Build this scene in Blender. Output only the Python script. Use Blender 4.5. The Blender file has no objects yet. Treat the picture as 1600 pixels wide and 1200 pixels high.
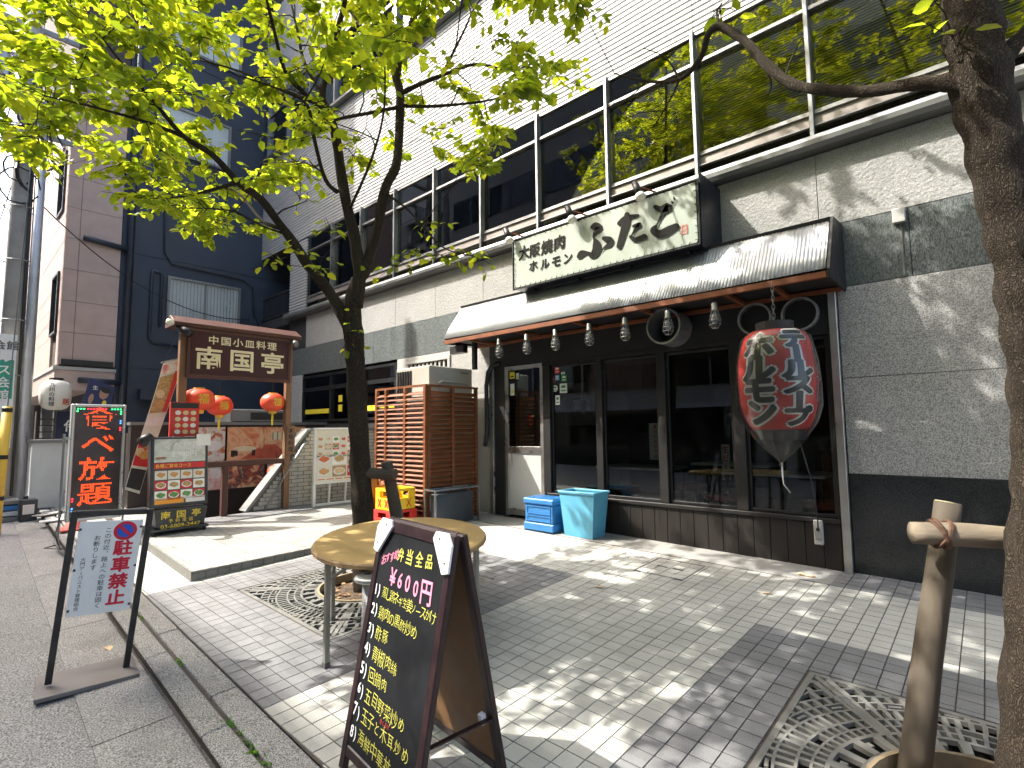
import bpy, bmesh, math, random
import numpy as np
from mathutils import Vector, Matrix
R = math.radians
rnd = random.Random(7)
sc = bpy.context.scene
COL = sc.collection

# ------------------------------------------------------------------ camera
F_PX, CX, CY, EYE = 820.0, 800.0, 600.0, 1.55          # focal length in pixels of the 1600 x 1200 photograph
def _n(v): return v / np.linalg.norm(v)
_up = _n(np.array([-107., -9600., F_PX])); _d1 = _n(np.array([-910., 81., F_PX])); _d1 = _n(_d1 - _up * _d1.dot(_up))
M = np.array([-_d1, np.cross(_up, -_d1), _up])          # camera axes (right, down, forward) -> world (x along facade, y into it, z up)
CAMP = np.array([0., 0., EYE])
cam = bpy.data.objects.new('camera', bpy.data.cameras.new('camera')); COL.objects.link(cam)
cam.data.sensor_width = 36.0; cam.data.lens = 36.0 * F_PX / 1600.0
cam.data.clip_start = 0.05; cam.data.clip_end = 2000
mw = Matrix.Identity(4)
for i in range(3):
    mw[i][0] = M[i][0]; mw[i][1] = -M[i][1]; mw[i][2] = -M[i][2]; mw[i][3] = CAMP[i]
cam.matrix_world = mw
sc.camera = cam

# ------------------------------------------------------------------ sky, sun, exposure
SUN = Vector((0.483, 0.424, -0.766)).normalized()       # direction the light travels
world = bpy.data.worlds.new('World'); sc.world = world; world.use_nodes = True
wn = world.node_tree.nodes; wl = world.node_tree.links; wn.clear()
sky = wn.new('ShaderNodeTexSky'); sky.sky_type = 'NISHITA'; sky.sun_disc = False
sky.sun_elevation = math.asin(-SUN.z); sky.sun_rotation = math.atan2(-SUN.x, -SUN.y)
sky.air_density = 1.0; sky.dust_density = 5.0; sky.ozone_density = 0.4
bgn = wn.new('ShaderNodeBackground'); bgn.inputs['Strength'].default_value = 0.15
won = wn.new('ShaderNodeOutputWorld'); wl.new(sky.outputs[0], bgn.inputs[0]); wl.new(bgn.outputs[0], won.inputs[0])
sl = bpy.data.lights.new('sun', 'SUN'); sl.energy = 2.15; sl.angle = R(0.53); sl.color = (1.0, 0.955, 0.88)
so = bpy.data.objects.new('sun', sl); COL.objects.link(so)
so.rotation_euler = SUN.to_track_quat('-Z', 'Y').to_euler(); so.location = (-12, -10, 24)
sc.view_settings.view_transform = 'Standard'; sc.view_settings.look = 'None'
sc.view_settings.gamma = 1.0; sc.view_settings.use_curve_mapping = False
sc.view_settings.exposure = 2.3
sc.render.engine = 'CYCLES'
sc.cycles.max_bounces = 10; sc.cycles.transparent_max_bounces = 24; sc.cycles.transmission_bounces = 6
sc.cycles.sample_clamp_indirect = 6.0; sc.cycles.caustics_reflective = False; sc.cycles.caustics_refractive = False
try: sc.cycles.use_denoising = True
except Exception: pass

# ------------------------------------------------------------------ geometry of the place
SX, SY = -0.017, 0.037                                   # the pavement rises to the left and towards the facade
FY = 5.67                                                # facade plane
def gz(x, y): return SX * x + SY * y
def pz(x, y): return 0.25 - 0.017 * (x + 5.63) + 0.014 * (y - 1.73)     # top of the tiled platform
KERB_H = 0.085
def rz(x, y): return gz(x, y) - KERB_H                   # road level
def ray(u, v): return M @ _n(np.array([u - CX, v - CY, F_PX]))
def at(u, v, depth):                                      # survey helper: a sight line and a distance -> a world point
    d = ray(u, v); return Vector(CAMP + d * (depth / (d @ (M @ np.array([0, 0, 1.])))))
def pY(u, v, y): d = ray(u, v); return Vector(CAMP + d * (y / d[1]))
def pX(u, v, x): d = ray(u, v); return Vector(CAMP + d * (x / d[0]))
def proj(p):
    c = M.T @ (np.array(p, float) - CAMP)
    return (CX + F_PX * c[0] / c[2], CY + F_PX * c[1] / c[2], c[2])

# ------------------------------------------------------------------ mesh builder and object helpers
class MB:
    def __init__(s): s.v = []; s.f = []; s.mi = []
    def add(s, vs, fs, mi=0):
        o = len(s.v); s.v += [tuple(p) for p in vs]
        s.f += [tuple(i + o for i in f) for f in fs]; s.mi += [mi] * len(fs); return s
    def box(s, x0, y0, z0, x1, y1, z1, mi=0):
        if x0 > x1: x0, x1 = x1, x0
        if y0 > y1: y0, y1 = y1, y0
        if z0 > z1: z0, z1 = z1, z0
        return s.add([(x0,y0,z0),(x1,y0,z0),(x1,y1,z0),(x0,y1,z0),(x0,y0,z1),(x1,y0,z1),(x1,y1,z1),(x0,y1,z1)],
            [(0,3,2,1),(4,5,6,7),(0,1,5,4),(1,2,6,5),(2,3,7,6),(3,0,4,7)], mi)
    def obox(s, c, ax, ay, az, mi=0):                     # centre and three half-axis vectors
        c = Vector(c); ax = Vector(ax); ay = Vector(ay); az = Vector(az)
        vs = [c + ax*i + ay*j + az*k for k in (-1,1) for j in (-1,1) for i in (-1,1)]
        return s.add(vs, [(0,2,3,1),(4,5,7,6),(0,1,5,4),(1,3,7,5),(3,2,6,7),(2,0,4,6)], mi)
    def bar(s, p0, p1, w, h=None, up=(0,0,1), mi=0):
        p0 = Vector(p0); p1 = Vector(p1); d = p1 - p0; h = h or w
        u = Vector(up)
        if abs(d.normalized().dot(u)) > 0.98: u = Vector((0,1,0)) if abs(d.normalized().y) < 0.9 else Vector((1,0,0))
        a = d.cross(u).normalized(); b = a.cross(d).normalized()
        return s.obox((p0+p1)/2, d/2, a*w/2, b*h/2, mi)
    def tube(s, pts, rs, n=8, cap=True, mi=0, wob=None):
        pts = [Vector(p) for p in pts]
        if not hasattr(rs, '__len__'): rs = [rs]*len(pts)
        o = len(s.v); prev = None
        for i, p in enumerate(pts):
            d = (pts[min(i+1,len(pts)-1)] - pts[max(i-1,0)]).normalized()
            if prev is None:
                u = Vector((0,0,1)) if abs(d.z) < 0.9 else Vector((1,0,0))
                a = d.cross(u).normalized()
            else: a = (prev - d*prev.dot(d)).normalized()
            prev = a; b = d.cross(a)
            for k in range(n):
                t = 2*math.pi*k/n; r = rs[i]*(1 + (wob(i,k) if wob else 0))
                s.v.append(tuple(p + a*math.cos(t)*r + b*math.sin(t)*r))
        for i in range(len(pts)-1):
            for k in range(n):
                k2 = (k+1) % n
                s.f.append((o+i*n+k, o+i*n+k2, o+(i+1)*n+k2, o+(i+1)*n+k)); s.mi.append(mi)
        if cap:
            s.f.append(tuple(o+k for k in reversed(range(n)))); s.mi.append(mi)
            s.f.append(tuple(o+(len(pts)-1)*n+k for k in range(n))); s.mi.append(mi)
        return s
    def lathe(s, prof, c=(0,0,0), n=24, mi=0, fold=None):
        o = len(s.v); c = Vector(c)
        for j, (r, z) in enumerate(prof):
            for k in range(n):
                t = 2*math.pi*k/n; rr = r*(1 + (fold(j, t) if fold else 0))
                s.v.append((c.x+rr*math.cos(t), c.y+rr*math.sin(t), c.z+z))
        for j in range(len(prof)-1):
            for k in range(n):
                k2 = (k+1) % n
                s.f.append((o+j*n+k, o+j*n+k2, o+(j+1)*n+k2, o+(j+1)*n+k)); s.mi.append(mi)
        if prof[0][0] > 1e-4: s.f.append(tuple(o+k for k in reversed(range(n)))); s.mi.append(mi)
        if prof[-1][0] > 1e-4: s.f.append(tuple(o+(len(prof)-1)*n+k for k in range(n))); s.mi.append(mi)
        return s
    def prism(s, poly, d, mi=0):
        poly = [Vector(p) for p in poly]; d = Vector(d); n = len(poly)
        vs = poly + [p + d for p in poly]
        fs = [tuple(reversed(range(n))), tuple(range(n, 2*n))] + [(i, (i+1) % n, n+(i+1) % n, n+i) for i in range(n)]
        return s.add(vs, fs, mi)
    def quad(s, a, b, c, d, mi=0): return s.add([a,b,c,d], [(0,1,2,3)], mi)
    def build(s, name, mats, parent=None, bevel=0, smooth=False, local=False, seg=1):
        me = bpy.data.meshes.new(name)
        off = (0,0,0) if (local or parent is None) else WL[parent.name]
        me.from_pydata([(p[0]-off[0], p[1]-off[1], p[2]-off[2]) for p in s.v], [], s.f)
        mats = mats if isinstance(mats, (list, tuple)) else [mats]
        for m in mats: me.materials.append(MAT[m] if isinstance(m, str) else m)
        if len(mats) > 1: me.polygons.foreach_set('material_index', s.mi)
        bm = bmesh.new(); bm.from_mesh(me)
        bmesh.ops.recalc_face_normals(bm, faces=bm.faces[:])
        if bevel:
            es = [e for e in bm.edges if len(e.link_faces) == 2 and e.calc_face_angle(0) > 0.6]
            bmesh.ops.bevel(bm, geom=es, offset=bevel, segments=seg, affect='EDGES', profile=0.6, clamp_overlap=True)
        bm.to_mesh(me); bm.free()
        if smooth: me.polygons.foreach_set('use_smooth', [True]*len(me.polygons))
        return link(name, me, parent)
WL = {}
def link(name, me, parent=None, loc=None):
    o = bpy.data.objects.new(name, me); COL.objects.link(o)
    if loc is not None: o.location = loc
    if parent is not None:
        o.parent = parent; base = WL[parent.name]
        WL[o.name] = (base[0]+o.location[0], base[1]+o.location[1], base[2]+o.location[2])
    else: WL[o.name] = tuple(o.location)
    return o
def tag(o, label, cat, group=None):
    o['label'] = label; o['category'] = cat
    if group: o['group'] = group
    return o
def thing(name, label, cat, loc, group=None):
    o = link(name, None, None, loc); o.empty_display_size = 0.1
    return tag(o, label, cat, group)
def struct(o): o['kind'] = 'structure'; return o
def stuff(o): o['kind'] = 'stuff'; return o
def solo(name, mb, mats, label, cat, base, group=None, bevel=0, smooth=False):      # a thing that is one mesh, origin at its base
    mb.v = [(p[0]-base[0], p[1]-base[1], p[2]-base[2]) for p in mb.v]
    o = mb.build(name, mats, None, bevel, smooth, local=True); o.location = base; WL[o.name] = tuple(base)
    return tag(o, label, cat, group)
def dup(root, loc, label=None, rot=None):
    r = root.copy(); COL.objects.link(r); r.location = loc; WL[r.name] = tuple(loc)
    if rot is not None: r.rotation_euler = rot
    if label: r['label'] = label
    for ch in list(root.children):
        c = ch.copy(); COL.objects.link(c); c.parent = r
        for g in list(ch.children):
            d = g.copy(); COL.objects.link(d); d.parent = c
    return r

# ------------------------------------------------------------------ materials
MAT = {}
def nodes(name):
    m = bpy.data.materials.new(name); m.use_nodes = True; MAT[name] = m
    nt = m.node_tree; nt.nodes.clear(); out = nt.nodes.new('ShaderNodeOutputMaterial')
    return m, nt, nt.nodes, nt.links, out
def c4(c): return (c[0], c[1], c[2], 1.0)
def pos_node(N, L, scale=(1,1,1), obj=False):
    if obj:
        t = N.new('ShaderNodeTexCoord'); src = t.outputs['Object']
    else:
        t = N.new('ShaderNodeNewGeometry'); src = t.outputs['Position']
    if scale == (1,1,1): return src
    mp = N.new('ShaderNodeMapping'); mp.inputs['Scale'].default_value = scale; L.new(src, mp.inputs['Vector']); return mp.outputs[0]
def mat(name, col, rough=0.6, metal=0.0, var=0.12, scale=6.0, col2=None, speck=0.0, sscale=180.0, bump=0.0, bscale=60.0,
        stretch=(1,1,1), spec=0.5, dirt=0.0, dscale=1.3, dcol=(0.06,0.055,0.045), detail=5, rvar=0.12, obj=False, coat=0.0, cell=None, cvar=0.0, bdist=0.004):
    m, nt, N, L, out = nodes(name)
    b = N.new('ShaderNodeBsdfPrincipled'); L.new(b.outputs[0], out.inputs[0])
    P = pos_node(N, L, stretch, obj)
    def noise(sc_, det=detail, rg=0.55):
        t = N.new('ShaderNodeTexNoise'); t.inputs['Scale'].default_value = sc_; t.inputs['Detail'].default_value = det
        t.inputs['Roughness'].default_value = rg; L.new(P, t.inputs['Vector']); return t.outputs['Fac']
    def ramp(src, lo, hi):
        r = N.new('ShaderNodeMapRange'); r.inputs['From Min'].default_value = lo; r.inputs['From Max'].default_value = hi
        L.new(src, r.inputs['Value']); return r.outputs[0]
    def mix(a, bcol, fac, mode='MIX'):
        x = N.new('ShaderNodeMix'); x.data_type = 'RGBA'; x.blend_type = mode
        if isinstance(fac, float): x.inputs['Factor'].default_value = fac
        else: L.new(fac, x.inputs['Factor'])
        for s_, val in ((x.inputs[6], a), (x.inputs[7], bcol)):
            if isinstance(val, tuple): s_.default_value = c4(val)
            else: L.new(val, s_)
        return x.outputs[2]
    c_lo = tuple(max(0, q*(1-var)) for q in col); c_hi = col2 or tuple(min(1, q*(1+var)) for q in col)
    f1 = ramp(noise(scale), 0.3, 0.7)
    c = mix(c_lo, c_hi, f1)
    if cvar:
        sn = N.new('ShaderNodeVectorMath'); sn.operation = 'SNAP'; L.new(P, sn.inputs[0]); sn.inputs[1].default_value = cell
        wnz = N.new('ShaderNodeTexWhiteNoise'); wnz.noise_dimensions = '3D'; L.new(sn.outputs[0], wnz.inputs['Vector'])
        g = ramp(wnz.outputs['Value'], -0.0, 1.0)
        mr = N.new('ShaderNodeMapRange'); mr.inputs['To Min'].default_value = 1-cvar; mr.inputs['To Max'].default_value = 1+cvar; L.new(g, mr.inputs['Value'])
        cm = N.new('ShaderNodeVectorMath'); cm.operation = 'SCALE'; L.new(c, cm.inputs[0]); L.new(mr.outputs[0], cm.inputs['Scale']); c = cm.outputs[0]
    if speck:
        f2 = ramp(noise(sscale, 2, 0.5), 0.36, 0.64)
        c = mix(mix(c, (0.0,0.0,0.0), speck), mix(c, (1.0,1.0,1.0), speck*0.45), f2)
    if dirt:
        f3 = ramp(noise(dscale, 6, 0.65), 0.5, 0.78)
        d_ = N.new('ShaderNodeMath'); d_.operation = 'MULTIPLY'; d_.inputs[1].default_value = dirt; L.new(f3, d_.inputs[0])
        c = mix(c, dcol, d_.outputs[0])
    L.new(c, b.inputs['Base Color'])
    rr = N.new('ShaderNodeMapRange'); rr.inputs['To Min'].default_value = max(0.02, rough-rvar); rr.inputs['To Max'].default_value = min(1, rough+rvar)
    L.new(f1, rr.inputs['Value']); L.new(rr.outputs[0], b.inputs['Roughness'])
    b.inputs['Metallic'].default_value = metal
    b.inputs['Specular IOR Level'].default_value = spec
    if coat: b.inputs['Coat Weight'].default_value = coat; b.inputs['Coat Roughness'].default_value = 0.08
    if bump:
        bp = N.new('ShaderNodeBump'); bp.inputs['Strength'].default_value = bump; bp.inputs['Distance'].default_value = bdist
        L.new(noise(bscale, 4, 0.6), bp.inputs['Height']); L.new(bp.outputs[0], b.inputs['Normal'])
    return m
def emis(name, col, strength, base=(0.02,0.02,0.02)):
    m, nt, N, L, out = nodes(name); b = N.new('ShaderNodeBsdfPrincipled'); L.new(b.outputs[0], out.inputs[0])
    b.inputs['Base Color'].default_value = c4(base); b.inputs['Emission Color'].default_value = c4(col); b.inputs['Emission Strength'].default_value = strength
    return m
def glass(name, tint=(0.9,0.93,0.92), ior=1.5, rough=0.0, boost=1.0, haze=0.0):
    m, nt, N, L, out = nodes(name)
    tr = N.new('ShaderNodeBsdfTransparent'); tr.inputs[0].default_value = c4(tint)
    gl = N.new('ShaderNodeBsdfGlossy'); gl.inputs['Roughness'].default_value = rough; gl.inputs[0].default_value = (1,1,1,1)
    fr = N.new('ShaderNodeFresnel'); fr.inputs['IOR'].default_value = ior
    mu = N.new('ShaderNodeMath'); mu.operation = 'MULTIPLY'; mu.inputs[1].default_value = boost; mu.use_clamp = True; L.new(fr.outputs[0], mu.inputs[0])
    mx = N.new('ShaderNodeMixShader'); L.new(mu.outputs[0], mx.inputs[0]); L.new(tr.outputs[0], mx.inputs[1]); L.new(gl.outputs[0], mx.inputs[2])
    res = mx.outputs[0]
    if haze:
        df = N.new('ShaderNodeBsdfDiffuse'); df.inputs[0].default_value = (0.8,0.8,0.78,1)
        m2 = N.new('ShaderNodeMixShader'); m2.inputs[0].default_value = haze; L.new(res, m2.inputs[1]); L.new(df.outputs[0], m2.inputs[2]); res = m2.outputs[0]
    L.new(res, out.inputs[0]); return m
def leafmat(name, cols, trans):
    m, nt, N, L, out = nodes(name)
    g = N.new('ShaderNodeNewGeometry')
    cr = N.new('ShaderNodeValToRGB'); e = cr.color_ramp.elements
    e[0].position = 0; e[0].color = c4(cols[0]); e[1].position = 1; e[1].color = c4(cols[-1])
    for i, c in enumerate(cols[1:-1]):
        q = e.new((i+1)/(len(cols)-1)); q.color = c4(c)
    L.new(g.outputs['Random Per Island'], cr.inputs[0])
    b = N.new('ShaderNodeBsdfPrincipled'); b.inputs['Roughness'].default_value = 0.42; b.inputs['Specular IOR Level'].default_value = 0.35
    L.new(cr.outputs[0], b.inputs['Base Color'])
    t = N.new('ShaderNodeBsdfTranslucent')
    hs = N.new('ShaderNodeMix'); hs.data_type = 'RGBA'; hs.blend_type = 'MULTIPLY'; hs.inputs['Factor'].default_value = 1.0
    L.new(cr.outputs[0], hs.inputs[6]); hs.inputs[7].default_value = c4(trans); L.new(hs.outputs[2], t.inputs[0])
    mx = N.new('ShaderNodeMixShader'); mx.inputs[0].default_value = 0.62; L.new(b.outputs[0], mx.inputs[1]); L.new(t.outputs[0], mx.inputs[2])
    L.new(mx.outputs[0], out.inputs[0]); return m
def photo(name, cols, scale=14.0, seed=0.0, rough=0.35, dist=1.2):        # flat print: a photograph of food or a room, as patches of colour
    m, nt, N, L, out = nodes(name)
    b = N.new('ShaderNodeBsdfPrincipled'); L.new(b.outputs[0], out.inputs[0]); b.inputs['Roughness'].default_value = rough
    P = pos_node(N, L); ad = N.new('ShaderNodeVectorMath'); ad.operation = 'ADD'; ad.inputs[1].default_value = (seed, seed*1.7, seed*0.6); L.new(P, ad.inputs[0])
    t = N.new('ShaderNodeTexNoise'); t.inputs['Scale'].default_value = scale; t.inputs['Detail'].default_value = 4; t.inputs['Distortion'].default_value = dist
    L.new(ad.outputs[0], t.inputs['Vector'])
    cr = N.new('ShaderNodeValToRGB'); cr.color_ramp.interpolation = 'LINEAR'; e = cr.color_ramp.elements
    e[0].position = 0.3; e[0].color = c4(cols[0]); e[1].position = 0.72; e[1].color = c4(cols[-1])
    k = len(cols)
    for i, c in enumerate(cols[1:-1]):
        q = e.new(0.3 + 0.42*(i+1)/(k-1)); q.color = c4(c)
    L.new(t.outputs['Fac'], cr.inputs[0]); L.new(cr.outputs[0], b.inputs['Base Color']); return m

# ------------------------------------------------------------------ lettering
_tc = {}
def glyphs(s, bold=0.0, fat=0.0):
    key = (s, bold, fat)
    if key in _tc: return _tc[key]
    cu = bpy.data.curves.new('t', 'FONT'); cu.body = s; cu.size = 1.0; cu.offset = bold; cu.resolution_u = 3; cu.align_x = 'LEFT'
    o = bpy.data.objects.new('t', cu); me = o.to_mesh()
    vs = np.array([v.co[:2] for v in me.vertices]) if len(me.vertices) else np.zeros((0,2))
    fs = [tuple(p.vertices) for p in me.polygons]
    o.to_mesh_clear(); bpy.data.objects.remove(o); bpy.data.curves.remove(cu)
    vs = np.hstack([vs, np.zeros((len(vs),1))])
    if fat and len(vs):                                   # heavier strokes: shifted copies, each in a layer of its own
        V, F_ = [], []
        for k in range(9):
            o_ = np.array([0,0,8.]) if k == 8 else np.array([fat*math.cos(k*math.pi/4), fat*math.sin(k*math.pi/4), k])
            F_ += [tuple(i+len(vs)*k for i in f) for f in fs]; V.append(vs+o_)
        vs, fs = np.vstack(V), F_
    _tc[key] = (vs, fs); return _tc[key]
def text(mb, s, o, ux, uy, size, bold=0.0, align='C', vertical=False, sx=1.0, pitch=None, jit=0.0, mi=0, shear=0.0, fat=0.0, lay=0.0002):
    """lay text on a plane: o = centre of the line, ux / uy = unit vectors along and up the lettering"""
    o = Vector(o); ux = Vector(ux); uy = Vector(uy); nrm = ux.cross(uy).normalized()
    if vertical:
        pitch = pitch or size*1.08; n = len(s)
        for i, ch in enumerate(s):
            vs, fs = glyphs(ch, bold, fat)
            if not len(vs): continue
            q = vs[:,:2].copy()
            if ch in 'ー〜':
                c = (q.min(0)+q.max(0))/2; q = q - c; q = np.stack([q[:,1], -q[:,0]], 1)
            else: q = q - np.array([0.5, 0.36]) + (np.array([0.58,0.55]) if ch in '、。' else 0)
            q = q*size; q[:,0] *= sx
            cy = ((n-1)/2 - i)*pitch
            mb.add([o + ux*(a+shear*(b_+cy)) + uy*(b_+cy) + nrm*lay*kk for (a, b_), kk in zip(q, vs[:,2])], fs, mi)
        return mb
    if jit:
        n = len(s); pitch = pitch or size
        x = -(n*pitch)/2 if align == 'C' else 0
        for i, ch in enumerate(s):
            vs, fs = glyphs(ch, bold, fat)
            if len(vs):
                a = rnd.uniform(-jit, jit)*0.5; sc_ = size*(1+rnd.uniform(-jit, jit)); q = (vs[:,:2]-np.array([0.5,0.36]))*sc_; q[:,0] *= sx
                ca, sa = math.cos(a), math.sin(a); dx, dy = rnd.uniform(-jit,jit)*size*0.25, rnd.uniform(-jit,jit)*size*0.4
                mb.add([o + ux*(x+pitch*0.5+dx+ca*p0-sa*p1+shear*p1) + uy*(dy+sa*p0+ca*p1) + nrm*lay*kk for (p0, p1), kk in zip(q, vs[:,2])], fs, mi)
            x += pitch
        return mb
    vs, fs = glyphs(s, bold, fat)
    if not len(vs): return mb
    q = vs[:,:2]*size; q[:,0] *= sx
    w = q[:,0].max(); x0 = {'C': -(q[:,0].min()+w)/2, 'L': 0, 'R': -w}[align]
    return mb.add([o + ux*(a+x0+shear*b_) + uy*(b_-0.36*size) + nrm*lay*kk for (a, b_), kk in zip(q, vs[:,2])], fs, mi)
def strokes(mb, lst, f, w_scale, n_lift, nrm, mi=0):       # brush strokes: points (x, y, width) -> flat ribbons, each lifted a little above the last
    nrm = Vector(nrm)
    for k, st in enumerate(lst):
        pts = []                                          # Catmull-Rom smoothing
        P = [st[0]] + list(st) + [st[-1]]
        for i in range(1, len(P)-2):
            for t in np.linspace(0, 1, 6)[:-1]:
                pts.append([0.5*((2*P[i][c]) + (-P[i-1][c]+P[i+1][c])*t + (2*P[i-1][c]-5*P[i][c]+4*P[i+1][c]-P[i+2][c])*t*t + (-P[i-1][c]+3*P[i][c]-3*P[i+1][c]+P[i+2][c])*t**3) for c in range(3)])
        pts.append(list(st[-1]))
        L_, R_ = [], []
        for i, p in enumerate(pts):
            a = pts[max(0,i-1)]; b = pts[min(len(pts)-1,i+1)]
            dx, dy = b[0]-a[0], b[1]-a[1]; l = math.hypot(dx, dy) or 1
            w = max(1.5, p[2])*0.5*w_scale
            L_.append((p[0]-dy/l*w, p[1]+dx/l*w)); R_.append((p[0]+dy/l*w, p[1]-dx/l*w))
        for i in range(len(pts)-1):
            mb.add([f(*L_[i])+nrm*n_lift*(k+1), f(*R_[i])+nrm*n_lift*(k+1), f(*R_[i+1])+nrm*n_lift*(k+1), f(*L_[i+1])+nrm*n_lift*(k+1)], [(0,1,2,3)], mi)
        for e, idx in ((pts[0], 0), (pts[-1], -1)):       # round ends
            w = max(1.5, e[2])*0.5*w_scale; m_ = 10
            mb.add([f(e[0]+w*math.cos(2*math.pi*j/m_), e[1]+w*math.sin(2*math.pi*j/m_))+nrm*n_lift*(k+1+0.4) for j in range(m_)], [tuple(range(m_))], mi)
    return mb

# ================================================================== materials of the place
mat('asphalt', (0.165,0.163,0.157), 0.9, var=0.22, scale=3, speck=0.5, sscale=120, bump=0.6, bscale=160, dirt=0.3, dscale=0.9)
mat('gutter_concrete', (0.215,0.21,0.198), 0.9, var=0.2, scale=5, speck=0.5, sscale=130, bump=0.35, bscale=140, dirt=0.45, dscale=1.4)
mat('kerb_granite', (0.205,0.20,0.185), 0.85, var=0.28, scale=9, speck=0.6, sscale=150, bump=0.6, bscale=120, dirt=0.5, dscale=2.4)
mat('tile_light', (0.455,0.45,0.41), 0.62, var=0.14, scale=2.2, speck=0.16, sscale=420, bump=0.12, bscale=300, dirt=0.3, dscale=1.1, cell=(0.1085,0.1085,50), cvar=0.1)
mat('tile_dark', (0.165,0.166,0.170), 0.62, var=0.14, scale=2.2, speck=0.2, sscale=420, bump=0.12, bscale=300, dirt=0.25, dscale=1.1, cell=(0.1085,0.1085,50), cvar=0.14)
mat('tile_platform', (0.33,0.325,0.30), 0.6, var=0.1, scale=2.5, speck=0.12, sscale=420, dirt=0.3, dscale=1.6, cell=(0.1085,0.1085,50), cvar=0.08)
mat('tile_riser', (0.16,0.155,0.135), 0.7, var=0.2, scale=6, speck=0.2, sscale=300, dirt=0.5, dscale=5)  # riser tone darkened to put in the shade of the unlit side
mat('mortar', (0.075,0.06,0.05), 0.95, var=0.3, scale=12)
mat('soil', (0.10,0.065,0.04), 0.95, var=0.5, scale=14, bump=1.0, bscale=60, bdist=0.02)
mat('pit_shade', (0.012,0.011,0.010), 0.95, var=0.4, scale=8)  # pit floor under the grate, painted near black for shade in the holes
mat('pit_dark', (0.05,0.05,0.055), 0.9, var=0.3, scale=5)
mat('granite_rough', (0.31,0.31,0.293), 0.85, var=0.1, scale=1.6, speck=0.22, sscale=120, bump=1.0, bscale=34, bdist=0.012, dirt=0.3, dscale=1.2, dcol=(0.2,0.2,0.19))
mat('granite_speckled', (0.42,0.415,0.39), 0.6, var=0.08, scale=2, speck=0.55, sscale=110, dirt=0.25, dscale=0.8, dcol=(0.16,0.16,0.15))
mat('stone_green', (0.052,0.069,0.067), 0.42, var=0.25, scale=3, speck=0.3, sscale=150, dirt=0.45, dscale=1.5, dcol=(0.11,0.135,0.13), stretch=(1,1,0.35))
mat('stone_black', (0.012,0.0135,0.0145), 0.16, var=0.25, scale=5, speck=0.1, sscale=220, rvar=0.05)
mat('clad_white', (0.47,0.475,0.47), 0.55, var=0.07, scale=1.2, dirt=0.25, dscale=0.7, dcol=(0.35,0.35,0.33))
mat('clad_joint', (0.028,0.028,0.028), 0.9)
mat('aluminium', (0.30,0.30,0.295), 0.38, 0.85, var=0.1, scale=4)
mat('sill_metal', (0.2,0.205,0.2), 0.45, 0.6, var=0.15, scale=3)
mat('sill_panel', (0.26,0.23,0.21), 0.5, 0.3, var=0.15, scale=3)
mat('black_metal', (0.010,0.010,0.011), 0.45, var=0.3, scale=8)
mat('room_dark', (0.30,0.285,0.24), 0.9, var=0.2, scale=1)
mat('blind', (0.80,0.77,0.60), 0.5, var=0.06, scale=2)
mat('paint_white', (0.42,0.415,0.395), 0.6, var=0.07, scale=2, dirt=0.2, dscale=2, dcol=(0.35,0.33,0.3))
glass('glass_up', (0.88,0.86,0.66), 1.5, 0.0, 1.15)
glass('glass_shop', (0.72,0.75,0.76), 1.5, 0.0, 1.05)
glass('glass_clear', (0.9,0.92,0.9), 1.5, 0.0, 1.0)

# ================================================================== ground
XH0, XH1, YH0, YH1 = -10.4, -8.5, 2.45, 5.66             # opening of the basement stairs
def sheet(xs, ys, zf, holes=(), yfix=None):
    m = MB()
    for i in range(len(xs)-1):
        for j in range(len(ys)-1):
            cx, cy = (xs[i]+xs[i+1])/2, (ys[j]+ys[j+1])/2
            if any(a < cx < b and c < cy < d for a, b, c, d in holes): continue
            P = [(xs[i],ys[j]),(xs[i+1],ys[j]),(xs[i+1],ys[j+1]),(xs[i],ys[j+1])]
            if yfix and j == 0: P[0] = (P[0][0], yfix(P[0][0])); P[1] = (P[1][0], yfix(P[1][0]))
            m.quad(*[(x, y, zf(x, y)) for x, y in P])
    return m
def kerb_y(x): return 0.85 - 0.04*x
def gut_y(x): return 0.48 - 0.043*x
def tile_y(x): return 1.17 - 0.03*x
def strip(m, x0, x1, f0, f1, zt, zb):                     # a stone of a strip along the street
    P = [(x0,f0(x0)),(x1,f0(x1)),(x1,f1(x1)),(x0,f1(x0))]
    return m.add([(x,y,zb(x,y)) for x,y in P]+[(x,y,zt(x,y)) for x,y in P], [(3,2,1,0),(4,5,6,7),(0,1,5,4),(1,2,6,5),(2,3,7,6),(3,0,4,7)])
gut = struct(strip(MB(), -40, 8, lambda x: gut_y(x)+0.004, lambda x: kerb_y(x)-0.002, lambda x,y: rz(x,y)+0.003, lambda x,y: rz(x,y)-0.04).build('gutter', 'mortar'))
x = 2.6
while x > -26:
    strip(MB(), x-1.99, x, gut_y, lambda q: kerb_y(q)-0.004, lambda a,b: rz(a,b)+0.008, lambda a,b: rz(a,b)-0.03).build('gutter_slab', 'gutter_concrete', gut); x -= 2.0
ker = struct(strip(MB(), -40, 8, lambda q: kerb_y(q)+0.004, lambda q: tile_y(q)-0.003, lambda a,b: gz(a,b)-0.022, lambda a,b: gz(a,b)-0.2).build('kerb', 'mortar'))
x = 3.05; k = 0
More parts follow.
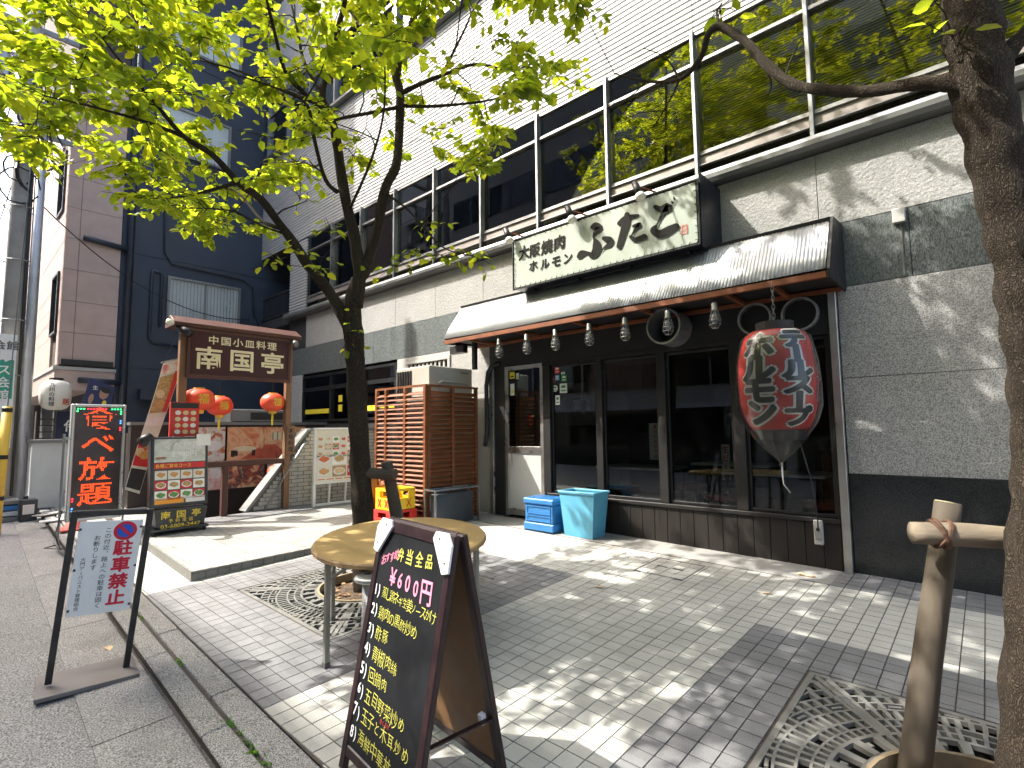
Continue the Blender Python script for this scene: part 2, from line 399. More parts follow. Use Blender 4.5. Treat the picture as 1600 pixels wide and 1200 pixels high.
while x > -26:
    L_ = 1.19
    j = rnd.uniform(-0.004, 0.004)
    strip(MB(), x-L_, x, lambda q: kerb_y(q), lambda q: kerb_y(q)+0.125, lambda a,b: gz(a,b)-0.006+j, lambda a,b: gz(a,b)-0.2).build('kerb_stone', 'kerb_granite', ker, bevel=0.008)
    strip(MB(), x-L_-0.35, x-0.35, lambda q: kerb_y(q)+0.145, lambda q: tile_y(q)-0.006, lambda a,b: gz(a,b)-0.003-j, lambda a,b: gz(a,b)-0.2).build('edging_stone', 'kerb_granite', ker, bevel=0.005)
    x -= L_+0.008
G1 = (-5.02, -3.43, 1.915, 3.505)                         # the two tree grates
G2 = (-0.855, 0.745, 1.875, 3.475)
road = struct(sheet(sorted([-220,XH0,XH1,G1[0],G1[1],G2[0],G2[1],220]), sorted([-160,G2[2],G1[2],YH0,G2[3],G1[3],YH1,160]), rz, [(XH0,XH1,YH0,YH1),G1,G2]).build('road', 'asphalt'))
def plat_y(x): return 1.725 - 0.035*(x+5.63)
xs = sorted([-40,-14.2,XH0,XH1,-5.63,G1[0],G1[1],G2[0],G2[1],8]); ys = [1.0, 1.7, G2[2], G1[2], YH0, G2[3], G1[3], YH1, 7.0]
pav = struct(sheet(xs, ys, lambda x,y: gz(x,y)-0.007, [G1, G2, (XH0,XH1,YH0,YH1)], tile_y).build('sidewalk', 'mortar'))
PITCH, JT = 0.1085, 0.0033
def clip(P, a, b, c):                                     # keep a*x + b*y >= c
    out = []
    for i in range(len(P)):
        p, q = P[i], P[(i+1) % len(P)]; fp, fq = a*p[0]+b*p[1]-c, a*q[0]+b*q[1]-c
        if fp >= 0: out.append(p)
        if (fp >= 0) != (fq >= 0):
            t = fp/(fp-fq); out.append((p[0]+(q[0]-p[0])*t, p[1]+(q[1]-p[1])*t))
    return out
def area(P): return 0.5*abs(sum(P[i][0]*P[(i+1)%len(P)][1]-P[(i+1)%len(P)][0]*P[i][1] for i in range(len(P)))) if len(P) > 2 else 0
def minus(P, r, mg):                                      # the largest piece of a tile outside a rectangle
    if not P: return P
    x0, x1, y0, y1 = r[0]-mg, r[1]+mg, r[2]-mg, r[3]+mg
    if max(p[0] for p in P) <= x0 or min(p[0] for p in P) >= x1 or max(p[1] for p in P) <= y0 or min(p[1] for p in P) >= y1: return P
    return max((clip(P,-1,0,-x0), clip(P,1,0,x1), clip(P,0,-1,-y0), clip(P,0,1,y1)), key=area)
def tile_mb(m, P, zf, dz, mi=0, th=0.014):
    n = len(P); vs = [(x,y,zf(x,y)-th) for x,y in P]+[(x,y,zf(x,y)+dz) for x,y in P]
    return m.add(vs, [tuple(range(n,2*n))]+[(i,(i+1)%n,n+(i+1)%n,n+i) for i in range(n)], mi)
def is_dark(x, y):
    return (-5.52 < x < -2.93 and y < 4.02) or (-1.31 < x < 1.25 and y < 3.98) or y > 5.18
def tiles_on(parent, x0, x1, y0, y1, zf, clipf, matf, n_single, name='tile'):
    cells = []
    i0, i1 = math.floor((x0+1.30)/PITCH), math.ceil((x1+1.30)/PITCH); j0, j1 = math.floor((y0-2.445)/PITCH), math.ceil((y1-2.445)/PITCH)
    for i in range(i0, i1):
        for j in range(j0, j1):
            a, b = -1.30+i*PITCH, 2.445+j*PITCH
            P = [(a+JT,b+JT),(a+PITCH-JT,b+JT),(a+PITCH-JT,b+PITCH-JT),(a+JT,b+PITCH-JT)]
            P = clipf(P)
            if area(P) < 0.0006: continue
            cx, cy = a+PITCH/2, b+PITCH/2; u, v, d = proj((cx, cy, zf(cx, cy)))
            vis = -20 < u < 1620 and d > 0.3 and v < 1230
            cells.append((0 if not vis else 1/(d**3), len(P) == 4 and abs(area(P)-(PITCH-2*JT)**2) < 1e-7, cx, cy, P, rnd.uniform(-0.0008, 0.0008)))
    cells.sort(key=lambda c: -c[0])
    share = {}
    big = {}
    for k, (w, full, cx, cy, P, dz) in enumerate(cells):
        mt = matf(cx, cy)
        if k < n_single and w > 0:
            if full:
                if mt not in share:
                    h = PITCH/2-JT; mb = tile_mb(MB(), [(-h,-h),(h,-h),(h,h),(-h,h)], lambda x,y: zf(x,y)-zf(0,0), 0)
                    share[mt] = mb.build(name, mt, parent, local=True); o = share[mt]
                else: o = share[mt].copy(); COL.objects.link(o)
                o.location = (cx, cy, zf(cx,cy)+dz)
            else: tile_mb(MB(), P, zf, dz).build(name, mt, parent)
        else: tile_mb(big.setdefault(mt, MB()), P, zf, dz)
    for mt, m in big.items(): stuff(m.build('far_tiles', mt, parent))
HATCH = (-2.57, -2.09, 4.53, 5.04)
def side_clip(P):
    P = clip(P, 0.03, 1, 1.17+0.004)
    for g in (G1, G2): P = minus(P, g, 0.012) if P else P
    if P: P = minus(P, HATCH, 0.004)
    if P and min(p[0] for p in P) < -5.63:
        A = clip(P, 1, 0, -5.618); B = clip(P, -0.035, -1, -(1.725-0.035*5.63)+0.012); P = max((A, B), key=area)
    if P: P = clip(P, 0, -1, -(FY-0.01))
    if P and min(p[1] for p in P) > 5.18 - 0.03 and max(p[0] for p in P) < -1.02: return []
    return P
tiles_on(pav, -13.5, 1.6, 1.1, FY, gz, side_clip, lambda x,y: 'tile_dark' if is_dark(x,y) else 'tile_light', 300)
mat('apron', (0.27,0.265,0.25), 0.75, var=0.16, scale=2.5, speck=0.2, sscale=260, dirt=0.3, dscale=1.5)
strip(MB(), -5.62, -1.02, lambda q: 5.185, lambda q: FY-0.012, lambda a,b: gz(a,b)-0.001, lambda a,b: gz(a,b)-0.03).build('concrete_apron', 'apron', pav)
# tiled access cover let into the pavement
hc = thing('access_cover', 'square tiled access cover with metal rim set in the pavement before the shop', 'manhole cover', (-2.33, 4.785, gz(-2.33,4.785)))
hm = MB()
for (a,b,c,d) in ((HATCH[0],HATCH[1],HATCH[2],HATCH[2]+.008),(HATCH[0],HATCH[1],HATCH[3]-.008,HATCH[3]),(HATCH[0],HATCH[0]+.008,HATCH[2]+.0085,HATCH[3]-.0085),(HATCH[1]-.008,HATCH[1],HATCH[2]+.0085,HATCH[3]-.0085)):
    strip(hm, a, b, lambda q: c, lambda q: d, lambda x,y: gz(x,y)+.001, lambda x,y: gz(x,y)-.02)
hm.build('rim', 'sill_metal', hc)
for i in range(4):
    for j in range(4):
        x0 = HATCH[0]+.012+i*.1145; y0 = HATCH[2]+.012+j*.122
        strip(MB(), x0+.003, x0+.1115, lambda q: y0+.003, lambda q: y0+.119, lambda x,y: gz(x,y)-.0005, lambda x,y: gz(x,y)-.012).build('tile', 'tile_light', hc)
for i in (0,1): 
    strip(MB(), -2.46+i*.16, -2.36+i*.16, lambda q: 4.78, lambda q: 4.80, lambda x,y: gz(x,y)+.002, lambda x,y: gz(x,y)-.004).build('lifting_slot', 'black_metal', hc)

# ---- tiled platform before the left-hand restaurant
plat = sheet([-13.9, XH0, XH1, -5.632], [1.6, YH0, YH1, FY+0.3], lambda x,y: pz(x,y)-0.007, [(XH0,XH1,YH0,YH1)], lambda x: plat_y(x)+0.002)
for (P0, P1) in (((-5.632, plat_y(-5.632)+.002), (-5.632, FY)), ((-13.9, plat_y(-13.9)+.002), (-5.632, plat_y(-5.632)+.002))):
    plat.quad((*P0, gz(*P0)-.03), (*P1, gz(*P1)-.03), (*P1, pz(*P1)-.007), (*P0, pz(*P0)-.007))
plat = struct(plat.build('platform', 'mortar'))
def plat_clip(P):
    P = clip(P, -1, 0, 5.622)
    if P: P = clip(P, 0.035, 1, 1.725-0.035*5.63-0.006)
    if P: P = minus(P, (XH0,XH1,YH0,YH1), 0.004)
    if P: P = clip(P, 0, -1, -(FY-0.004))
    return P
tiles_on(plat, -13.6, -5.62, 1.6, FY, pz, plat_clip, lambda x,y: 'tile_dark' if x < -7.95 and x > -8.6 else 'tile_platform', 240)
y = 1.726
while y < 5.2:                                            # riser tiles facing the shop
    h = pz(-5.63,y)-gz(-5.63,y)-0.02
    if h > 0.012: MB().box(-5.632, y+.003, gz(-5.63,y)-.01, -5.612, y+PITCH-.003, pz(-5.63,y)-.024).build('riser_tile', 'tile_riser', plat)
    MB().box(-5.632, y+.002, pz(-5.63,y)-.021, -5.612, y+PITCH-.002, pz(-5.63,y)+.0015).build('nosing_tile', 'tile_riser' , plat)
    y += PITCH
x = -5.618
while x > -8.9:                                           # and facing the street
    yy = plat_y(x)
    MB().box(x-PITCH+.003, yy-.012, gz(x,yy)-.01, x-.003, yy+.01, pz(x,yy)-.024).build('riser_tile', 'tile_riser', plat)
    MB().box(x-PITCH+.002, yy-.012, pz(x,yy)-.021, x-.002, yy+.01, pz(x,yy)+.0015).build('nosing_tile', 'tile_riser', plat)
    x -= PITCH
# ---- basement stairwell
st = MB()
st.quad((XH0,YH0,-2.4),(XH1,YH0,-2.4),(XH1,YH1,-2.4),(XH0,YH1,-2.4))
for a, b in (((XH0,YH0),(XH1,YH0)),((XH1,YH0),(XH1,YH1)),((XH1,YH1),(XH0,YH1)),((XH0,YH1),(XH0,YH0))):
    st.quad((*a,-2.4),(*b,-2.4),(*b,pz(*b)-.006),(*a,pz(*a)-.006))
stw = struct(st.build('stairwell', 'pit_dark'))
for i in range(13):
    MB().box(XH1-1.15, 5.2-i*.24-.24, -2.4, XH1-.01, 5.2-i*.24, 0.2-i*.17).build('stair_step', 'tile_riser', stw)
# ---- tree grates
mat('cast_iron', (0.22,0.22,0.205), 0.6, 0.35, var=0.25, scale=10, dirt=0.35, dscale=5, dcol=(0.15,0.10,0.06))
mat('rust_rim', (0.34,0.27,0.17), 0.7, 0.25, var=0.25, scale=14, dirt=0.3, dscale=4)
def grate(rect, label):
    x0, x1, y0, y1 = rect; cx, cy = (x0+x1)/2, (y0+y1)/2; hf = (x1-x0)/2
    g = thing('tree_grate', label, 'tree grate', (cx, cy, gz(cx,cy)), 'square iron tree grates in the pavement')
    T = 0.022
    def z(x, y): return gz(x, y) - 0.002
    def rect_prism(m, P):
        n = len(P); m.add([(x,y,z(x,y)-T) for x,y in P]+[(x,y,z(x,y)) for x,y in P], [tuple(reversed(range(n))), tuple(range(n,2*n))]+[(i,(i+1)%n,n+(i+1)%n,n+i) for i in range(n)])
    fr = MB(); w = 0.03
    for P in ([(x0,y0),(x1,y0),(x1-w,y0+w),(x0+w,y0+w)], [(x1,y0),(x1,y1),(x1-w,y1-w),(x1-w,y0+w)], [(x1,y1),(x0,y1),(x0+w,y1-w),(x1-w,y1-w)], [(x0,y1),(x0,y0),(x0+w,y0+w),(x0+w,y1-w)]):
        rect_prism(fr, P)
    fr.build('frame', 'cast_iron', g)
    hi = hf - w
    def rmax(t): return hi/max(abs(math.cos(t)), abs(math.sin(t)))
    def pt(r, t): return (cx+r*math.cos(t), cy+r*math.sin(t))
    bands = [(0.44,0.475,0.54,28,0.36,1),(0.558,0,0.60,84,0.38,0),(0.610,0,0.655,84,0.38,2),(0.667,0,0.74,92,0.42,0),(0.752,0,0.80,84,0.38,3),(0.811,0,0.86,84,0.40,0),(0.872,0,0.93,70,0.36,2),(0.942,0,1.01,76,0.38,0),(1.022,0,1.08,64,0.36,3)]
    rings = [(0.425,0.443),(0.54,0.559),(0.60,0.611),(0.655,0.668),(0.74,0.753),(0.80,0.812),(0.86,0.873),(0.93,0.943),(1.01,1.023),(1.08,1.12)]
    for q in range(4):                                    # four cast quarters meeting on the diagonals
        m = MB(); t0 = math.pi/2*q - math.pi/4; t1 = t0 + math.pi/2
        e = 0.006
        for a, b in rings:
            n = 22
            for i in range(n):
                ta, tb = t0+e+(t1-t0-2*e)*i/n, t0+e+(t1-t0-2*e)*(i+1)/n
                if rmax((ta+tb)/2) < a+.004: continue
                rb_a, rb_b = min(b, rmax(ta)), min(b, rmax(tb)); ra_a, ra_b = min(a, rb_a-.001), min(a, rb_b-.001)
                rect_prism(m, [pt(ra_a,ta), pt(rb_a,ta), pt(rb_b,tb), pt(ra_b,tb)])
        for (a, mid, b, n, duty, kind) in bands:
            for i in range(n//4):
                tc = t0 + (i+0.5)*(t1-t0)/(n//4); hw = (t1-t0)/(n//4)*duty/2
                rm = rmax(tc)
                if rm < a+.01: continue
                bb = min(b, rm)
                if kind == 2 and i % 5 == 2: continue
                if kind == 3 and i % 4 in (1,):
                    am = (a+bb)/2; rect_prism(m, [pt(am-.008,tc-hw*2.6), pt(am+.008,tc-hw*2.6), pt(am+.008,tc+hw*2.6), pt(am-.008,tc+hw*2.6)]); continue
                rect_prism(m, [pt(a-.002,tc-hw), pt(bb+.001,tc-hw), pt(bb+.001,tc+hw), pt(a-.002,tc+hw)])
                if kind == 1 and i % 2: 
                    am = 0.50; rect_prism(m, [pt(am-.014,tc-hw*2.1), pt(am+.014,tc-hw*2.1), pt(am+.014,tc-hw*1.05), pt(am-.014,tc-hw*1.05)])
        for s_, t in ((1,t0),(-1,t1)):                    # edge bars of the quarter
            a, b = pt(0.43,t+s_*0.012), pt(rmax(t)-.012,t+s_*0.006)
            d = Vector((b[0]-a[0], b[1]-a[1])).normalized(); nn = Vector((-d.y, d.x))*0.007
            rect_prism(m, [(a[0]-nn.x,a[1]-nn.y),(b[0]-nn.x,b[1]-nn.y),(b[0]+nn.x,b[1]+nn.y),(a[0]+nn.x,a[1]+nn.y)])
        m.build('grate_quarter', 'cast_iron', g)
    rim = MB()
    for i in range(40):
        ta, tb = 2*math.pi*i/40, 2*math.pi*(i+1)/40; P = [pt(0.405,ta), pt(0.424,ta), pt(0.424,tb), pt(0.405,tb)]
        rim.add([(x,y,z(x,y)-.06) for x,y in P]+[(x,y,z(x,y)+.012) for x,y in P], [(0,1,2,3),(7,6,5,4),(0,4,5,1),(1,5,6,2),(2,6,7,3),(3,7,4,0)])
    rim.build('rim', 'rust_rim', g, smooth=False)
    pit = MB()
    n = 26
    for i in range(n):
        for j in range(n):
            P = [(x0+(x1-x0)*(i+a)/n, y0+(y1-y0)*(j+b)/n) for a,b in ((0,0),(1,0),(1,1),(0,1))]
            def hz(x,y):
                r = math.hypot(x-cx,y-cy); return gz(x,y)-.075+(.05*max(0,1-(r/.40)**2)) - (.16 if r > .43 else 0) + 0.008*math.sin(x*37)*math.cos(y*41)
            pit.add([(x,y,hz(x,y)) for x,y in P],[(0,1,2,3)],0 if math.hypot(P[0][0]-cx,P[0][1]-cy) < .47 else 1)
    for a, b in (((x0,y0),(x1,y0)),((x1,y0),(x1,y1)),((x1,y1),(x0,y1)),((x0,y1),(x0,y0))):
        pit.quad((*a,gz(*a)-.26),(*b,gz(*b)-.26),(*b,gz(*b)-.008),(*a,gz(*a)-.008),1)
    pit.build('soil_bed', ['soil','pit_shade'], g, smooth=False)
    return g
grate(G1, 'square iron tree grate round the tree behind the round table')
grate(G2, 'square iron tree grate round the tree at the right edge')

# ================================================================== main building
ob = thing('office_building', 'grey stone office building with a ribbon of large windows above the shopfront', 'building', (-5.0, FY, gz(-5,FY)))
BAY = 1.155; M0 = -1.09
core = MB()
def wallbox(x0, x1, z0, z1): core.box(x0, FY+.035, z0, x1, FY+.28, z1)
wallbox(-12.38,-11.6,-.2,2.84); wallbox(-11.6,-7.95,-.2,1.74); wallbox(-7.95,-5.56,-.2,2.84); wallbox(-1.0,7,-.3,2.84)
wallbox(-12.38,7,2.84,4.36); wallbox(-12.38,-11.5,4.36,6.09); wallbox(-14.6,7,6.09,8.75); wallbox(-14.6,7,10.4,17)
core.box(-14.6, FY+1.6, 4.3, -12.38, FY+1.8, 6.09); core.box(-14.6, FY+.02, 4.15, -12.38, FY+1.8, 4.38)
core.box(-12.4, FY+.29, -.2, -12.3, 14, 17); core.box(6.9, FY+.29, -.3, 7, 14, 17); core.box(-14.6, 13.9, -.3, 7, 14, 17)
core.build('wall', 'clad_joint', ob)
def panel(x0, x1, z0, z1, mt, nm='stone_panel', y=FY, th=0.033, g=0.003):
    return MB().box(x0+g, y, z0+g, x1-g, y+th, z1-g).build(nm, mt, ob, bevel=0.002)
k = -7
xs_ = [M0 - BAY*i for i in range(-7, 10)]
for i in range(len(xs_)-1):                                # rough light stone below the sill, dark green band below that
    x1, x0 = xs_[i], max(xs_[i+1], -12.38)
    if x1 > x0: panel(x0, x1, 3.455, 4.19, 'granite_rough', 'rough_stone_panel')
xb = [-0.404 - 1.187*i for i in range(-6, 11)]
for i in range(len(xb)-1):
    x1, x0 = xb[i], max(xb[i+1], -12.38)
    if x1 > x0: panel(x0, x1, 2.84, 3.455, 'stone_green', 'green_stone_panel')
for x0, x1 in ((-0.98,1.05),(1.05,3.1),(3.1,5.1),(5.1,7)):
    panel(x0, x1, 1.985, 2.84, 'granite_speckled', 'granite_panel'); panel(x0, x1, 1.107, 1.985, 'granite_speckled', 'granite_panel')
    panel(x0, x1, -.25, 1.107, 'stone_black', 'dado_panel')
panel(-12.38,-11.6,1.75,2.84,'granite_speckled','granite_panel'); panel(-12.38,-11.6,0.2,1.75,'granite_speckled','granite_panel')
panel(-7.95,-7.68,.25,2.84,'paint_white','wall_panel'); panel(-7.68,-5.56,.25,2.1,'paint_white','wall_panel'); panel(-6.46,-5.56,2.1,2.84,'granite_rough','wall_panel')
panel(-7.68,-6.46,2.77,2.84,'paint_white','wall_panel')
# vent window beside the louvred screen
vf = MB()
for a in ((-7.66,2.11,-6.48,2.16),(-7.66,2.71,-6.48,2.765),(-7.66,2.165,-7.60,2.705),(-6.54,2.165,-6.48,2.705)): vf.box(a[0],FY-.02,a[1],a[2],FY+.03,a[3])
vw = vf.build('vent_window', 'paint_white', ob, bevel=.004)
for i in range(9): MB().box(-7.55+i*.11, FY+.0, 2.17, -7.51+i*.11, FY+.025, 2.70).build('vent_bar', 'paint_white', vw)
# sill ledge
for x0, x1 in ((-12.38,-9.2),(-9.2,-6.1),(-6.1,-3.0),(-3.0,0.12),(0.12,3.2),(3.2,7)):
    P = [(x0+.002, FY+a, z) for a, z in ((.034,4.195),(-.11,4.205),(-.145,4.24),(-.15,4.285),(-.13,4.33),(-.09,4.352),(.034,4.36))]
    MB().prism(P, (x1-x0-.004,0,0)).build('sill_ledge', 'sill_metal', ob, smooth=False)
MB().box(-11.5, FY+.10, 4.36, 7, FY+.27, 4.47).build('shadow_gap', 'black_metal', ob)
# upstairs windows, one per bay
blinds = {-3:(4.66,), -2:(4.66,), -1:(4.66,), 0:(4.66,), 1:(4.98,), 2:(4.86,), 3:(4.95,), 4:(5.2,), 5:(4.7,)}
for i in range(-6, 9):
    x1 = M0 - BAY*(i-1) if False else M0 - BAY*i; x0 = x1 - BAY
    if x0 < -11.6: x0 = -11.5
    f = MB()
    f.box(x1-.019, FY-.06, 4.365, x1+.019, FY+.06, 6.085)
    f.box(x0+.020, FY+.0, 4.61, x1-.020, FY+.06, 4.65); f.box(x0+.020, FY-.025, 5.68, x1-.020, FY+.06, 5.722); f.box(x0+.020, FY-.0, 6.045, x1-.020, FY+.06, 6.085)
    f.box(x0+.020, FY-.03, 4.47, x1-.020, FY-.005, 4.485); f.box(x0+.020, FY-.02, 4.595, x1-.020, FY+.0, 4.608)
    w = f.build('window', 'aluminium', ob, bevel=.004)
    MB().box(x0+.020, FY+.002, 4.487, x1-.020, FY+.05, 4.594).build('sill_panel', 'sill_panel', w)
    MB().box(x0+.020, FY+.03, 4.65, x1-.020, FY+.038, 5.68).build('pane', 'glass_up', w)
    MB().box(x0+.020, FY+.03, 5.722, x1-.020, FY+.038, 6.045).build('pane', 'glass_up', w)
    b = blinds.get(i)
    if b:
        bl = MB(); z = b[0]
        while z < 6.0:
            bl.quad((x0+.04, FY+.10, z), (x1-.04, FY+.10, z), (x1-.04, FY+.115, z+.021), (x0+.04, FY+.115, z+.021)); z += .029
        bl.box(x0+.04, FY+.10, b[0]-.03, x1-.04, FY+.115, b[0]-.008)
        bl.build('blind', 'blind', w)
rm = MB()
rm.box(-11.7, FY+2.8, 4.3, 6.8, FY+2.9, 6.3); rm.box(-11.7, FY+.285, 4.3, 6.8, FY+2.8, 4.345); rm.box(-11.7, FY+.285, 6.1, 6.8, FY+2.8, 6.3); rm.box(-11.8, FY+.285, 4.3, -11.7, FY+2.8, 6.3)
rm.build('upstairs_room', 'room_dark', ob)
mat('curtain', (0.55,0.53,0.42), 0.85, var=0.15, scale=3)
for xx in (-5.6,-7.9): MB().box(xx-.18, FY+.22, 4.66, xx+.1, FY+.25, 6.04).build('curtain', 'curtain', ob)
mat('carton', (0.42,0.28,0.15), 0.8, var=0.15, scale=6)
for j,(xx,w_) in enumerate(((-4.35,.42),(-3.85,.40))):
    solo('carton', MB().box(xx-w_/2, FY+.22, 4.66, xx+w_/2, FY+.5, 4.66+.17), 'carton', ['brown carton behind the upstairs glass, left of two','brown carton behind the upstairs glass, right of two'][j], 'box', (xx, FY+.36, 4.66))
emis('tube_light', (1.0,0.96,0.8), 3.0)
for j, xx in enumerate((-7.4,-9.2)):
    t = thing('ceiling_light', ['lit ceiling strip light seen in the upstairs window right of the trunk','lit ceiling strip light seen upstairs behind the tree trunk'][j], 'ceiling light', (xx, FY+1.4, 6.1))
    MB().box(xx-.55, FY+1.33, 6.06, xx+.55, FY+1.47, 6.1).build('housing', 'paint_white', t); MB().box(xx-.5, FY+1.36, 6.03, xx+.5, FY+1.44, 6.058).build('tube', 'tube_light', t)
# ribbed white cladding
def ribs(x0, x1, z0, z1):
    m = MB(); z = z0
    while z < z1-.02:
        zz = min(z+.050, z1); y0 = FY+.004; y1 = FY+.034
        m.add([(x0,y1,z),(x1,y1,z),(x1,y0,z+.003),(x0,y0,z+.003),(x0,y0,zz-.003),(x1,y0,zz-.003),(x1,y1,zz),(x0,y1,zz)], [(0,1,2,3),(3,2,5,4),(4,5,6,7),(0,3,4,7),(1,6,5,2)]); z += .0705
    return m
cx_ = [M0 - BAY*i for i in range(-7, 9)] + [-11.5,-12.38,-13.5,-14.6]
for i in range(len(cx_)-1):
    x1, x0 = cx_[i], cx_[i+1]
    if x1-x0 < .1: continue
    ribs(x0+.004, x1-.004, 6.10, 8.70).build('cladding_panel', 'clad_white', ob)
    ribs(x0+.004, x1-.004, 10.45, 13.0).build('cladding_panel', 'clad_white', ob)
ribs(-12.376,-11.53,4.38,6.085).build('cladding_panel', 'clad_white', ob)
for i in range(-6, 12):                                    # the next floor
    x1 = M0 - BAY*i; x0 = max(x1 - BAY, -14.5)
    if x1 - x0 < .3: continue
    f = MB(); f.box(x1-.03, FY-.05, 8.76, x1+.03, FY+.06, 10.39); f.box(x0+.020, FY-.0, 8.76, x1-.020, FY+.06, 8.84); f.box(x0+.020, FY-.0, 9.95, x1-.020, FY+.06, 10.02); f.box(x0+.020, FY, 10.33, x1-.020, FY+.06, 10.39)
    w = f.build('window', 'aluminium', ob); MB().box(x0+.020, FY+.03, 8.84, x1-.020, FY+.04, 10.33).build('pane', 'glass_up', w)
MB().box(-14.6, FY+.25, 8.72, 6.9, FY+.27, 10.42).build('upper_room', 'room_dark', ob)
MB().box(-14.6, FY-.12, 8.70, 7, FY+.034, 8.755).build('sill_ledge', 'sill_metal', ob)
# balcony at the left end
mat('rail_dark', (0.06,0.06,0.065), 0.5, 0.5, var=0.2)
br = MB(); br.box(-14.55, FY+.06, 5.0, -12.4, FY+.10, 5.04); br.box(-14.55, FY+.06, 4.44, -12.4, FY+.10, 4.47)
for i in range(20): br.box(-14.5+i*.108, FY+.07, 4.47, -14.485+i*.108, FY+.09, 5.0)
br.build('balcony_railing', 'rail_dark', ob)
# black-framed window over the brick parapet
fb = MB()
for a in ((-11.58,1.75,-7.96,1.80),(-11.58,2.74,-7.96,2.79),(-11.58,2.44,-7.96,2.52)): fb.box(a[0],FY+.0,a[1],a[2],FY+.06,a[3])
for xx, w_ in ((-11.55,.06),(-10.33,.07),(-9.05,.07),(-7.99,.06)):
    for z0, z1 in ((1.801,2.439),(2.521,2.739)): fb.box(xx-w_/2,FY-.005,z0,xx+w_/2,FY+.06,z1)
fbw = fb.build('black_window', 'black_metal', ob)
mat('sticker_yellow', (0.75,0.62,0.04), 0.5, var=0.08)
for x0, x1 in ((-11.52,-10.37),(-10.29,-9.09),(-9.01,-8.03)):
    MB().box(x0,FY+.035,1.80,x1,FY+.042,2.44).build('pane','glass_clear',fbw); MB().box(x0,FY+.035,2.52,x1,FY+.042,2.74).build('pane','glass_clear',fbw)
    if x0 != -10.29: MB().box(x0+.02,FY+.030,1.93,x1-.02,FY+.033,2.03).build('yellow_stripe','sticker_yellow',fbw)
for zz in (2.15,1.95): MB().box(-10.05,FY+.030,zz,-9.9,FY+.033,zz+.14).build('yellow_mark','sticker_yellow',fbw)
mat('lobby', (0.34,0.34,0.26), 0.8, var=0.15, scale=1.5)
MB().box(-11.9,FY+1.6,-.1,-7.5,FY+1.7,3).build('lobby_wall','lobby',ob)

# ================================================================== restaurant shopfront
sf = thing('shopfront', 'dark timber restaurant front with a metal door and four large panes', 'shopfront', (-3.2, FY, gz(-3.2,FY)))
mat('wood_dark', (0.011,0.0075,0.006), 0.55, var=0.35, scale=5, stretch=(14,14,0.8), bump=0.3, bscale=30, dirt=0.3, dscale=1.2, dcol=(0.022,0.019,0.016))
mat('wood_black', (0.0055,0.0042,0.0038), 0.6, var=0.3, scale=6, stretch=(1,1,10))
mat('steel', (0.50,0.49,0.46), 0.35, 0.9, var=0.15, scale=5, dirt=0.3, dscale=3)
mat('door_panel', (0.55,0.55,0.53), 0.45, 0.2, var=0.06, scale=2, dirt=0.2, dscale=3, dcol=(0.3,0.29,0.27))
mat('fascia', (0.010,0.010,0.011), 0.6, var=0.3, scale=4)
x = -4.46
while x < -1.06:                                           # boards of the plinth
    x2 = min(x+.155, -1.06)
    MB().box(x+.002, FY-.035, gz(x,FY)-.02, x2-.002, FY-.005, .64).build('plank', 'wood_dark', sf, bevel=.003); x += .155
MB().box(-4.46, FY-.005, .1, -1.06, FY+.05, .645).build('plinth', 'wood_black', sf)
MB().box(-4.47, FY-.06, .645, -1.055, FY+.07, .69).build('sill', 'wood_black', sf, bevel=.006)
posts = [(-4.52,-4.395),(-3.66,-3.57),(-2.815,-2.72),(-1.975,-1.86),(-1.075,-1.052)]
for a, b in posts: MB().box(a, FY-.045, .692, b, FY+.06, 2.41).build('post', 'wood_black', sf, bevel=.005)
MB().box(-5.54, FY-.04, 2.47, -1.052, FY+.06, 2.815).build('fascia_board', 'fascia', sf)
MB().box(-4.52, FY-.05, 2.41, -1.052, FY+.07, 2.468).build('head_rail', 'wood_black', sf)
for i in range(4):
    x0, x1 = posts[i][1], posts[i+1][0]
    f = MB(); f.box(x0+.002, FY-.01, .694, x0+.03, FY+.03, 2.406); f.box(x1-.03, FY-.01, .694, x1-.002, FY+.03, 2.406); f.box(x0+.020, FY-.01, .694, x1-.020, FY+.03, .725); f.box(x0+.020, FY-.01, 2.375, x1-.020, FY+.03, 2.406)
    w = f.build('window', 'black_metal', sf, bevel=.003); MB().box(x0+.03, FY+.008, .725, x1-.03, FY+.014, 2.375).build('pane', 'glass_shop', w)
MB().box(-1.048, FY-.07, gz(-1,FY)-.01, -.982, FY+.0, 2.80).build('steel_trim', 'steel', sf, bevel=.004)
MB().box(-5.55, FY-.05, .28, -5.46, FY+.05, 2.468).build('steel_jamb', 'steel', sf, bevel=.004); MB().box(-5.458, FY-.02, .28, -5.26, FY+.05, 2.468).build('side_panel', 'fascia', sf)
d = MB()
d.box(-5.255,FY-.02,.31,-5.19,FY+.04,2.462); d.box(-4.59,FY-.02,.31,-4.524,FY+.04,2.462); d.box(-5.189,FY-.02,2.40,-4.591,FY+.04,2.462); d.box(-5.189,FY-.02,.33,-4.591,FY+.04,.42); d.box(-5.189,FY-.02,1.20,-4.591,FY+.04,1.30)
dr = d.build('door', 'steel', sf, bevel=.004)
MB().box(-5.188,FY-.005,.42,-4.592,FY+.02,1.20).build('door_panel', 'door_panel', dr); MB().box(-5.188,FY+.005,1.30,-4.592,FY+.012,2.40).build('pane', 'glass_shop', dr)
MB().box(-5.175,FY-.035,1.02,-5.125,FY-.021,1.19).build('push_plate', 'paint_white', dr, bevel=.003)
MB().box(-5.46, FY-.08, .27, -4.5, FY+.05, .30).build('threshold', 'steel', sf)
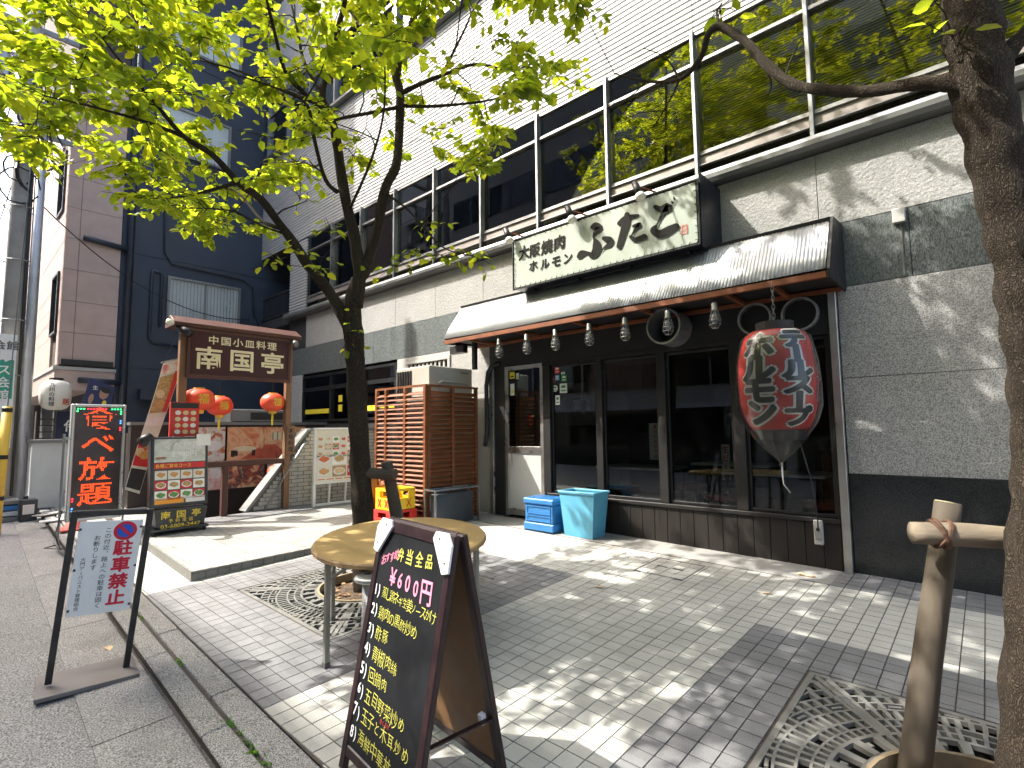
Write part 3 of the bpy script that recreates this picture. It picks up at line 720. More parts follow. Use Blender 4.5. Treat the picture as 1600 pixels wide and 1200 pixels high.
# room behind the glass
rmi = MB(); rmi.box(-5.5,FY+.3,.30,-1.0,FY+4,.335,); rmi.box(-5.5,FY+4,.3,-1,FY+4.1,2.9); rmi.box(-5.6,FY+.1,.3,-5.5,FY+4,2.9); rmi.box(-1.0,FY+.285,.3,-.9,FY+4,2.9); rmi.box(-5.5,FY+.1,2.83,-1,FY+4,2.84); rmi.box(-5.5,FY+.07,.29,-1.06,FY+.3,.332)
mat('shop_room', (0.09,0.08,0.07), 0.8, var=0.3, scale=2)
struct(rmi.build('shop_room', 'shop_room'))
mat('table_white', (0.85,0.83,0.78), 0.35, var=0.05); mat('stool_red', (0.55,0.03,0.025), 0.4, var=0.1)
tb = [(-3.35,6.15,'white dining table behind the second pane from the door'),(-1.70,6.12,'white dining table behind the lantern, nearest the glass'),(-2.55,7.3,'white dining table deep inside behind the third pane')]
for j,(tx,ty,lb) in enumerate(tb):
    t = thing('dining_table', lb, 'table', (tx,ty,.335), 'dining tables inside the shop')
    MB().box(tx-.5,ty-.3,1.03,tx+.5,ty+.3,1.06).build('tabletop','table_white',t,bevel=.004)
    for sx_ in (-1,1):
        for sy_ in (-1,1): MB().box(tx+sx_*.45-.015,ty+sy_*.26-.015,.335,tx+sx_*.45+.015,ty+sy_*.26+.015,1.03).build('leg','black_metal',t)
sl_ = [(-3.45,5.98,'red round stool under the table behind the second pane'),(-2.25,5.95,'red round stool behind the third pane, close to the glass'),(-1.25,5.95,'red round stool at the right end behind the lantern'),(-3.0,6.9,'red round stool farther inside behind the second pane')]
for j,(tx,ty,lb) in enumerate(sl_):
    t = thing('stool', lb, 'stool', (tx,ty,.335), 'red stools inside the shop')
    MB().lathe([(.0,.40),(.17,.40),(.185,.42),(.185,.45),(.17,.465),(0,.47)],(tx,ty,.335),20).build('seat','stool_red',t,smooth=True)
    for a in range(4):
        c_, s_ = math.cos(a*math.pi/2+.4)*.14, math.sin(a*math.pi/2+.4)*.14
        MB().tube([(tx+c_,ty+s_,.735),(tx+c_*1.2,ty+s_*1.2,.335)],.01,6).build('leg','black_metal',t)
# wall menu and posters inside
mat('paper', (0.70,0.67,0.58), 0.8, var=0.05); mat('print_red', (0.55,0.04,0.03), 0.6, var=0.1); mat('print_black', (0.02,0.02,0.02), 0.6)
for j,(xx,yy,z0,z1,w_,lb,txt) in enumerate([(-3.05,6.0,1.15,1.6,.17,'red lettered menu strip hanging inside the second pane','本日のおすすめ'),(-2.2,5.98,.95,1.35,.09,'narrow pale menu strip hanging inside the third pane','生ビール'),(-4.95,7.2,1.6,2.3,.7,'round crest poster on the inner wall behind the door glass','魂')]):
    t = thing('menu_strip' if j < 2 else 'wall_poster', lb, 'menu' if j < 2 else 'poster', (xx,yy,z0))
    MB().box(xx-w_/2,yy,z0,xx+w_/2,yy+.006,z1).build('sheet','paper' if j < 2 else 'room_dark',t)
    m = MB()
    if j < 2: text(m,txt,(xx,yy-.002,(z0+z1)/2),(1,0,0),(0,0,1),(z1-z0)/len(txt)*.85,.02,vertical=True,pitch=(z1-z0)/len(txt)*.95)
    else:
        text(m,txt,(xx,yy-.002,(z0+z1)/2),(1,0,0),(0,0,1),.36,.02)
        m.lathe([(.0,0)],(0,0,0),3) if False else None
    m.build('lettering','print_red' if j < 2 else 'paper',t)

# stickers on the first pane
cols = {'sticker_red':(0.6,0.03,0.03),'sticker_green':(0.03,0.25,0.08),'sticker_blue':(0.15,0.35,0.6),'sticker_white':(0.75,0.75,0.72)}
for n_, c in cols.items(): mat(n_, c, 0.45, var=0.03)
stk = [(-4.30,2.34,.085,.10,'sticker_red','square red sticker at the top of the cluster on the glass'),(-4.30,2.235,.07,.07,'sticker_blue','small blue square sticker on the glass below the red one'),(-4.20,2.29,.06,.03,'sticker_white','tiny white strip sticker beside the square red one'),(-4.375,2.21,.04,.09,'sticker_red','narrow red sticker at the pane edge'),(-4.185,2.22,.09,.09,'sticker_green','green square sticker right of the blue one'),(-4.34,2.09,.09,.09,'sticker_white','round white sticker low on the pane edge'),(-4.20,2.085,.12,.13,'sticker_white','largest white sticker below the green one'),(-4.30,1.93,.075,.13,'sticker_white','tall white sticker at the bottom of the cluster')]
for xx, zz, w_, h_, mt_, lb in stk:
    t = thing('sticker', lb, 'sticker', (xx,FY+.006,zz-h_/2), 'stickers on the shop glass')
    m = MB()
    if 'round' in lb: m.prism([(xx+w_/2*math.cos(a*math.pi/8),FY+.005,zz+h_/2*math.sin(a*math.pi/8)) for a in range(16)],(0,.002,0))
    else: m.box(xx-w_/2,FY+.005,zz-h_/2,xx+w_/2,FY+.007,zz+h_/2)
    m.build('backing', mt_, t)
    q = MB().box(xx-w_*.28,FY+.0035,zz+h_*.05,xx+w_*.28,FY+.0045,zz+h_*.3); q.box(xx-w_*.32,FY+.0035,zz-h_*.3,xx+w_*.32,FY+.0045,zz-h_*.18)
    q.build('print', 'sticker_white' if mt_ != 'sticker_white' else 'sticker_green', t)
for xx, zz, w_, h_, mt_, lb in [(-5.12,2.33,.10,.10,'sticker_yellow','yellow cornered sticker in the top corner of the door glass'),(-5.02,2.31,.05,.09,'sticker_white','small white notice beside the yellow sticker on the door'),(-5.12,2.12,.08,.17,'sticker_white','white and yellow notice on the door glass under the yellow sticker')]:
    t = thing('sticker', lb, 'sticker', (xx,FY+.003,zz-h_/2), 'stickers on the door glass')
    MB().box(xx-w_/2,FY+.002,zz-h_/2,xx+w_/2,FY+.004,zz+h_/2).build('backing', mt_, t)
    MB().box(xx-w_*.3,FY+.0005,zz-h_*.3,xx+w_*.3,FY+.0015,zz-h_*.1).build('print','print_black' if mt_!='sticker_white' else 'sticker_yellow',t)
# socket box and cable on the plinth, white box on the wall
ot = thing('outlet_box', 'beige outdoor socket box on the dark planks at the right end', 'outlet', (-1.237, FY-.035, .445))
MB().box(-1.275,FY-.085,.445,-1.20,FY-.0355,.672).build('cover','paint_beige' if 'paint_beige' in MAT else 'paint_white',ot,bevel=.008)
MB().box(-1.262,FY-.095,.50,-1.213,FY-.0855,.56).build('flap','steel',ot,bevel=.004); MB().box(-1.25,FY-.10,.575,-1.225,FY-.0855,.60).build('plug','black_metal',ot)
wb = thing('sensor_box', 'small white sensor box on the green stone band', 'sensor box', (-.465,FY-.05,3.325))
MB().box(-.515,FY-.05,3.325,-.42,FY-.001,3.455).build('case','paint_white',wb,bevel=.006); MB().box(-.47,FY-.01,2.85,-.455,FY-.001,3.324).build('cable_cover','sill_metal',wb)

# ================================================================== awning, sign, lamps, lantern
mat('corrugated', (0.46,0.465,0.465), 0.42, 0.3, var=0.12, scale=3, dirt=0.35, dscale=2.2, dcol=(0.30,0.30,0.295), stretch=(1,0.4,0.4))
mat('rust_paint', (0.19,0.06,0.02), 0.65, var=0.3, scale=8)
aw = thing('awning', 'corrugated metal awning over the restaurant front', 'awning', (-3.4, 5.3, 2.79))
m = MB(); xL, xR = -5.80, -.935; nw = int((xR-xL)/.032); N_ = nw*6
for j in range(4):
    t = j/3.0; yy = 5.30-.30*t; zz = 3.385-.515*t
    for i in range(N_+1):
        s = i/N_; x = (xL-.085*t)+(xR-(xL-.085*t))*s; a = math.sin(i/6*2*math.pi)*.0065
        m.v.append((x, yy-.86*a, zz-.5*a + 0.004*math.sin(x*2.3+j)))
for j in range(3):
    for i in range(N_): m.f.append((j*(N_+1)+i, j*(N_+1)+i+1, (j+1)*(N_+1)+i+1, (j+1)*(N_+1)+i)); m.mi.append(0)
o = m.build('roof_sheet', 'corrugated', aw, smooth=True)
md = o.modifiers.new('thickness','SOLIDIFY'); md.thickness = .0025
MB().prism([(xL,5.29,3.375),(xL,5.27,3.402),(xL,FY-.002,3.452),(xL,FY-.002,3.44)],(xR-xL+.01,0,0)).build('flashing','black_metal',aw)
MB().prism([(-.922,FY-.002,3.43),(-.922,5.27,3.40),(-.922,4.975,2.865),(-.922,4.975,2.79),(-.922,FY-.002,2.80)],(.022,0,0)).build('end_panel','fascia',aw)
MB().prism([(-5.81,FY-.002,3.43),(-5.81,5.3,3.38),(-5.88,5.01,2.85),(-5.88,5.02,2.80),(-5.81,FY-.002,2.83)],(.02,0,0)).build('end_panel','fascia',aw)
MB().bar((-5.86,5.02,2.825),(-.93,5.02,2.825),.04,.055).build('front_rail','rust_paint',aw,bevel=.003)
MB().bar((-5.80,5.6,2.81),(-.93,5.6,2.81),.04,.04).build('rear_rail','rust_paint',aw)
for xx in (-5.4,-4.5,-3.6,-2.7,-1.8,-1.38): MB().bar((xx,5.035,2.82),(xx,5.585,2.815),.035,.035).build('strut','rust_paint',aw)
MB().box(-5.79,5.06,2.845,-.935,FY-.003,2.855).build('soffit','fascia',aw)
# shop sign
mat('canvas', (0.32,0.365,0.31), 0.5, var=0.05, scale=2, bump=0.3, bscale=5, stretch=(2.2,1,0.5), bdist=0.03, dirt=0.12, dscale=3, dcol=(0.4,0.42,0.38))
mat('navy_metal', (0.013,0.016,0.022), 0.4, 0.3, var=0.2, scale=3)
mat('ink', (0.018,0.017,0.015), 0.9, var=0.2, spec=0.15); mat('stamp_red', (0.6,0.10,0.07), 0.6)
sg = thing('shop_sign', 'wide pale green canvas sign with black brush lettering above the awning', 'sign', (-3.29,5.36,3.37))
X0, X1, Z0, Z1, YS = -4.555, -2.02, 3.372, 4.06, 5.085
MB().box(X0+.03,YS+.012,Z0+.01,X1-.012,FY-.16,Z1-.01).build('box','navy_metal',sg,bevel=.004)
MB().box(X1-.010,YS+.03,Z0-.01,X1+.004,FY-.005,Z1+.08).build('side_panel','navy_metal',sg)
fr = MB(); fr.box(X0,YS-.012,Z0,X1,YS+.010,Z0+.018); fr.box(X0,YS-.012,Z1-.018,X1,YS+.010,Z1); fr.box(X0,YS-.012,Z0+.019,X0+.018,YS+.010,Z1-.019); fr.box(X1-.018,YS-.012,Z0+.019,X1,YS+.010,Z1-.019)
fr.build('frame','black_metal',sg,bevel=.003)
cv = MB(); nx, nz = 60, 16
for j in range(nz+1):
    for i in range(nx+1):
        s, t = i/nx, j/nz; e = min(s,1-s)*8; wv = 0.003*math.sin(s*38+t*5)*math.exp(-e)+0.0012*math.sin(s*9+t*7)
        cv.v.append((X0+.03+(X1-X0-.06)*s, YS-.002+wv, Z0+.03+(Z1-Z0-.06)*t))
for j in range(nz):
    for i in range(nx): cv.f.append((j*(nx+1)+i,j*(nx+1)+i+1,(j+1)*(nx+1)+i+1,(j+1)*(nx+1)+i)); cv.mi.append(0)
cvo = cv.build('canvas','canvas',sg,smooth=True)
lc = MB()
for i in range(30):
    xx = X0+.04+(X1-X0-.08)*i/29
    lc.bar((xx,YS-.014,Z1-.012),(xx+.02,YS-.010,Z1-.05),.005); lc.bar((xx,YS-.014,Z0+.012),(xx+.02,YS-.010,Z0+.05),.005)
for i in range(9):
    zz = Z0+.05+(Z1-Z0-.1)*i/8
    lc.bar((X0+.012,YS-.014,zz),(X0+.05,YS-.010,zz+.012),.005); lc.bar((X1-.012,YS-.014,zz),(X1-.05,YS-.010,zz+.012),.005)
stuff(lc.build('lacing','ink',cvo))
def zs(x, y): return pY(780+x/4.706, 280+y/4.706, YS-.009)
big = [[(690,352,40),(712,345,58),(735,362,52),(708,392,30),(692,420,14),(700,440,20)],
 [(700,440,20),(716,475,58),(716,525,66),(688,560,56),(655,545,26),(612,548,54),(592,568,44)],
 [(772,436,34),(812,452,58),(808,482,40),(772,506,16),(752,534,5)],
 [(884,326,34),(936,288,46),(1022,266,20)],[(942,262,42),(936,322,58),(910,402,50),(882,494,40)],
 [(988,346,22),(1034,336,40),(1008,362,26),(976,412,9)],[(968,424,26),(1002,446,36),(1070,422,42)],
 [(1150,205,34),(1192,222,48),(1246,206,66),(1204,258,26),(1160,338,12)],[(1160,338,12),(1136,376,52),(1182,404,58),(1252,374,60),(1304,346,46)],
 [(1268,162,6),(1277,174,20)],[(1284,130,6),(1291,146,18)]]
strokes(MB(), big, zs, 1.0, 0.0006, (0,-1,0)).build('brush_lettering','ink',sg)
m = MB()
for ch, x, y, s_ in (('大',182,540,.19),('阪',262,522,.18),('焼',350,498,.19),('肉',442,466,.19),('ホ',250,638,.15),('ル',335,622,.15),('モ',418,605,.16),('ン',505,580,.15)):
    text(m, ch, zs(x,y), Vector((1,0,.03)).normalized(), (0.06,0,1), s_, .008, fat=.022)
m.build('small_lettering','ink',sg)
a = zs(1340,340); b = zs(1384,395); m = MB(); f_ = .008
m.box(a.x,a.y-.001,b.z,b.x,a.y,b.z+f_); m.box(a.x,a.y-.001,a.z-f_,b.x,a.y,a.z); m.box(a.x,a.y-.001,b.z+f_,a.x+f_,a.y,a.z-f_); m.box(b.x-f_,a.y-.001,b.z+f_,b.x,a.y,a.z-f_)
text(m,'印',((a.x+b.x)/2,a.y-.001,(a.z+b.z)/2),(1,0,0),(0,0,1),(b.x-a.x)*.75,.01); m.build('red_stamp','stamp_red',sg)
MB().box(X0+.2,5.3,3.40,X0+.24,5.34,3.41).build('bracket','black_metal',sg)
for xx in (-4.3,-3.6,-2.9,-2.2): MB().bar((xx,5.2,3.36),(xx,5.5,3.44),.03,.03).build('bracket','black_metal',sg)
bulb_m = glass('bulb_glass',(0.92,0.92,0.9),1.5,0.02,1.2,0.12)
mat('bulb_white',(0.75,0.72,0.62),0.3,var=0.03)
for j,(xx) in enumerate((-4.56,-3.55,-2.65)):
    t = thing('spotlight',['leftmost spotlight on the top edge of the canvas sign','middle spotlight on the top edge of the canvas sign','rightmost spotlight on the top edge of the canvas sign'][j],'spotlight',(xx,YS,Z1),'spotlights along the canvas sign')
    MB().tube([(xx+.22,5.36,4.06),(xx+.16,5.2,4.09),(xx+.02,YS-.06,4.14)],.011,6).build('arm','rust_paint',t)
    MB().tube([(xx-.03,YS-.10,4.20),(xx,YS-.10,4.13),(xx+.025,YS-.10,4.06)],[.034,.038,.045],12).build('lamp_head','black_metal',t,smooth=True)
    MB().tube([(xx+.025,YS-.10,4.06),(xx+.04,YS-.10,4.015),(xx+.045,YS-.10,4.0)],[.042,.062,.05],14).build('bulb','bulb_white',t,smooth=True)
# cage lamps
mat('cage_metal',(0.22,0.22,0.20),0.4,0.8,var=0.2)
lamps = [-4.788,-4.303,-3.843,-3.351,-2.884,-2.384,-1.901]
ordn = ['first','second','third','fourth','fifth','sixth','seventh']
def cage_lamp(loc,label):
    t = thing('cage_lamp',label,'lamp',loc,'cage lamps under the awning')
    MB().tube([(0,0,0),(0,0,-.05)],.006,6).build('cord','black_metal',t,local=True)
    MB().lathe([(.0,-.045),(.022,-.045),(.03,-.06),(.03,-.11),(.036,-.12),(.036,-.135),(0,-.135)],(0,0,0),14).build('socket','cage_metal',t,local=True,smooth=True)
    MB().lathe([(.018,-.137),(.024,-.16),(.036,-.20),(.038,-.22),(.028,-.25),(0,-.262)],(0,0,0),14).build('bulb',bulb_m,t,local=True,smooth=True)
    c = MB(); prof = [(.034,-.137),(.046,-.18),(.058,-.225),(.052,-.27),(.026,-.30),(0,-.305)]
    for a in range(6):
        ca, sa = math.cos(a*math.pi/3), math.sin(a*math.pi/3); c.tube([(r*ca,r*sa,z) for r,z in prof],.0028,5)
    for r, z in ((.047,-.18),(.058,-.225),(.053,-.265),(.027,-.30)): c.tube([(r*math.cos(i*math.pi/9),r*math.sin(i*math.pi/9),z) for i in range(19)],.0028,5,cap=False)
    c.build('cage','cage_metal',t,local=True)
    return t
c0 = None
for i, xx in enumerate(lamps):
    lb = '%s wire cage lamp from the door end under the awning' % ordn[i]
    if c0 is None: c0 = cage_lamp((xx,5.05,2.80),lb)
    else: dup(c0,(xx,5.05,2.80),lb)
# round ducts on the fascia
mat('duct_metal',(0.42,0.43,0.43),0.4,0.8,var=0.15,scale=6)
for j,(xx,zz,r,dp) in enumerate([(-2.575,2.655,.20,.30),(-1.70,2.64,.165,.06),(-1.285,2.625,.165,.06)]):
    t = thing('duct_ring',['deep round duct mouth behind the sixth cage lamp','round metal duct ring left of the lantern chain','round metal duct ring right of the lantern chain'][j],'duct',(xx,FY-.04,zz),'round ducts on the shop fascia')
    o = MB(); n = 36
    ring = MB()
    for i in range(n):
        a, b = 2*math.pi*i/n, 2*math.pi*(i+1)/n
        P = [(xx+q*math.cos(a_),zz+q*math.sin(a_)) for q,a_ in ((r-.02,a),(r,a),(r,b),(r-.02,b))]
        ring.add([(p[0],FY-.042-dp,p[1]) for p in P]+[(p[0],FY-.042,p[1]) for p in P],[(3,2,1,0),(4,5,6,7),(1,2,6,5),(3,0,4,7)])
    ring.build('ring','duct_metal',t)
    MB().prism([(xx+(r-.021)*math.cos(2*math.pi*i/24),FY-.045,zz+(r-.021)*math.sin(2*math.pi*i/24)) for i in range(24)],(0,.003,0)).build('grille','black_metal',t)
# floodlight and bracket at the left end of the awning
t = thing('floodlight','black floodlight under the left end of the awning','floodlight',(-5.85,5.25,2.70))
MB().box(-5.97,5.2,2.68,-5.66,5.3,2.80).build('case','black_metal',t,bevel=.01); MB().box(-5.83,5.24,2.80,-5.80,5.27,2.845).build('mount','black_metal',t)
t = thing('bracket_box','narrow black bracket box hanging beside the floodlight','bracket',(-5.52,5.3,2.42))
MB().box(-5.555,5.27,2.42,-5.485,5.33,2.84).build('body','black_metal',t,bevel=.006)
pp_ = thing('black_hose','thick black hose running down beside the shop door','hose',(-5.5,5.6,.3))
MB().tube([(-5.32,5.62,2.52),(-5.45,5.60,2.50),(-5.53,5.585,2.40),(-5.56,5.58,2.2),(-5.56,5.58,1.5),(-5.58,5.58,1.36),(-5.62,5.60,1.31)],.035,10).build('hose','black_metal',pp_,smooth=True)

# ---- big red paper lantern in its plastic bag
mat('lantern_red',(0.62,0.045,0.035),0.55,var=0.08,scale=4); mat('lantern_black',(0.03,0.03,0.03),0.55); mat('white_paint',(0.8,0.79,0.75),0.5,var=0.03)
LX, LY, LZ0, LZ1, LR = -1.345, 4.95, 1.52, 2.37, .315
ln = thing('paper_lantern','big red paper lantern with bold lettering wrapped in a clear plastic bag','lantern',(LX,LY,LZ0))
def lr(t): return LR*(0.66+0.34*math.sin(math.pi*min(1,max(0,t)))**0.55) if True else LR
prof = []
nr = 34
for i in range(nr+1):
    t = i/nr; prof.append((lr(t)*(1+(.006 if i%2 else -.006)), LZ0+(LZ1-LZ0)*t))
MB().lathe(prof,(LX,LY,0),40).build('body','lantern_red',ln,smooth=True)
MB().lathe([(.19,LZ0-.09),(lr(0)*1.0,LZ0-.005),(.20,LZ0-.004)],(LX,LY,0),32).build('lower_cap','lantern_black',ln)
MB().lathe([(.0,LZ1+.004),(.15,LZ1+.004),(.155,LZ1+.085),(0,LZ1+.085)],(LX,LY,0),28).build('upper_cap','lantern_black',ln)
cam_a = math.atan2(-LY, -LX)
def lantern_text(s, ang, z_top, z_bot, size, f_w, f_b, sx=1.0):
    pitch = (z_top-z_bot)/len(s)
    for nm, fat, lift, mt_ in (('letter_outline',f_w,.006,'white_paint'),('lettering',f_b,.0105,'lantern_black')):
        m = MB(); text(m,s,(0,0,0),(1,0,0),(0,1,0),size,.008,vertical=True,pitch=pitch,sx=sx,fat=fat,lay=.0004)
        bm = bmesh.new(); vs = [bm.verts.new(p) for p in m.v]
        for f in m.f:
            try: bm.faces.new([vs[i] for i in f])
            except ValueError: pass
        for xx in np.arange(-.16,.161,.025): bmesh.ops.bisect_plane(bm,geom=bm.verts[:]+bm.edges[:]+bm.faces[:],plane_co=(xx,0,0),plane_no=(1,0,0))
        for yy in np.arange(-.44,.45,.05): bmesh.ops.bisect_plane(bm,geom=bm.verts[:]+bm.edges[:]+bm.faces[:],plane_co=(0,yy,0),plane_no=(0,1,0))
        zc = (z_top+z_bot)/2; out = MB(); bm.verts.index_update()
        for v in bm.verts:
            z = zc+v.co.y; r = lr((z-LZ0)/(LZ1-LZ0))+lift+v.co.z; th = ang+v.co.x/LR
            out.v.append((LX+r*math.cos(th),LY+r*math.sin(th),z))
        for f in bm.faces: out.f.append(tuple(v.index for v in f.verts)); out.mi.append(0)
        bm.free(); out.build(nm,mt_,ln)
lantern_text('ホルモン', cam_a-R(28), 2.31, 1.57, .245, .12, .05, 1.2)
lantern_text('テールスープ', cam_a+R(30), 2.34, 1.56, .17, .14, .06, 1.6)
lantern_text('国産もつ専門', cam_a+R(74), 2.2, 1.75, .075, .06, .02)
glass('plastic_bag',(0.95,0.96,0.94),1.35,0.12,1.3,0.02)
bp = [(.10,LZ1+.03),(.20,LZ1+.012),(lr(.9)+.02,LZ1-.06),(lr(.7)+.022,2.1),(LR+.022,1.9),(LR+.022,1.72),(lr(.1)+.03,1.58),(.20,1.44),(.12,1.34),(.045,1.27),(.014,1.235),(.022,1.20)]
MB().lathe(bp[::-1],(LX,LY,0),60,fold=lambda j,t: .035*math.sin(t*9+j*.4)+.02*math.sin(t*17-j*.7) if j < 5 else .006*math.sin(t*13+j)).build('plastic_bag','plastic_bag',ln,smooth=True)
MB().tube([(LX,LY,1.235),(LX+.005,LY-.01,1.12),(LX+.01,LY-.012,1.05),(LX+.06,LY-.01,.98)],[.008,.007,.004,.002],6).build('bag_tie','white_paint',ln)
ch = MB()
for i in range(9):
    z = LZ1+.085+.008+i*.04; a = i%2
    pts = [(LX+(.012*math.cos(q) if a else 0),LY+(0 if a else .012*math.cos(q)),z+.018+.027*math.sin(q)) for q in np.linspace(0,2*math.pi,13)]
    ch.tube(pts,.0035,5,cap=False)
ch.build('chain','cage_metal',ln)
MB().tube([(LX+.13,LY+.02,1.50),(LX+.18,5.2,1.0),(LX+.14,5.45,.72),(LX+.11,FY-.09,.59)],.006,6).build('power_cable','black_metal',ln)

# ================================================================== neighbouring buildings at the left
mat('pink_tile',(0.50,0.365,0.315),0.5,var=0.1,scale=3,speck=0.12,sscale=90,dirt=0.2,dscale=1.0,dcol=(0.3,0.22,0.19))
mat('blue_wall',(0.030,0.042,0.064),0.55,var=0.2,scale=1.2,dirt=0.35,dscale=0.8,dcol=(0.055,0.068,0.088))
mat('blue_pipe',(0.024,0.034,0.052),0.4,var=0.15)
glass('glass_far',(0.75,0.8,0.82),1.6,0.02,1.4)
PX = -14.0
pk = thing('tiled_building','pink tiled building with an overhanging corner at the left end of the street','building',(-16,2.2,gz(-16,2.2)))
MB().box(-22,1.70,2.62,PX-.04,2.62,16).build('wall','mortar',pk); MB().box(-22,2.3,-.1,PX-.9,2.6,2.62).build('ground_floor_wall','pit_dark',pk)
z = 2.98
while z < 9.6:                                             # large tiles of the end wall and of the street wall
    h = .665
    for y0, y1 in ((1.66,1.90),(1.90,2.62)): MB().box(PX-.04,y0+.004,z+.004,PX,y1-.004,z+h-.004).build('tile','pink_tile',pk)
    for i in range(5):
        x1 = PX-.045-i*1.3
        if 3.3 < z+h/2 < 5.0 and i == 0 or 6.2 < z+h/2 < 8.1 and i == 0:
            MB().box(x1-.25,1.66,z+.004,x1-.003,1.699,z+h-.004).build('tile','pink_tile',pk); MB().box(x1-1.297,1.66,z+.004,x1-1.05,1.699,z+h-.004).build('tile','pink_tile',pk); continue
        MB().box(x1-1.297,1.66,z+.004,x1-.003,1.699,z+h-.004).build('tile','pink_tile',pk)
    z += h
for z0, z1 in ((3.65,4.97),(6.31,7.63)):
    f = MB(); x0, x1 = PX-1.09, PX-.30
    f.box(x0,1.62,z0,x0+.04,1.69,z1); f.box(x1-.04,1.62,z0,x1,1.69,z1); f.box(x0+.041,1.62,z0,x1-.041,1.69,z0+.05); f.box(x0+.041,1.62,z1-.05,x1-.041,1.69,z1)
    w = f.build('window','black_metal',pk); MB().box(x0+.04,1.66,z0+.05,x1-.04,1.668,z1-.05).build('pane','glass_far',w)
MB().box(-22,1.60,2.86,PX+.03,2.64,2.93).build('ledge','paint_white',pk); MB().box(-22,1.63,2.45,PX,2.63,2.855).build('soffit_band','pink_tile',pk)
MB().bar((PX+.03,1.72,3.02),(PX+.03,2.58,3.02),.04,.12).build('ledge_rail','black_metal',pk)
bl = thing('blue_building','dark blue rendered side wall with a barred window and pipes','building',(-16,5,gz(-16,5)))
BX = PX-.06
MB().box(-22,2.64,-.1,BX,9,16).build('wall','blue_wall',bl)
for zz in (3.0,5.6,8.1,10.6): MB().box(BX-.002,2.70,zz,BX+.012,9,zz+.03).build('wall_joint','blue_pipe',bl)
MB().tube([(BX+.10,2.78,.4),(BX+.10,2.78,16)],.07,10).build('drainpipe','blue_pipe',bl,smooth=True)
MB().tube([(BX+.10,2.78,5.62),(BX+.14,2.2,5.66),(BX+.14,1.95,5.68)],.06,10).build('drainpipe','blue_pipe',bl,smooth=True); MB().tube([(BX+.10,2.78,2.64),(BX+.14,2.0,2.66)],.06,10).build('drainpipe','blue_pipe',bl,smooth=True)
MB().tube([(BX+.06,3.42,4.0),(BX+.06,3.42,5.2),(BX+.06,3.40,5.25),(BX+.06,3.24,5.27),(BX+.06,3.22,5.2),(BX+.06,3.22,3.7),(BX+.06,3.3,3.6),(BX+.06,3.9,3.55)],.03,8).build('conduit','blue_pipe',bl,smooth=True)
MB().tube([(BX+.05,3.4,7.5),(BX+.05,3.45,5.75),(BX+.05,3.6,5.5),(BX+.05,5.2,5.45),(BX+.05,5.45,5.3),(BX+.05,5.5,4.6),(BX+.05,5.62,4.4),(BX+.05,5.64,3.4)],.02,8).build('conduit','black_metal',bl,smooth=True)
f = MB(); Y0,Y1,Z0_,Z1_ = 3.585,5.10,4.07,5.16
f.box(BX,Y0-.05,Z0_-.05,BX+.08,Y1+.05,Z0_); f.box(BX,Y0-.05,Z1_,BX+.08,Y1+.05,Z1_+.05); f.box(BX,Y0-.05,Z0_+.001,BX+.08,Y0,Z1_-.001); f.box(BX,Y1,Z0_+.001,BX+.08,Y1+.05,Z1_-.001); f.box(BX,(Y0+Y1)/2-.02,Z0_+.001,BX+.05,(Y0+Y1)/2+.02,Z1_-.001)
bw = f.build('window','sill_metal',bl)
mat('frosted',(0.50,0.56,0.55),0.35,var=0.12,scale=2)
MB().box(BX+.01,Y0,Z0_,BX+.03,Y1,Z1_).build('pane','frosted',bw)
for i in range(22): MB().box(BX+.085,Y0-.02+i*(Y1-Y0+.04)/21-.006,Z0_-.04,BX+.10,Y0-.02+i*(Y1-Y0+.04)/21+.006,Z1_+.04).build('bar','aluminium',bw)
for Yc, zc in ((4.0,8.2),(4.2,10.9)):
    f = MB(); f.box(BX,Yc-.8,zc,BX+.06,Yc-.74,zc+1.2); f.box(BX,Yc+.74,zc,BX+.06,Yc+.8,zc+1.2); f.box(BX,Yc-.739,zc,BX+.06,Yc+.739,zc+.06); f.box(BX,Yc-.739,zc+1.14,BX+.06,Yc+.739,zc+1.2)
    w = f.build('window','sill_metal',bl); MB().box(BX+.01,Yc-.74,zc+.06,BX+.02,Yc+.74,zc+1.14).build('pane','frosted',w)
MB().box(BX,3.0,1.62,BX+.5,9,1.70).build('low_coping','sill_metal',bl); MB().box(BX+.06,3.05,2.28,BX+.35,3.5,2.52).build('meter_box','blue_pipe',bl)

# ================================================================== gate of the basement restaurant
GX = -8.45
mat('gate_wood',(0.075,0.028,0.018),0.55,var=0.25,scale=4,stretch=(4,4,0.7)); mat('post_wood',(0.20,0.105,0.052),0.6,var=0.25,scale=4,stretch=(6,6,0.7))
mat('sign_maroon',(0.042,0.007,0.007),0.6,var=0.15,scale=2); mat('cream',(0.80,0.70,0.46),0.5,var=0.04); mat('gold',(0.55,0.36,0.12),0.45,0.3,var=0.1)
gt = thing('restaurant_gate','brown roofed gate sign with cream lettering over the basement stairs','gate',(GX,3.1,pz(GX,3.1)))
MB().box(GX-.05,3.84,pz(GX,3.87),GX+.05,3.93,3.08).build('post','post_wood',gt,bevel=.006); MB().box(GX-.05,2.31,pz(GX,2.35),GX+.05,2.41,3.08).build('post','post_wood',gt,bevel=.006)
MB().box(GX-.045,2.93,pz(GX,2.97)-.02,GX+.045,3.01,1.04).build('short_post','gate_wood',gt,bevel=.006)
MB().box(GX-.04,2.415,1.04,GX+.04,3.835,1.12).build('middle_rail','gate_wood',gt,bevel=.005)
MB().prism([(GX-.30,2.2,3.05),(GX+.12,2.2,3.05),(GX+.14,2.2,3.10),(GX-.08,2.2,3.22),(GX-.30,2.2,3.12)],(0,1.84,0)).build('roof','gate_wood',gt,bevel=.004)
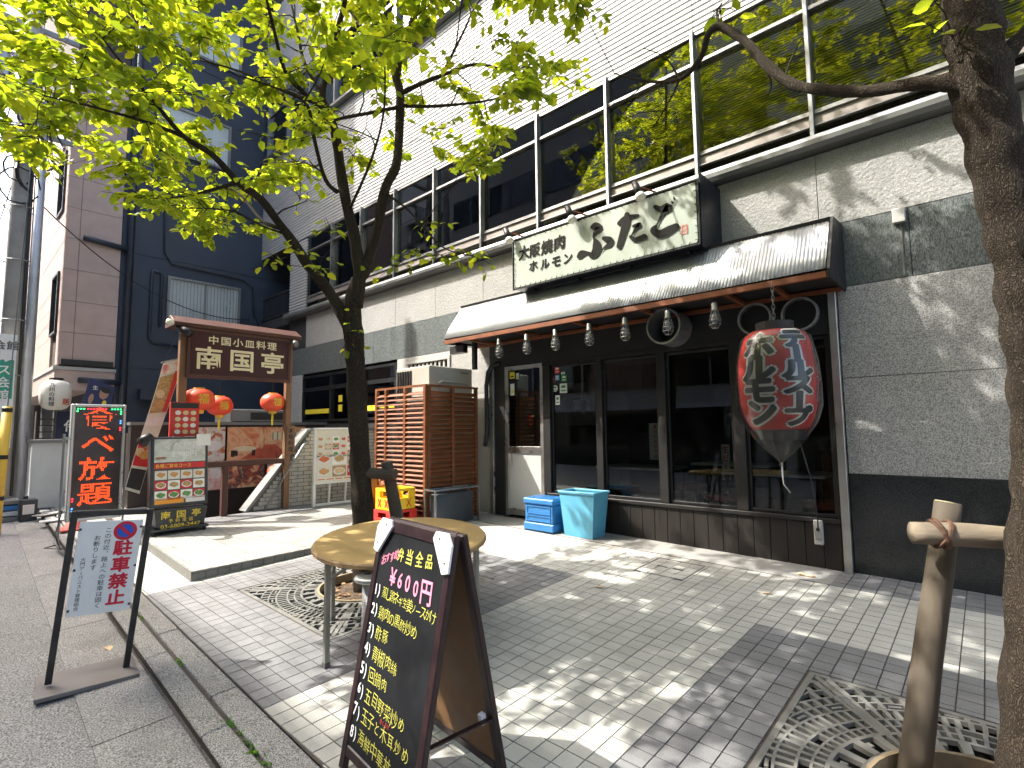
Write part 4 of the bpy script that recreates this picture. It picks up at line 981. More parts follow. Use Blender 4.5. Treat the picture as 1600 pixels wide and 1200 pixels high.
MB().box(GX+.045,2.42,2.38,GX+.085,3.86,3.03).build('board','sign_maroon',gt)
f = MB(); f.box(GX+.05,2.38,2.33,GX+.10,3.88,2.385); f.box(GX+.05,2.38,3.0,GX+.10,3.88,3.05); f.box(GX+.05,2.38,2.386,GX+.10,2.425,2.999); f.box(GX+.05,3.835,2.386,GX+.10,3.88,2.999); f.build('board_frame','gate_wood',gt,bevel=.006)
uy, uz = Vector((0,1,0)), Vector((0,0,1))
m = MB(); text(m,'中国小皿料理',(GX+.0875,3.15,2.895),uy,uz,.135,.006,sx=1.12,jit=.0001,pitch=.17,fat=.012)
text(m,'南国亭',(GX+.0875,3.13,2.62),uy,uz,.35,.008,sx=1.1,jit=.0001,pitch=.46,fat=.012); m.build('lettering','cream',gt)
MB().tube([(GX+.05,2.28,3.03),(GX+.16,2.32,2.98),(GX+.24,2.38,2.93)],[.05,.055,.06],10).build('lamp','black_metal',gt,smooth=True); MB().tube([(GX+.08,3.92,3.02),(GX+.2,3.90,2.97),(GX+.26,3.88,2.94)],[.03,.05,.05],10).build('lamp','sill_metal',gt,smooth=True)
MB().lathe([(0,-.04),(.045,-.03),(.055,0),(.045,.04),(0,.05)],(GX+.1,2.16,3.08),12).build('globe_lamp','bulb_white',gt,smooth=True)
MB().box(GX+.052,3.855,1.18,GX+.075,3.99,1.64).build('name_plate','post_wood',gt,bevel=.004)
text(MB(),'本格料理',(GX+.077,3.92,1.41),uy,uz,.085,.015,vertical=True,pitch=.10).build('plate_lettering','print_black',gt)
# hanging lanterns
mat('lantern_orange',(0.85,0.10,0.04),0.5,var=0.1,scale=5); mat('gold_paint',(0.75,0.48,0.06),0.4,0.2,var=0.1); mat('tassel',(0.80,0.62,0.05),0.7,var=0.1)
def red_lantern(loc,r,label,tas=True):
    t = thing('red_lantern',label,'lantern',loc,'round red lanterns under the gate')
    p = []
    for i in range(13):
        a = -math.pi/2*0.86+math.pi*0.86*i/12; p.append((r*math.cos(a)**0.8, r*.80*math.sin(a)))
    MB().lathe(p,(0,0,0),24,fold=lambda j,q: .03*abs(math.sin(q*6))-.015).build('shade','lantern_orange',t,local=True,smooth=True)
    MB().lathe([(.0,r*.74),(r*.38,r*.74),(r*.36,r*.84),(0,r*.84)],(0,0,0),16).build('cap','gold_paint',t,local=True); MB().lathe([(.0,-r*1.0),(r*.30,-r*1.0),(r*.34,-r*.76),(0,-r*.76)],(0,0,0),16).build('base_ring','gold_paint',t,local=True)
    m = MB(); text(m,'福',(r*1.0,0,0),uy,uz,r*.75,.02); m.v = [(math.sqrt(max(0,(r*1.03)**2-y*y-(z*1.2)**2))+.006,y,z) for x,y,z in m.v]; m.build('gold_mark','gold_paint',t,local=True)
    if tas: MB().tube([(0,0,-r*1.0),(0,0,-r*1.25),(.0,.0,-r*2.0)],[.012,.02,.012],6).build('tassel','tassel',t,local=True)
    MB().tube([(0,0,r*.84),(0,0,r*.84+.25)],.005,5).build('cord','black_metal',t,local=True)
    return t
red_lantern((GX-.10,2.62,2.03),.205,'largest red lantern under the left end of the gate sign',False)
red_lantern((GX-.45,3.02,1.96),.19,'red lantern with gold tassel second from the left under the gate')
red_lantern((GX-.12,3.70,2.02),.185,'red lantern with gold tassel under the right end of the gate')
red_lantern((-9.7,4.28,.82),.15,'small crimson lantern low beside the stair photographs',False)
# parapet with photographs behind the stairs
mat('dark_brown',(0.022,0.014,0.012),0.5,var=0.2)
PXW = -10.38
pwl = thing('parapet_wall','dark parapet wall behind the basement stairs','wall',(PXW-.1,3.9,pz(PXW,3.9)))
MB().box(PXW-.18,2.2,-1.5,PXW,5.6,1.68).build('wall','dark_brown',pwl); MB().box(PXW-.2,2.18,1.68,PXW+.03,5.62,1.73).build('coping','sill_metal',pwl)
photo('ph_food',[(0.75,0.73,0.68),(0.62,0.58,0.5),(0.75,0.72,0.68),(0.55,0.18,0.07),(0.25,0.12,0.06)],5,3.1)
photo('ph_room',[(0.62,0.12,0.06),(0.75,0.33,0.14),(0.82,0.52,0.3),(0.7,0.3,0.14),(0.20,0.06,0.05)],3.4,7.7)
photo('ph_room2',[(0.72,0.32,0.12),(0.85,0.6,0.35),(0.5,0.13,0.08),(0.10,0.05,0.05),(0.85,0.7,0.5)],4.2,1.3)
photo('ph_dish',[(0.8,0.78,0.74),(0.78,0.72,0.68),(0.75,0.4,0.35),(0.55,0.08,0.1)],4.5,5.2)
mat('carpet',(0.50,0.11,0.06),0.6,var=0.2,scale=8)
for nm, y0,y1,z0,z1,mt_,lb in (('wall_photo',2.75,3.63,1.03,1.64,'ph_food','large photograph of plated dishes beside the stairs, upper left'),('wall_photo',3.66,5.15,1.03,1.64,'ph_room','large photograph of the red carpeted dining room beside the stairs'),('wall_photo',3.20,3.62,.52,.92,'ph_dish','pale photograph of a dish, lower row left of the dark post'),('wall_photo',3.66,4.35,.52,.92,'ph_room2','photograph of a round dining table in the lower row'),('wall_photo',4.40,4.75,.60,.92,'ph_food','small photograph at the right end of the lower row')):
    t = thing(nm,lb,'photograph',(PXW+.02,(y0+y1)/2,z0),'photographs beside the stairs'); MB().box(PXW+.002,y0,z0,PXW+.02,y1,z1).build('print',mt_,t)
    f = MB(); f.box(PXW+.002,y0-.03,z0-.03,PXW+.03,y1+.03,z0-.001); f.box(PXW+.002,y0-.03,z1+.001,PXW+.03,y1+.03,z1+.03); f.box(PXW+.002,y0-.03,z0,PXW+.03,y0-.001,z1); f.box(PXW+.002,y1+.001,z0,PXW+.03,y1+.03,z1); f.build('frame','dark_brown',t)
    if mt_ == 'ph_room':                                   # printed furniture of the dining room picture
        q = MB()
        for (a,b,c,d_) in ((.08,.25,.35,.42),(.70,.28,.97,.55)): q.prism([(PXW+.0215,y0+(y1-y0)*(a+c)/2+(y1-y0)*(c-a)/2*math.cos(i*math.pi/8),z0+(z1-z0)*(b+d_)/2+(z1-z0)*(d_-b)/2*math.sin(i*math.pi/8)) for i in range(16)],(.001,0,0))
        q.build('printed_table','cream',t)
        W_ = y1-y0; MB().prism([(PXW+.0205,y0+a*W_,z0+b) for a,b in ((.16,.01),(.80,.01),(.60,.27),(.44,.27))],(.0004,0,0)).build('printed_carpet','carpet',t)
        for a,b in ((.05,.36),(.09,.38),(.30,.37)): MB().box(PXW+.022,y0+a*W_,z0+b-.30,PXW+.0225,y0+a*W_+.06,z0+b-.18).build('printed_chair','dark_brown',t)
        MB().box(PXW+.0205,y0+.55*W_,z0+.36,PXW+.021,y0+.92*W_,z0+.50).build('printed_window','cream',t)
        for i in range(7): MB().box(PXW+.0215,y0+(.555+i*.06)*W_,z0+.36,PXW+.022,y0+(.565+i*.06)*W_,z0+.50).build('printed_bar','dark_brown',t)
        MB().box(PXW+.0205,y0+.40*W_,z0+.20,PXW+.021,y0+.44*W_,z0+.60).build('printed_column','ph_room2',t)
    if mt_ == 'ph_food' and y1-y0 > .5:
        q = MB()
        for cy_,cz_,rr_ in ((.30,.72,.17),(.75,.45,.16)): q.prism([(PXW+.0215,y0+(y1-y0)*cy_+rr_*math.cos(i*math.pi/9),z0+(z1-z0)*cz_+rr_*.6*math.sin(i*math.pi/9)) for i in range(18)],(.001,0,0))
        q.build('printed_plate','white_paint',t)
t = thing('grey_unit','flat grey machine lying on the parapet behind the lanterns','machine',(-10.9,4.3,1.73)); MB().box(-11.3,3.75,1.73,-10.45,4.85,1.98).build('case','sill_metal',t,bevel=.02); MB().box(-10.449,4.1,1.78,-10.44,4.75,1.92).build('grille','black_metal',t)
# brick parapet with sloping end and handrail
mat('brick_grey',(0.44,0.42,0.37),0.7,var=0.18,scale=9,speck=0.15,sscale=200,dirt=0.3,dscale=3); mat('brick_joint',(0.13,0.12,0.11),0.9)
BXW = -8.50
bwl = thing('brick_parapet','grey brick parapet with a sloping end beside the basement stairs','wall',(BXW-.1,4.6,pz(BXW,4.6)))
prof = [(3.34,.31),(4.30,1.55),(FY-.01,1.55),(FY-.01,.2),(3.34,.2)]
MB().prism([(BXW-.012,y,z) for y,z in prof],(-.2,0,0)).build('core','brick_joint',bwl)
bm_ = MB(); z = pz(BXW,4.5); r_ = 0
while z < 1.53:
    zt = min(z+.052,1.545); ymin = 3.34+(zt-.31)/(1.24)*.96+.02; y = FY-.02-(.10 if r_%2 else 0)
    if r_%2: bm_.box(BXW-.012,y+.006,z,BXW,FY-.02,zt)
    while y > ymin+.03:
        y0 = max(y-.2,ymin); bm_.box(BXW-.012,y0+.003,z,BXW+rnd.uniform(-.002,.002),y-.003,zt); y -= .206
    z += .062; r_ += 1
stuff(bm_.build('bricks','brick_grey',bwl))
MB().prism([(BXW+.02,4.28,1.55),(BXW+.02,4.30,1.60),(BXW+.02,FY-.01,1.60),(BXW+.02,FY-.01,1.551)],(-.25,0,0)).build('coping','sill_metal',bwl)
MB().prism([(BXW+.015,3.32,.31),(BXW+.015,4.275,1.545),(BXW+.015,4.265,1.59),(BXW+.015,3.29,.34)],(-.24,0,0)).build('sloping_coping','sill_metal',bwl)
hr = thing('handrail','thin steel handrail sloping down the brick parapet','handrail',(BXW+.08,3.9,.35))
MB().tube([(BXW+.09,3.48,.22),(BXW+.09,4.16,1.33),(BXW+.09,4.24,1.36),(BXW+.005,4.24,1.36)],.018,8).build('rail','aluminium',hr,smooth=True); MB().tube([(BXW+.09,3.75,.66),(BXW+.0,3.78,.64)],.012,6).build('bracket','aluminium',hr)
# white menu stand before the parapet
mat('menu_cream',(0.72,0.68,0.55),0.4,var=0.05,scale=3); mat('frame_white',(0.74,0.74,0.71),0.4,var=0.04)
foods = {'fd_fry':[(0.5,0.22,0.06),(0.65,0.36,0.12),(0.3,0.12,0.04)],'fd_rice':[(0.78,0.66,0.42),(0.6,0.42,0.2),(0.8,0.72,0.5)],'fd_green':[(0.05,0.16,0.03),(0.12,0.28,0.06),(0.25,0.35,0.1)],'fd_red':[(0.5,0.05,0.02),(0.65,0.16,0.05),(0.4,0.1,0.03)],'fd_brown':[(0.25,0.13,0.05),(0.45,0.28,0.1),(0.6,0.45,0.2)],'fd_pale':[(0.75,0.68,0.5),(0.6,0.5,0.25),(0.8,0.75,0.62)]}
for i,(k_,v_) in enumerate(foods.items()): photo(k_,v_,40,i*3.3)
fk = list(foods)
mat('plate_white',(0.74,0.73,0.70),0.3,var=0.03)
def dish(tp, nm, o, ux, uz_, w, h, k):                     # a printed dish: plate and food on a photograph
    o = Vector(o); nrm = ux.cross(uz_).normalized(); bg = ['table_white','carton','sticker_red','paper'][k%4]
    MB().prism([o+ux*a*w/2+uz_*b*h/2 for a,b in ((-1,-1),(1,-1),(1,1),(-1,1))],nrm*.0015).build(nm,bg if k%3 else 'paper',tp)
    MB().prism([o+nrm*.0018+ux*w*.44*math.cos(i*math.pi/8)+uz_*h*.36*math.sin(i*math.pi/8) for i in range(16)],nrm*.0008).build('printed_plate','plate_white',tp)
    MB().prism([o+nrm*.0028+ux*w*(.36+.03*math.sin(i*2.1+k))*math.cos(i*math.pi/8)+uz_*(h*.04+h*(.27+.05*math.sin(i*1.7+k*2))*math.sin(i*math.pi/8)) for i in range(16)],nrm*.0008).build('printed_food',fk[k%6],tp)
ms = thing('menu_stand','white framed menu stand with food photographs before the brick parapet','menu stand',(-8.15,4.65,pz(-8.15,4.65)))
f = MB(); zb = pz(-8.15,4.6)
f.box(-8.18,4.20,.68,-8.13,4.235,1.60); f.box(-8.18,5.08,.68,-8.13,5.115,1.60); f.box(-8.18,4.236,1.57,-8.13,5.079,1.60); f.box(-8.18,4.236,.68,-8.13,5.079,.71)
f.build('frame','frame_white',ms,bevel=.006)
for yy in (4.215,5.10): MB().box(-8.185,yy-.02,zb,-8.125,yy+.02,.679).build('leg','frame_white',ms)
for yy in (4.5,4.8): MB().bar((-8.20,yy,zb+.02),(-8.17,yy+.0,.679),.025).build('brace','frame_white',ms)
MB().box(-8.20,4.236,zb+.005,-8.11,5.079,zb+.035).build('foot_rail','frame_white',ms)
pb = MB().box(-8.165,4.236,.711,-8.145,5.079,1.569).build('panel','menu_cream',ms)
nfood = 0
for r_ in range(2):
    for c_ in range(3):
        dish(pb,'printed_photo',(-8.144,4.38+c_*.275,.88+r_*.2),uy,uz,.25,.18,nfood); nfood += 1
for r_ in range(3):
    for c_ in range(6): dish(pb,'printed_photo',(-8.144,4.31+c_*.138,1.17+r_*.12),uy,uz,.115,.095,nfood); nfood += 1
m = MB()
for i in range(5): m.box(-8.1445,4.27+i*.16,.75,-8.1435,4.40+i*.16,.762)
stuff(m.build('price_bars','print_red',pb))

# ================================================================== sandwich board, small menu and banner of the basement restaurant
mat('board_black',(0.03,0.034,0.036),0.4,var=0.2,scale=6,dirt=0.3,dscale=6,dcol=(0.1,0.1,0.1)); mat('print_yellow',(0.80,0.60,0.05),0.5,var=0.05); mat('print_orange',(0.8,0.32,0.03),0.5,var=0.05)
sx_ = -7.66; zb = pz(sx_,2.15)
sb = thing('menu_board','black illuminated menu board on castors with a grid of dishes','menu board',(sx_-.1,2.18,zb))
lean = Vector((-.10,0,.995)).normalized()
def sbp(y,z): return Vector((sx_,y,.60))+lean*(z-.60)
f = MB(); f.prism([sbp(a,b) for a,b in ((1.855,.62),(2.50,.62),(2.50,1.50),(1.855,1.50))],(-.14,0,0)); f.build('case','board_black',sb,bevel=.008)
MB().prism([(sx_+.02,1.93,zb+.08),(sx_+.02,2.46,zb+.08),(sx_+.02,2.49,.60),(sx_+.02,1.90,.60)],(-.2,0,0)).build('base_box','board_black',sb,bevel=.01)
MB().prism([(sx_+.06,1.86,zb+.045),(sx_+.06,2.5,zb+.045),(sx_+.06,2.5,zb+.075),(sx_+.06,1.86,zb+.075)],(-.5,0,0)).build('base_plate','board_black',sb,bevel=.005)
for yy in (1.9,2.46):
    for xx in (sx_+.02,sx_-.38): MB().tube([(xx,yy-.014,zb+.024),(xx,yy+.014,zb+.024)],.024,12).build('castor','black_metal',sb)
nb = Vector((.995,0,.10)).normalized()
mat('menu_dark',(0.07,0.06,0.05),0.4,var=0.2)
pn = MB().prism([sbp(a,b)+nb*.002 for a,b in ((1.885,.65),(2.47,.65),(2.47,1.475),(1.885,1.475))],nb*.003).build('panel','menu_dark',sb)
k_ = 0
for r_ in range(3):
    for c_ in range(4): dish(pn,'printed_photo',sbp(1.965+c_*.142,1.02-r_*.125)+nb*.0055,uy,lean,.132,.112,k_*5+r_*2+c_); k_ += 1
def sbox(y0,y1,z0,z1,mt_,nm,l=.006): return MB().prism([sbp(a,b)+nb*l for a,b in ((y0,z0),(y1,z0),(y1,z1),(y0,z1))],nb*.001).build(nm,mt_,pn)
sbox(1.89,2.46,1.10,1.17,'sticker_red','red_band'); sbox(1.90,2.22,.665,.735,'print_orange','orange_band'); sbox(2.24,2.46,.665,.735,'plate_white','white_box')
photo('ph_grey',[(0.42,0.42,0.38),(0.6,0.6,0.55),(0.72,0.72,0.68)],6,2.2); sbox(1.89,2.465,1.18,1.47,'ph_grey','top_photo')
text(MB(),'食べ放題',sbp(2.20,1.39)+nb*.0085,uy,lean,.11,.012).build('lettering','sticker_white',pn); text(MB(),'2,980円',sbp(2.22,1.28)+nb*.0085,uy,lean,.09,.012).build('lettering','white_paint',pn); text(MB(),'各種ご宴会コース',sbp(2.1,1.135)+nb*.0085,uy,lean,.05,.006).build('lettering','print_yellow',pn)
sbox(1.90,2.02,1.21,1.25,'print_orange','orange_tab')
m = MB(); text(m,'南国亭',(sx_+.0225,2.19,.525),uy,uz,.10,.012,jit=.0001,pitch=.17,sx=1.15); text(m,'予約電話',(sx_+.0225,2.19,.452),uy,uz,.05,.006,jit=.0001,pitch=.075); text(m,'03-6809-2447',(sx_+.0225,2.19,.39),uy,uz,.068,.008,sx=1.15); m.build('base_lettering','print_yellow',sb)
MB().prism([sbp(a,b)+nb*.01 for a,b in ((2.36,1.38),(2.53,1.38),(2.53,1.53),(2.36,1.53))],nb*.001).build('paper_notice','white_paint',sb)
MB().tube([sbp(1.87,1.48),sbp(1.80,1.50)+nb*.12,sbp(1.72,1.42)+nb*.16],[.03,.045,.07],10).build('clip_lamp','black_metal',sb,smooth=True)
sm = thing('small_menu_sign','small red menu sign standing up behind the black menu board','menu board',(-7.86,2.23,1.46))
MB().box(-7.90,2.08,1.50,-7.87,2.42,1.95).build('panel','print_red',sm)
for yy in (2.10,2.40): MB().box(-7.90,yy-.01,pz(-7.9,yy),-7.88,yy+.01,1.5).build('leg','black_metal',sm)
MB().box(-7.869,2.09,1.87,-7.866,2.41,1.94).build('header','print_black',sm)
for r_ in range(4):
    for c_ in range(3): MB().prism([(-7.868,2.17+c_*.09+.034*math.cos(i*math.pi/6),1.56+r_*.083+.030*math.sin(i*math.pi/6)) for i in range(12)],(.002,0,0)).build('printed_plate',['plate_white','fd_rice','fd_pale'][(r_+c_)%3],sm)
bn = thing('banner','long slanting red menu banner hanging left of the gate','banner',(-8.6,2.0,pz(-8.6,2)))
A, B, Cc, D_ = (pX(254,568,-8.75),pX(287,559,-8.75),pX(219,772,-8.45),pX(196,765,-8.45))
def bq(s,t): return (A*(1-s)+B*s)*(1-t)+(D_*(1-s)+Cc*s)*t
def bsheet(s0,s1,t0,t1,mt_,nm,l,n=10):
    m = MB(); 
    for i in range(n+1):
        t = t0+(t1-t0)*i/n
        for s in (s0,s1): p = bq(s,t); m.v.append((p.x+l+.05*math.sin(t*5+.6),p.y,p.z))
    for i in range(n): m.f.append((i*2,i*2+1,i*2+3,i*2+2)); m.mi.append(0)
    o = m.build(nm,mt_,bn); md = o.modifiers.new('t','SOLIDIFY'); md.thickness = .002; return o
bsheet(0,1,0,1,'paper','cloth',0,20); bsheet(.03,.97,.02,.10,'ph_dish','print',.006); bsheet(.03,.97,.12,.42,'fd_brown','print_photo',.006,8); bsheet(.72,.95,.10,.42,'print_red','print',.010,6); bsheet(.03,.97,.46,.52,'plate_white','print',.006); bsheet(.03,.97,.62,.82,'sticker_red','print',.006,6); bsheet(.03,.97,.84,.98,'print_black','print',.006,6)
for s_,t_,k_ in ((.3,.27,1),(.45,.35,0),(.5,.66,4),(.25,.72,1),(.55,.74,0),(.82,.72,1)):
    p = bq(s_,t_); pp2 = MB().prism([(p.x+.014+.05*math.sin(t_*5+.6),p.y+.055*math.cos(i*math.pi/7),p.z+.06*math.sin(i*math.pi/7)) for i in range(14)],(.002,0,0)).build('printed_dish',fk[k_],bn)
MB().tube([A+Vector((0,-.02,.01)),B+Vector((0,.02,.01))],.012,6).build('top_rod','aluminium',bn); MB().tube([B,Vector((GX,2.36,3.02))],.005,5).build('cord','white_paint',bn)
MB().tube([A,Vector((GX,2.33,3.0))],.004,5).build('cord','black_metal',bn)
# ================================================================== LED sign at the kerb
ld = thing('led_sign','upright LED sign with orange dot lettering at the kerb','LED sign',(-8.45,1.43,gz(-8.4,1.4)))
LXX = -8.40; ly0, ly1, lz0, lz1 = 1.165, 1.72, .47, 1.92
mat('led_panel',(0.045,0.03,0.032),0.2,var=0.3,scale=4,rvar=.06); mat('led_case',(0.48,0.48,0.46),0.35,0.6,var=0.1)
f = MB(); f.box(LXX-.12,ly0,lz0,LXX+.01,ly0+.035,lz1); f.box(LXX-.12,ly1-.035,lz0,LXX+.01,ly1,lz1); f.box(LXX-.12,ly0+.036,lz1-.035,LXX+.01,ly1-.036,lz1); f.box(LXX-.12,ly0+.036,lz0,LXX+.01,ly1-.036,lz0+.035); f.build('case','led_case',ld,bevel=.008)
MB().box(LXX-.11,ly0+.036,lz0+.036,LXX-.01,ly1-.036,lz1-.036).build('face','led_panel',ld)
emis('led_orange',(1.0,0.085,0.008),.45); emis('led_green',(0.05,1.0,0.25),.8); emis('led_red',(1.0,0.03,0.05),.8); emis('led_blue',(0.08,0.3,1.0),.8)
def inside(vs,fs,p):
    for f in fs:
        t = [vs[i] for i in f]; s = None; ok = True
        for i in range(len(t)):
            a, b = t[i], t[(i+1)%len(t)]; c = (b[0]-a[0])*(p[1]-a[1])-(b[1]-a[1])*(p[0]-a[0])
            if abs(c) < 1e-12: continue
            if s is None: s = c > 0
            elif (c > 0) != s: ok = False; break
        if ok: return True
    return False
zc = 1.74
for ch_ in '食べ放題':
    vs, fs = glyphs(ch_,.012); m = MB(); n = 24
    for i in range(n):
        for j in range(n):
            p = (0.02+.96*(i+.5)/n, -.10+.96*(j+.5)/n)
            if inside(vs,fs,p):
                y = 1.443+(p[0]-.5)*.37; z = zc+(p[1]-.38)*.295; r = .0058
                m.add([(LXX-.004,y+r*math.cos(q*math.pi/3),z+r*math.sin(q*math.pi/3)) for q in range(6)]+[(LXX-.009,y+r*math.cos(q*math.pi/3),z+r*math.sin(q*math.pi/3)) for q in range(6)],[(0,1,2,3,4,5)]+[(q,(q+1)%6,6+(q+1)%6,6+q) for q in range(6)])
    stuff(m.build('led_letter','led_orange',ld)); zc -= .315
for mt_, pts in (('led_green',[(ly0+.06+i*.03,lz1-.06) for i in range(3)]+[(ly1-.06-i*.03,lz1-.06) for i in range(4)]+[(ly0+.055,lz1-.09),(ly1-.055,lz1-.09),(ly1-.055,lz1-.12),(ly0+.055,lz0+.06),(ly1-.055,lz0+.06),(ly1-.055,lz0+.09),(ly1-.085,lz0+.06)]),('led_red',[(ly0+.16+i*.03,lz1-.06) for i in range(7)]+[(ly1-.055,1.62),(ly1-.055,1.59),(ly0+.055,.72),(ly0+.055,.75)]),('led_blue',[(ly1-.055,1.68),(ly1-.055,1.71),(ly0+.055,.60),(ly0+.055,.63)])):
    m = MB()
    for y,z in pts: m.lathe([(0,0),(.010,0.0),(.007,.005),(0,.006)],(0,0,0),3) if False else m.box(LXX-.009,y-.008,z-.008,LXX-.002,y+.008,z+.008)
    stuff(m.build('border_lights',mt_,ld))
for yy in (ly0-.05,ly1+.03):
    MB().tube([(LXX-.06,yy,gz(LXX,yy)+.02),(LXX-.06,yy,1.55)],.013,8).build('stand_pole','aluminium',ld); MB().bar((LXX-.30,yy,gz(LXX-.3,yy)+.015),(LXX+.18,yy,gz(LXX+.18,yy)+.015),.03).build('stand_foot','aluminium',ld)
MB().bar((LXX-.06,ly0-.05,.6),(LXX-.06,ly1+.03,.6),.02).build('stand_bar','aluminium',ld); MB().bar((LXX-.06,ly0-.05,1.5),(LXX-.06,ly0,1.5),.02).build('stand_bar','aluminium',ld)
MB().tube([(LXX-.05,ly0-.03,.62),(LXX+.1,ly0-.1,.35),(LXX+.2,ly0-.06,gz(-8.2,1.1)+.02),(LXX+.0,ly0-.18,gz(-8.4,1.0)+.02),(LXX-.1,ly0-.05,gz(-8.5,1.1)+.02)],.007,6).build('cable','black_metal',ld)

# ================================================================== no-parking sign on the road edge
sgx, sgy = -4.25, .745; sgz = rz(sgx,sgy)+.008
ps = thing('parking_sign','white no-parking sign in a black frame standing on the road edge','sign',(sgx,sgy,sgz))
yaw, lean_, roll = -.121, -.186, -.069
nrm = Vector((math.cos(yaw),math.sin(yaw),0)); sd = Vector((-math.sin(yaw),math.cos(yaw),0))
u_ = Vector((0,0,1))*math.cos(lean_)-nrm*math.sin(lean_)
S_ = sd*math.cos(roll)+u_*math.sin(roll); U_ = u_*math.cos(roll)-sd*math.sin(roll); N_ = S_.cross(U_).normalized()
b0 = Vector((sgx,sgy,sgz+.025))
def sp(a,h,l=0): return b0+S_*a+U_*h+N_*l
mat('sign_frame',(0.022,0.022,0.022),0.45,var=0.3,scale=10,dirt=0.15,dscale=10,dcol=(0.15,0.13,0.11)); mat('sign_white',(0.78,0.79,0.78),0.35,var=0.03,scale=4,dirt=0.1,dscale=5,dcol=(0.5,0.5,0.48)); mat('base_steel',(0.16,0.15,0.145),0.55,0.4,var=0.25,scale=5,dirt=0.3,dscale=4,dcol=(0.2,0.13,0.09))
mat('sign_red',(0.62,0.015,0.045),0.4,var=0.03); mat('sign_blue',(0.02,0.10,0.52),0.4,var=0.03); mat('sign_ink',(0.05,0.055,0.06),0.5)
Wd, Ht = .378, 1.05
for a in (-Wd/2,Wd/2): MB().obox(sp(a,Ht/2),S_*.017,U_*(Ht/2),N_*.014).build('upright','sign_frame',ps,bevel=.003)
MB().obox(sp(0,Ht-.015),S_*(Wd/2-.0175),U_*.017,N_*.0135).build('top_bar','sign_frame',ps,bevel=.003)
ph0, ph1, pw = .40, .985, .158
MB().obox(sp(0,(ph0+ph1)/2,.006),S_*pw,U_*((ph1-ph0)/2),N_*.004).build('panel','sign_white',ps,bevel=.002)
for a in (-1,1):
    for h in (.44,.69,.94): MB().obox(sp(a*(pw-.008),h,.012),S_*.006,U_*.006,N_*.003).build('panel_clip','sign_frame',ps)
bdir = nrm; by = sd
zz = Vector((0,0,1))
MB().obox((sgx-.02,sgy,sgz+.0125),sd*.245,nrm*.19,Vector((0,0,.0125))+Vector((0,0,0))).build('base','base_steel',ps,bevel=.002)
def disc(o,r,l,n=40,a0=0,a1=2*math.pi): return [o+S_*r*math.cos(a0+(a1-a0)*i/n)+U_*r*math.sin(a0+(a1-a0)*i/n)+N_*l for i in range(n)]
oc = sp(.072,.918)
MB().prism(disc(oc,.060,.0105),N_*.0006).build('symbol_ring','sign_red',ps); MB().prism(disc(oc,.042,.0115),N_*.0006).build('symbol_disc','sign_blue',ps)
q1, q2 = math.radians(135), math.radians(-45); dv = S_*math.cos(q1)+U_*math.sin(q1)
MB().obox(oc+N_*.0129,dv*.044,dv.cross(N_)*.0085,N_*.0005).build('symbol_bar','sign_red',ps)
text(MB(),'駐車禁止',sp(.074,.65,.0112),S_,U_,.10,.008,vertical=True,pitch=.106,sx=1.0,fat=.024).build('lettering','sign_red',ps)
m = MB(); text(m,'この付近、路上への駐車は固く',sp(-.012,.69,.0112),S_,U_,.034,.006,vertical=True,pitch=.0365); text(m,'お断りします',sp(-.062,.79,.0112),S_,U_,.034,.006,vertical=True,pitch=.0365); text(m,'大門アーバニスト管理組合',sp(-.115,.60,.0112),S_,U_,.026,.004,vertical=True,pitch=.0275); m.build('small_lettering','sign_ink',ps)

# ================================================================== chalk A-board
cx0, cy0 = -2.192, 1.27; cyaw = -.112; clean = .185
cs = Vector((math.cos(cyaw),math.sin(cyaw),0)); cn = Vector((math.sin(cyaw),-math.cos(cyaw),0)); cz0 = gz(cx0,cy0)
cu_ = Vector((0,0,1))*math.cos(clean)-cn*math.sin(clean); cnf = cs.cross(cu_).normalized()
cb0 = Vector((cx0,cy0,cz0+.012)); CW, CH = .608, 1.06
def cp(a,h,l=0): return cb0+cs*a+cu_*h+cnf*l
mat('frame_wine',(0.016,0.005,0.0065),0.4,var=0.35,scale=12,dirt=0.25,dscale=14,dcol=(0.10,0.05,0.035)); mat('chalkboard',(0.009,0.010,0.012),0.6,var=0.25,scale=7,dirt=0.1,dscale=9,dcol=(0.03,0.03,0.03),spec=0.2); mat('ply_back',(0.20,0.105,0.042),0.6,var=0.25,scale=5,dirt=0.5,dscale=4,dcol=(0.05,0.03,0.02)); mat('corner_white',(0.78,0.78,0.76),0.4,var=0.05)
mat('chalk_yellow',(0.62,0.60,0.10),0.7,var=0.06); mat('chalk_white',(0.85,0.86,0.86),0.7,var=0.05); mat('chalk_pink',(0.85,0.28,0.42),0.7,var=0.06); mat('chalk_red',(0.45,0.06,0.06),0.7,var=0.05)
ab = thing('chalk_board','folding black chalk board with yellow and pink handwritten lunch menu','chalkboard',(cx0+.3,cy0+.2,cz0))
FW = .045
def leaf_frame(P, nv, nm):                                 # P(a,h) -> point on the leaf
    for a0,a1,h0,h1,n2 in ((0,FW,.0,CH,'stile'),(CW-FW,CW,0,CH,'stile'),(FW+.0005,CW-FW-.0005,CH-.055,CH,'rail'),(FW+.0005,CW-FW-.0005,.06,.105,'rail')):
        MB().prism([P(a0,h0),P(a1,h0),P(a1,h1),P(a0,h1)],nv*.028).build(n2,'frame_wine',ab,bevel=.005)
leaf_frame(lambda a,h: cp(a,h,-.028),cnf,'front')
MB().prism([cp(a,h,-.016) for a,h in ((FW-.004,.10),(CW-FW+.004,.10),(CW-FW+.004,CH-.05),(FW-.004,CH-.05))],cnf*.010).build('writing_surface','chalkboard',ab)
ru = Vector((0,0,1))*math.cos(.20)+cn*math.sin(.20); rn = cs.cross(ru).normalized()
top = cp(0,CH,-.034)
def rp(a,h,l=0): return top+cs*a-ru*(CH-h)+rn*l
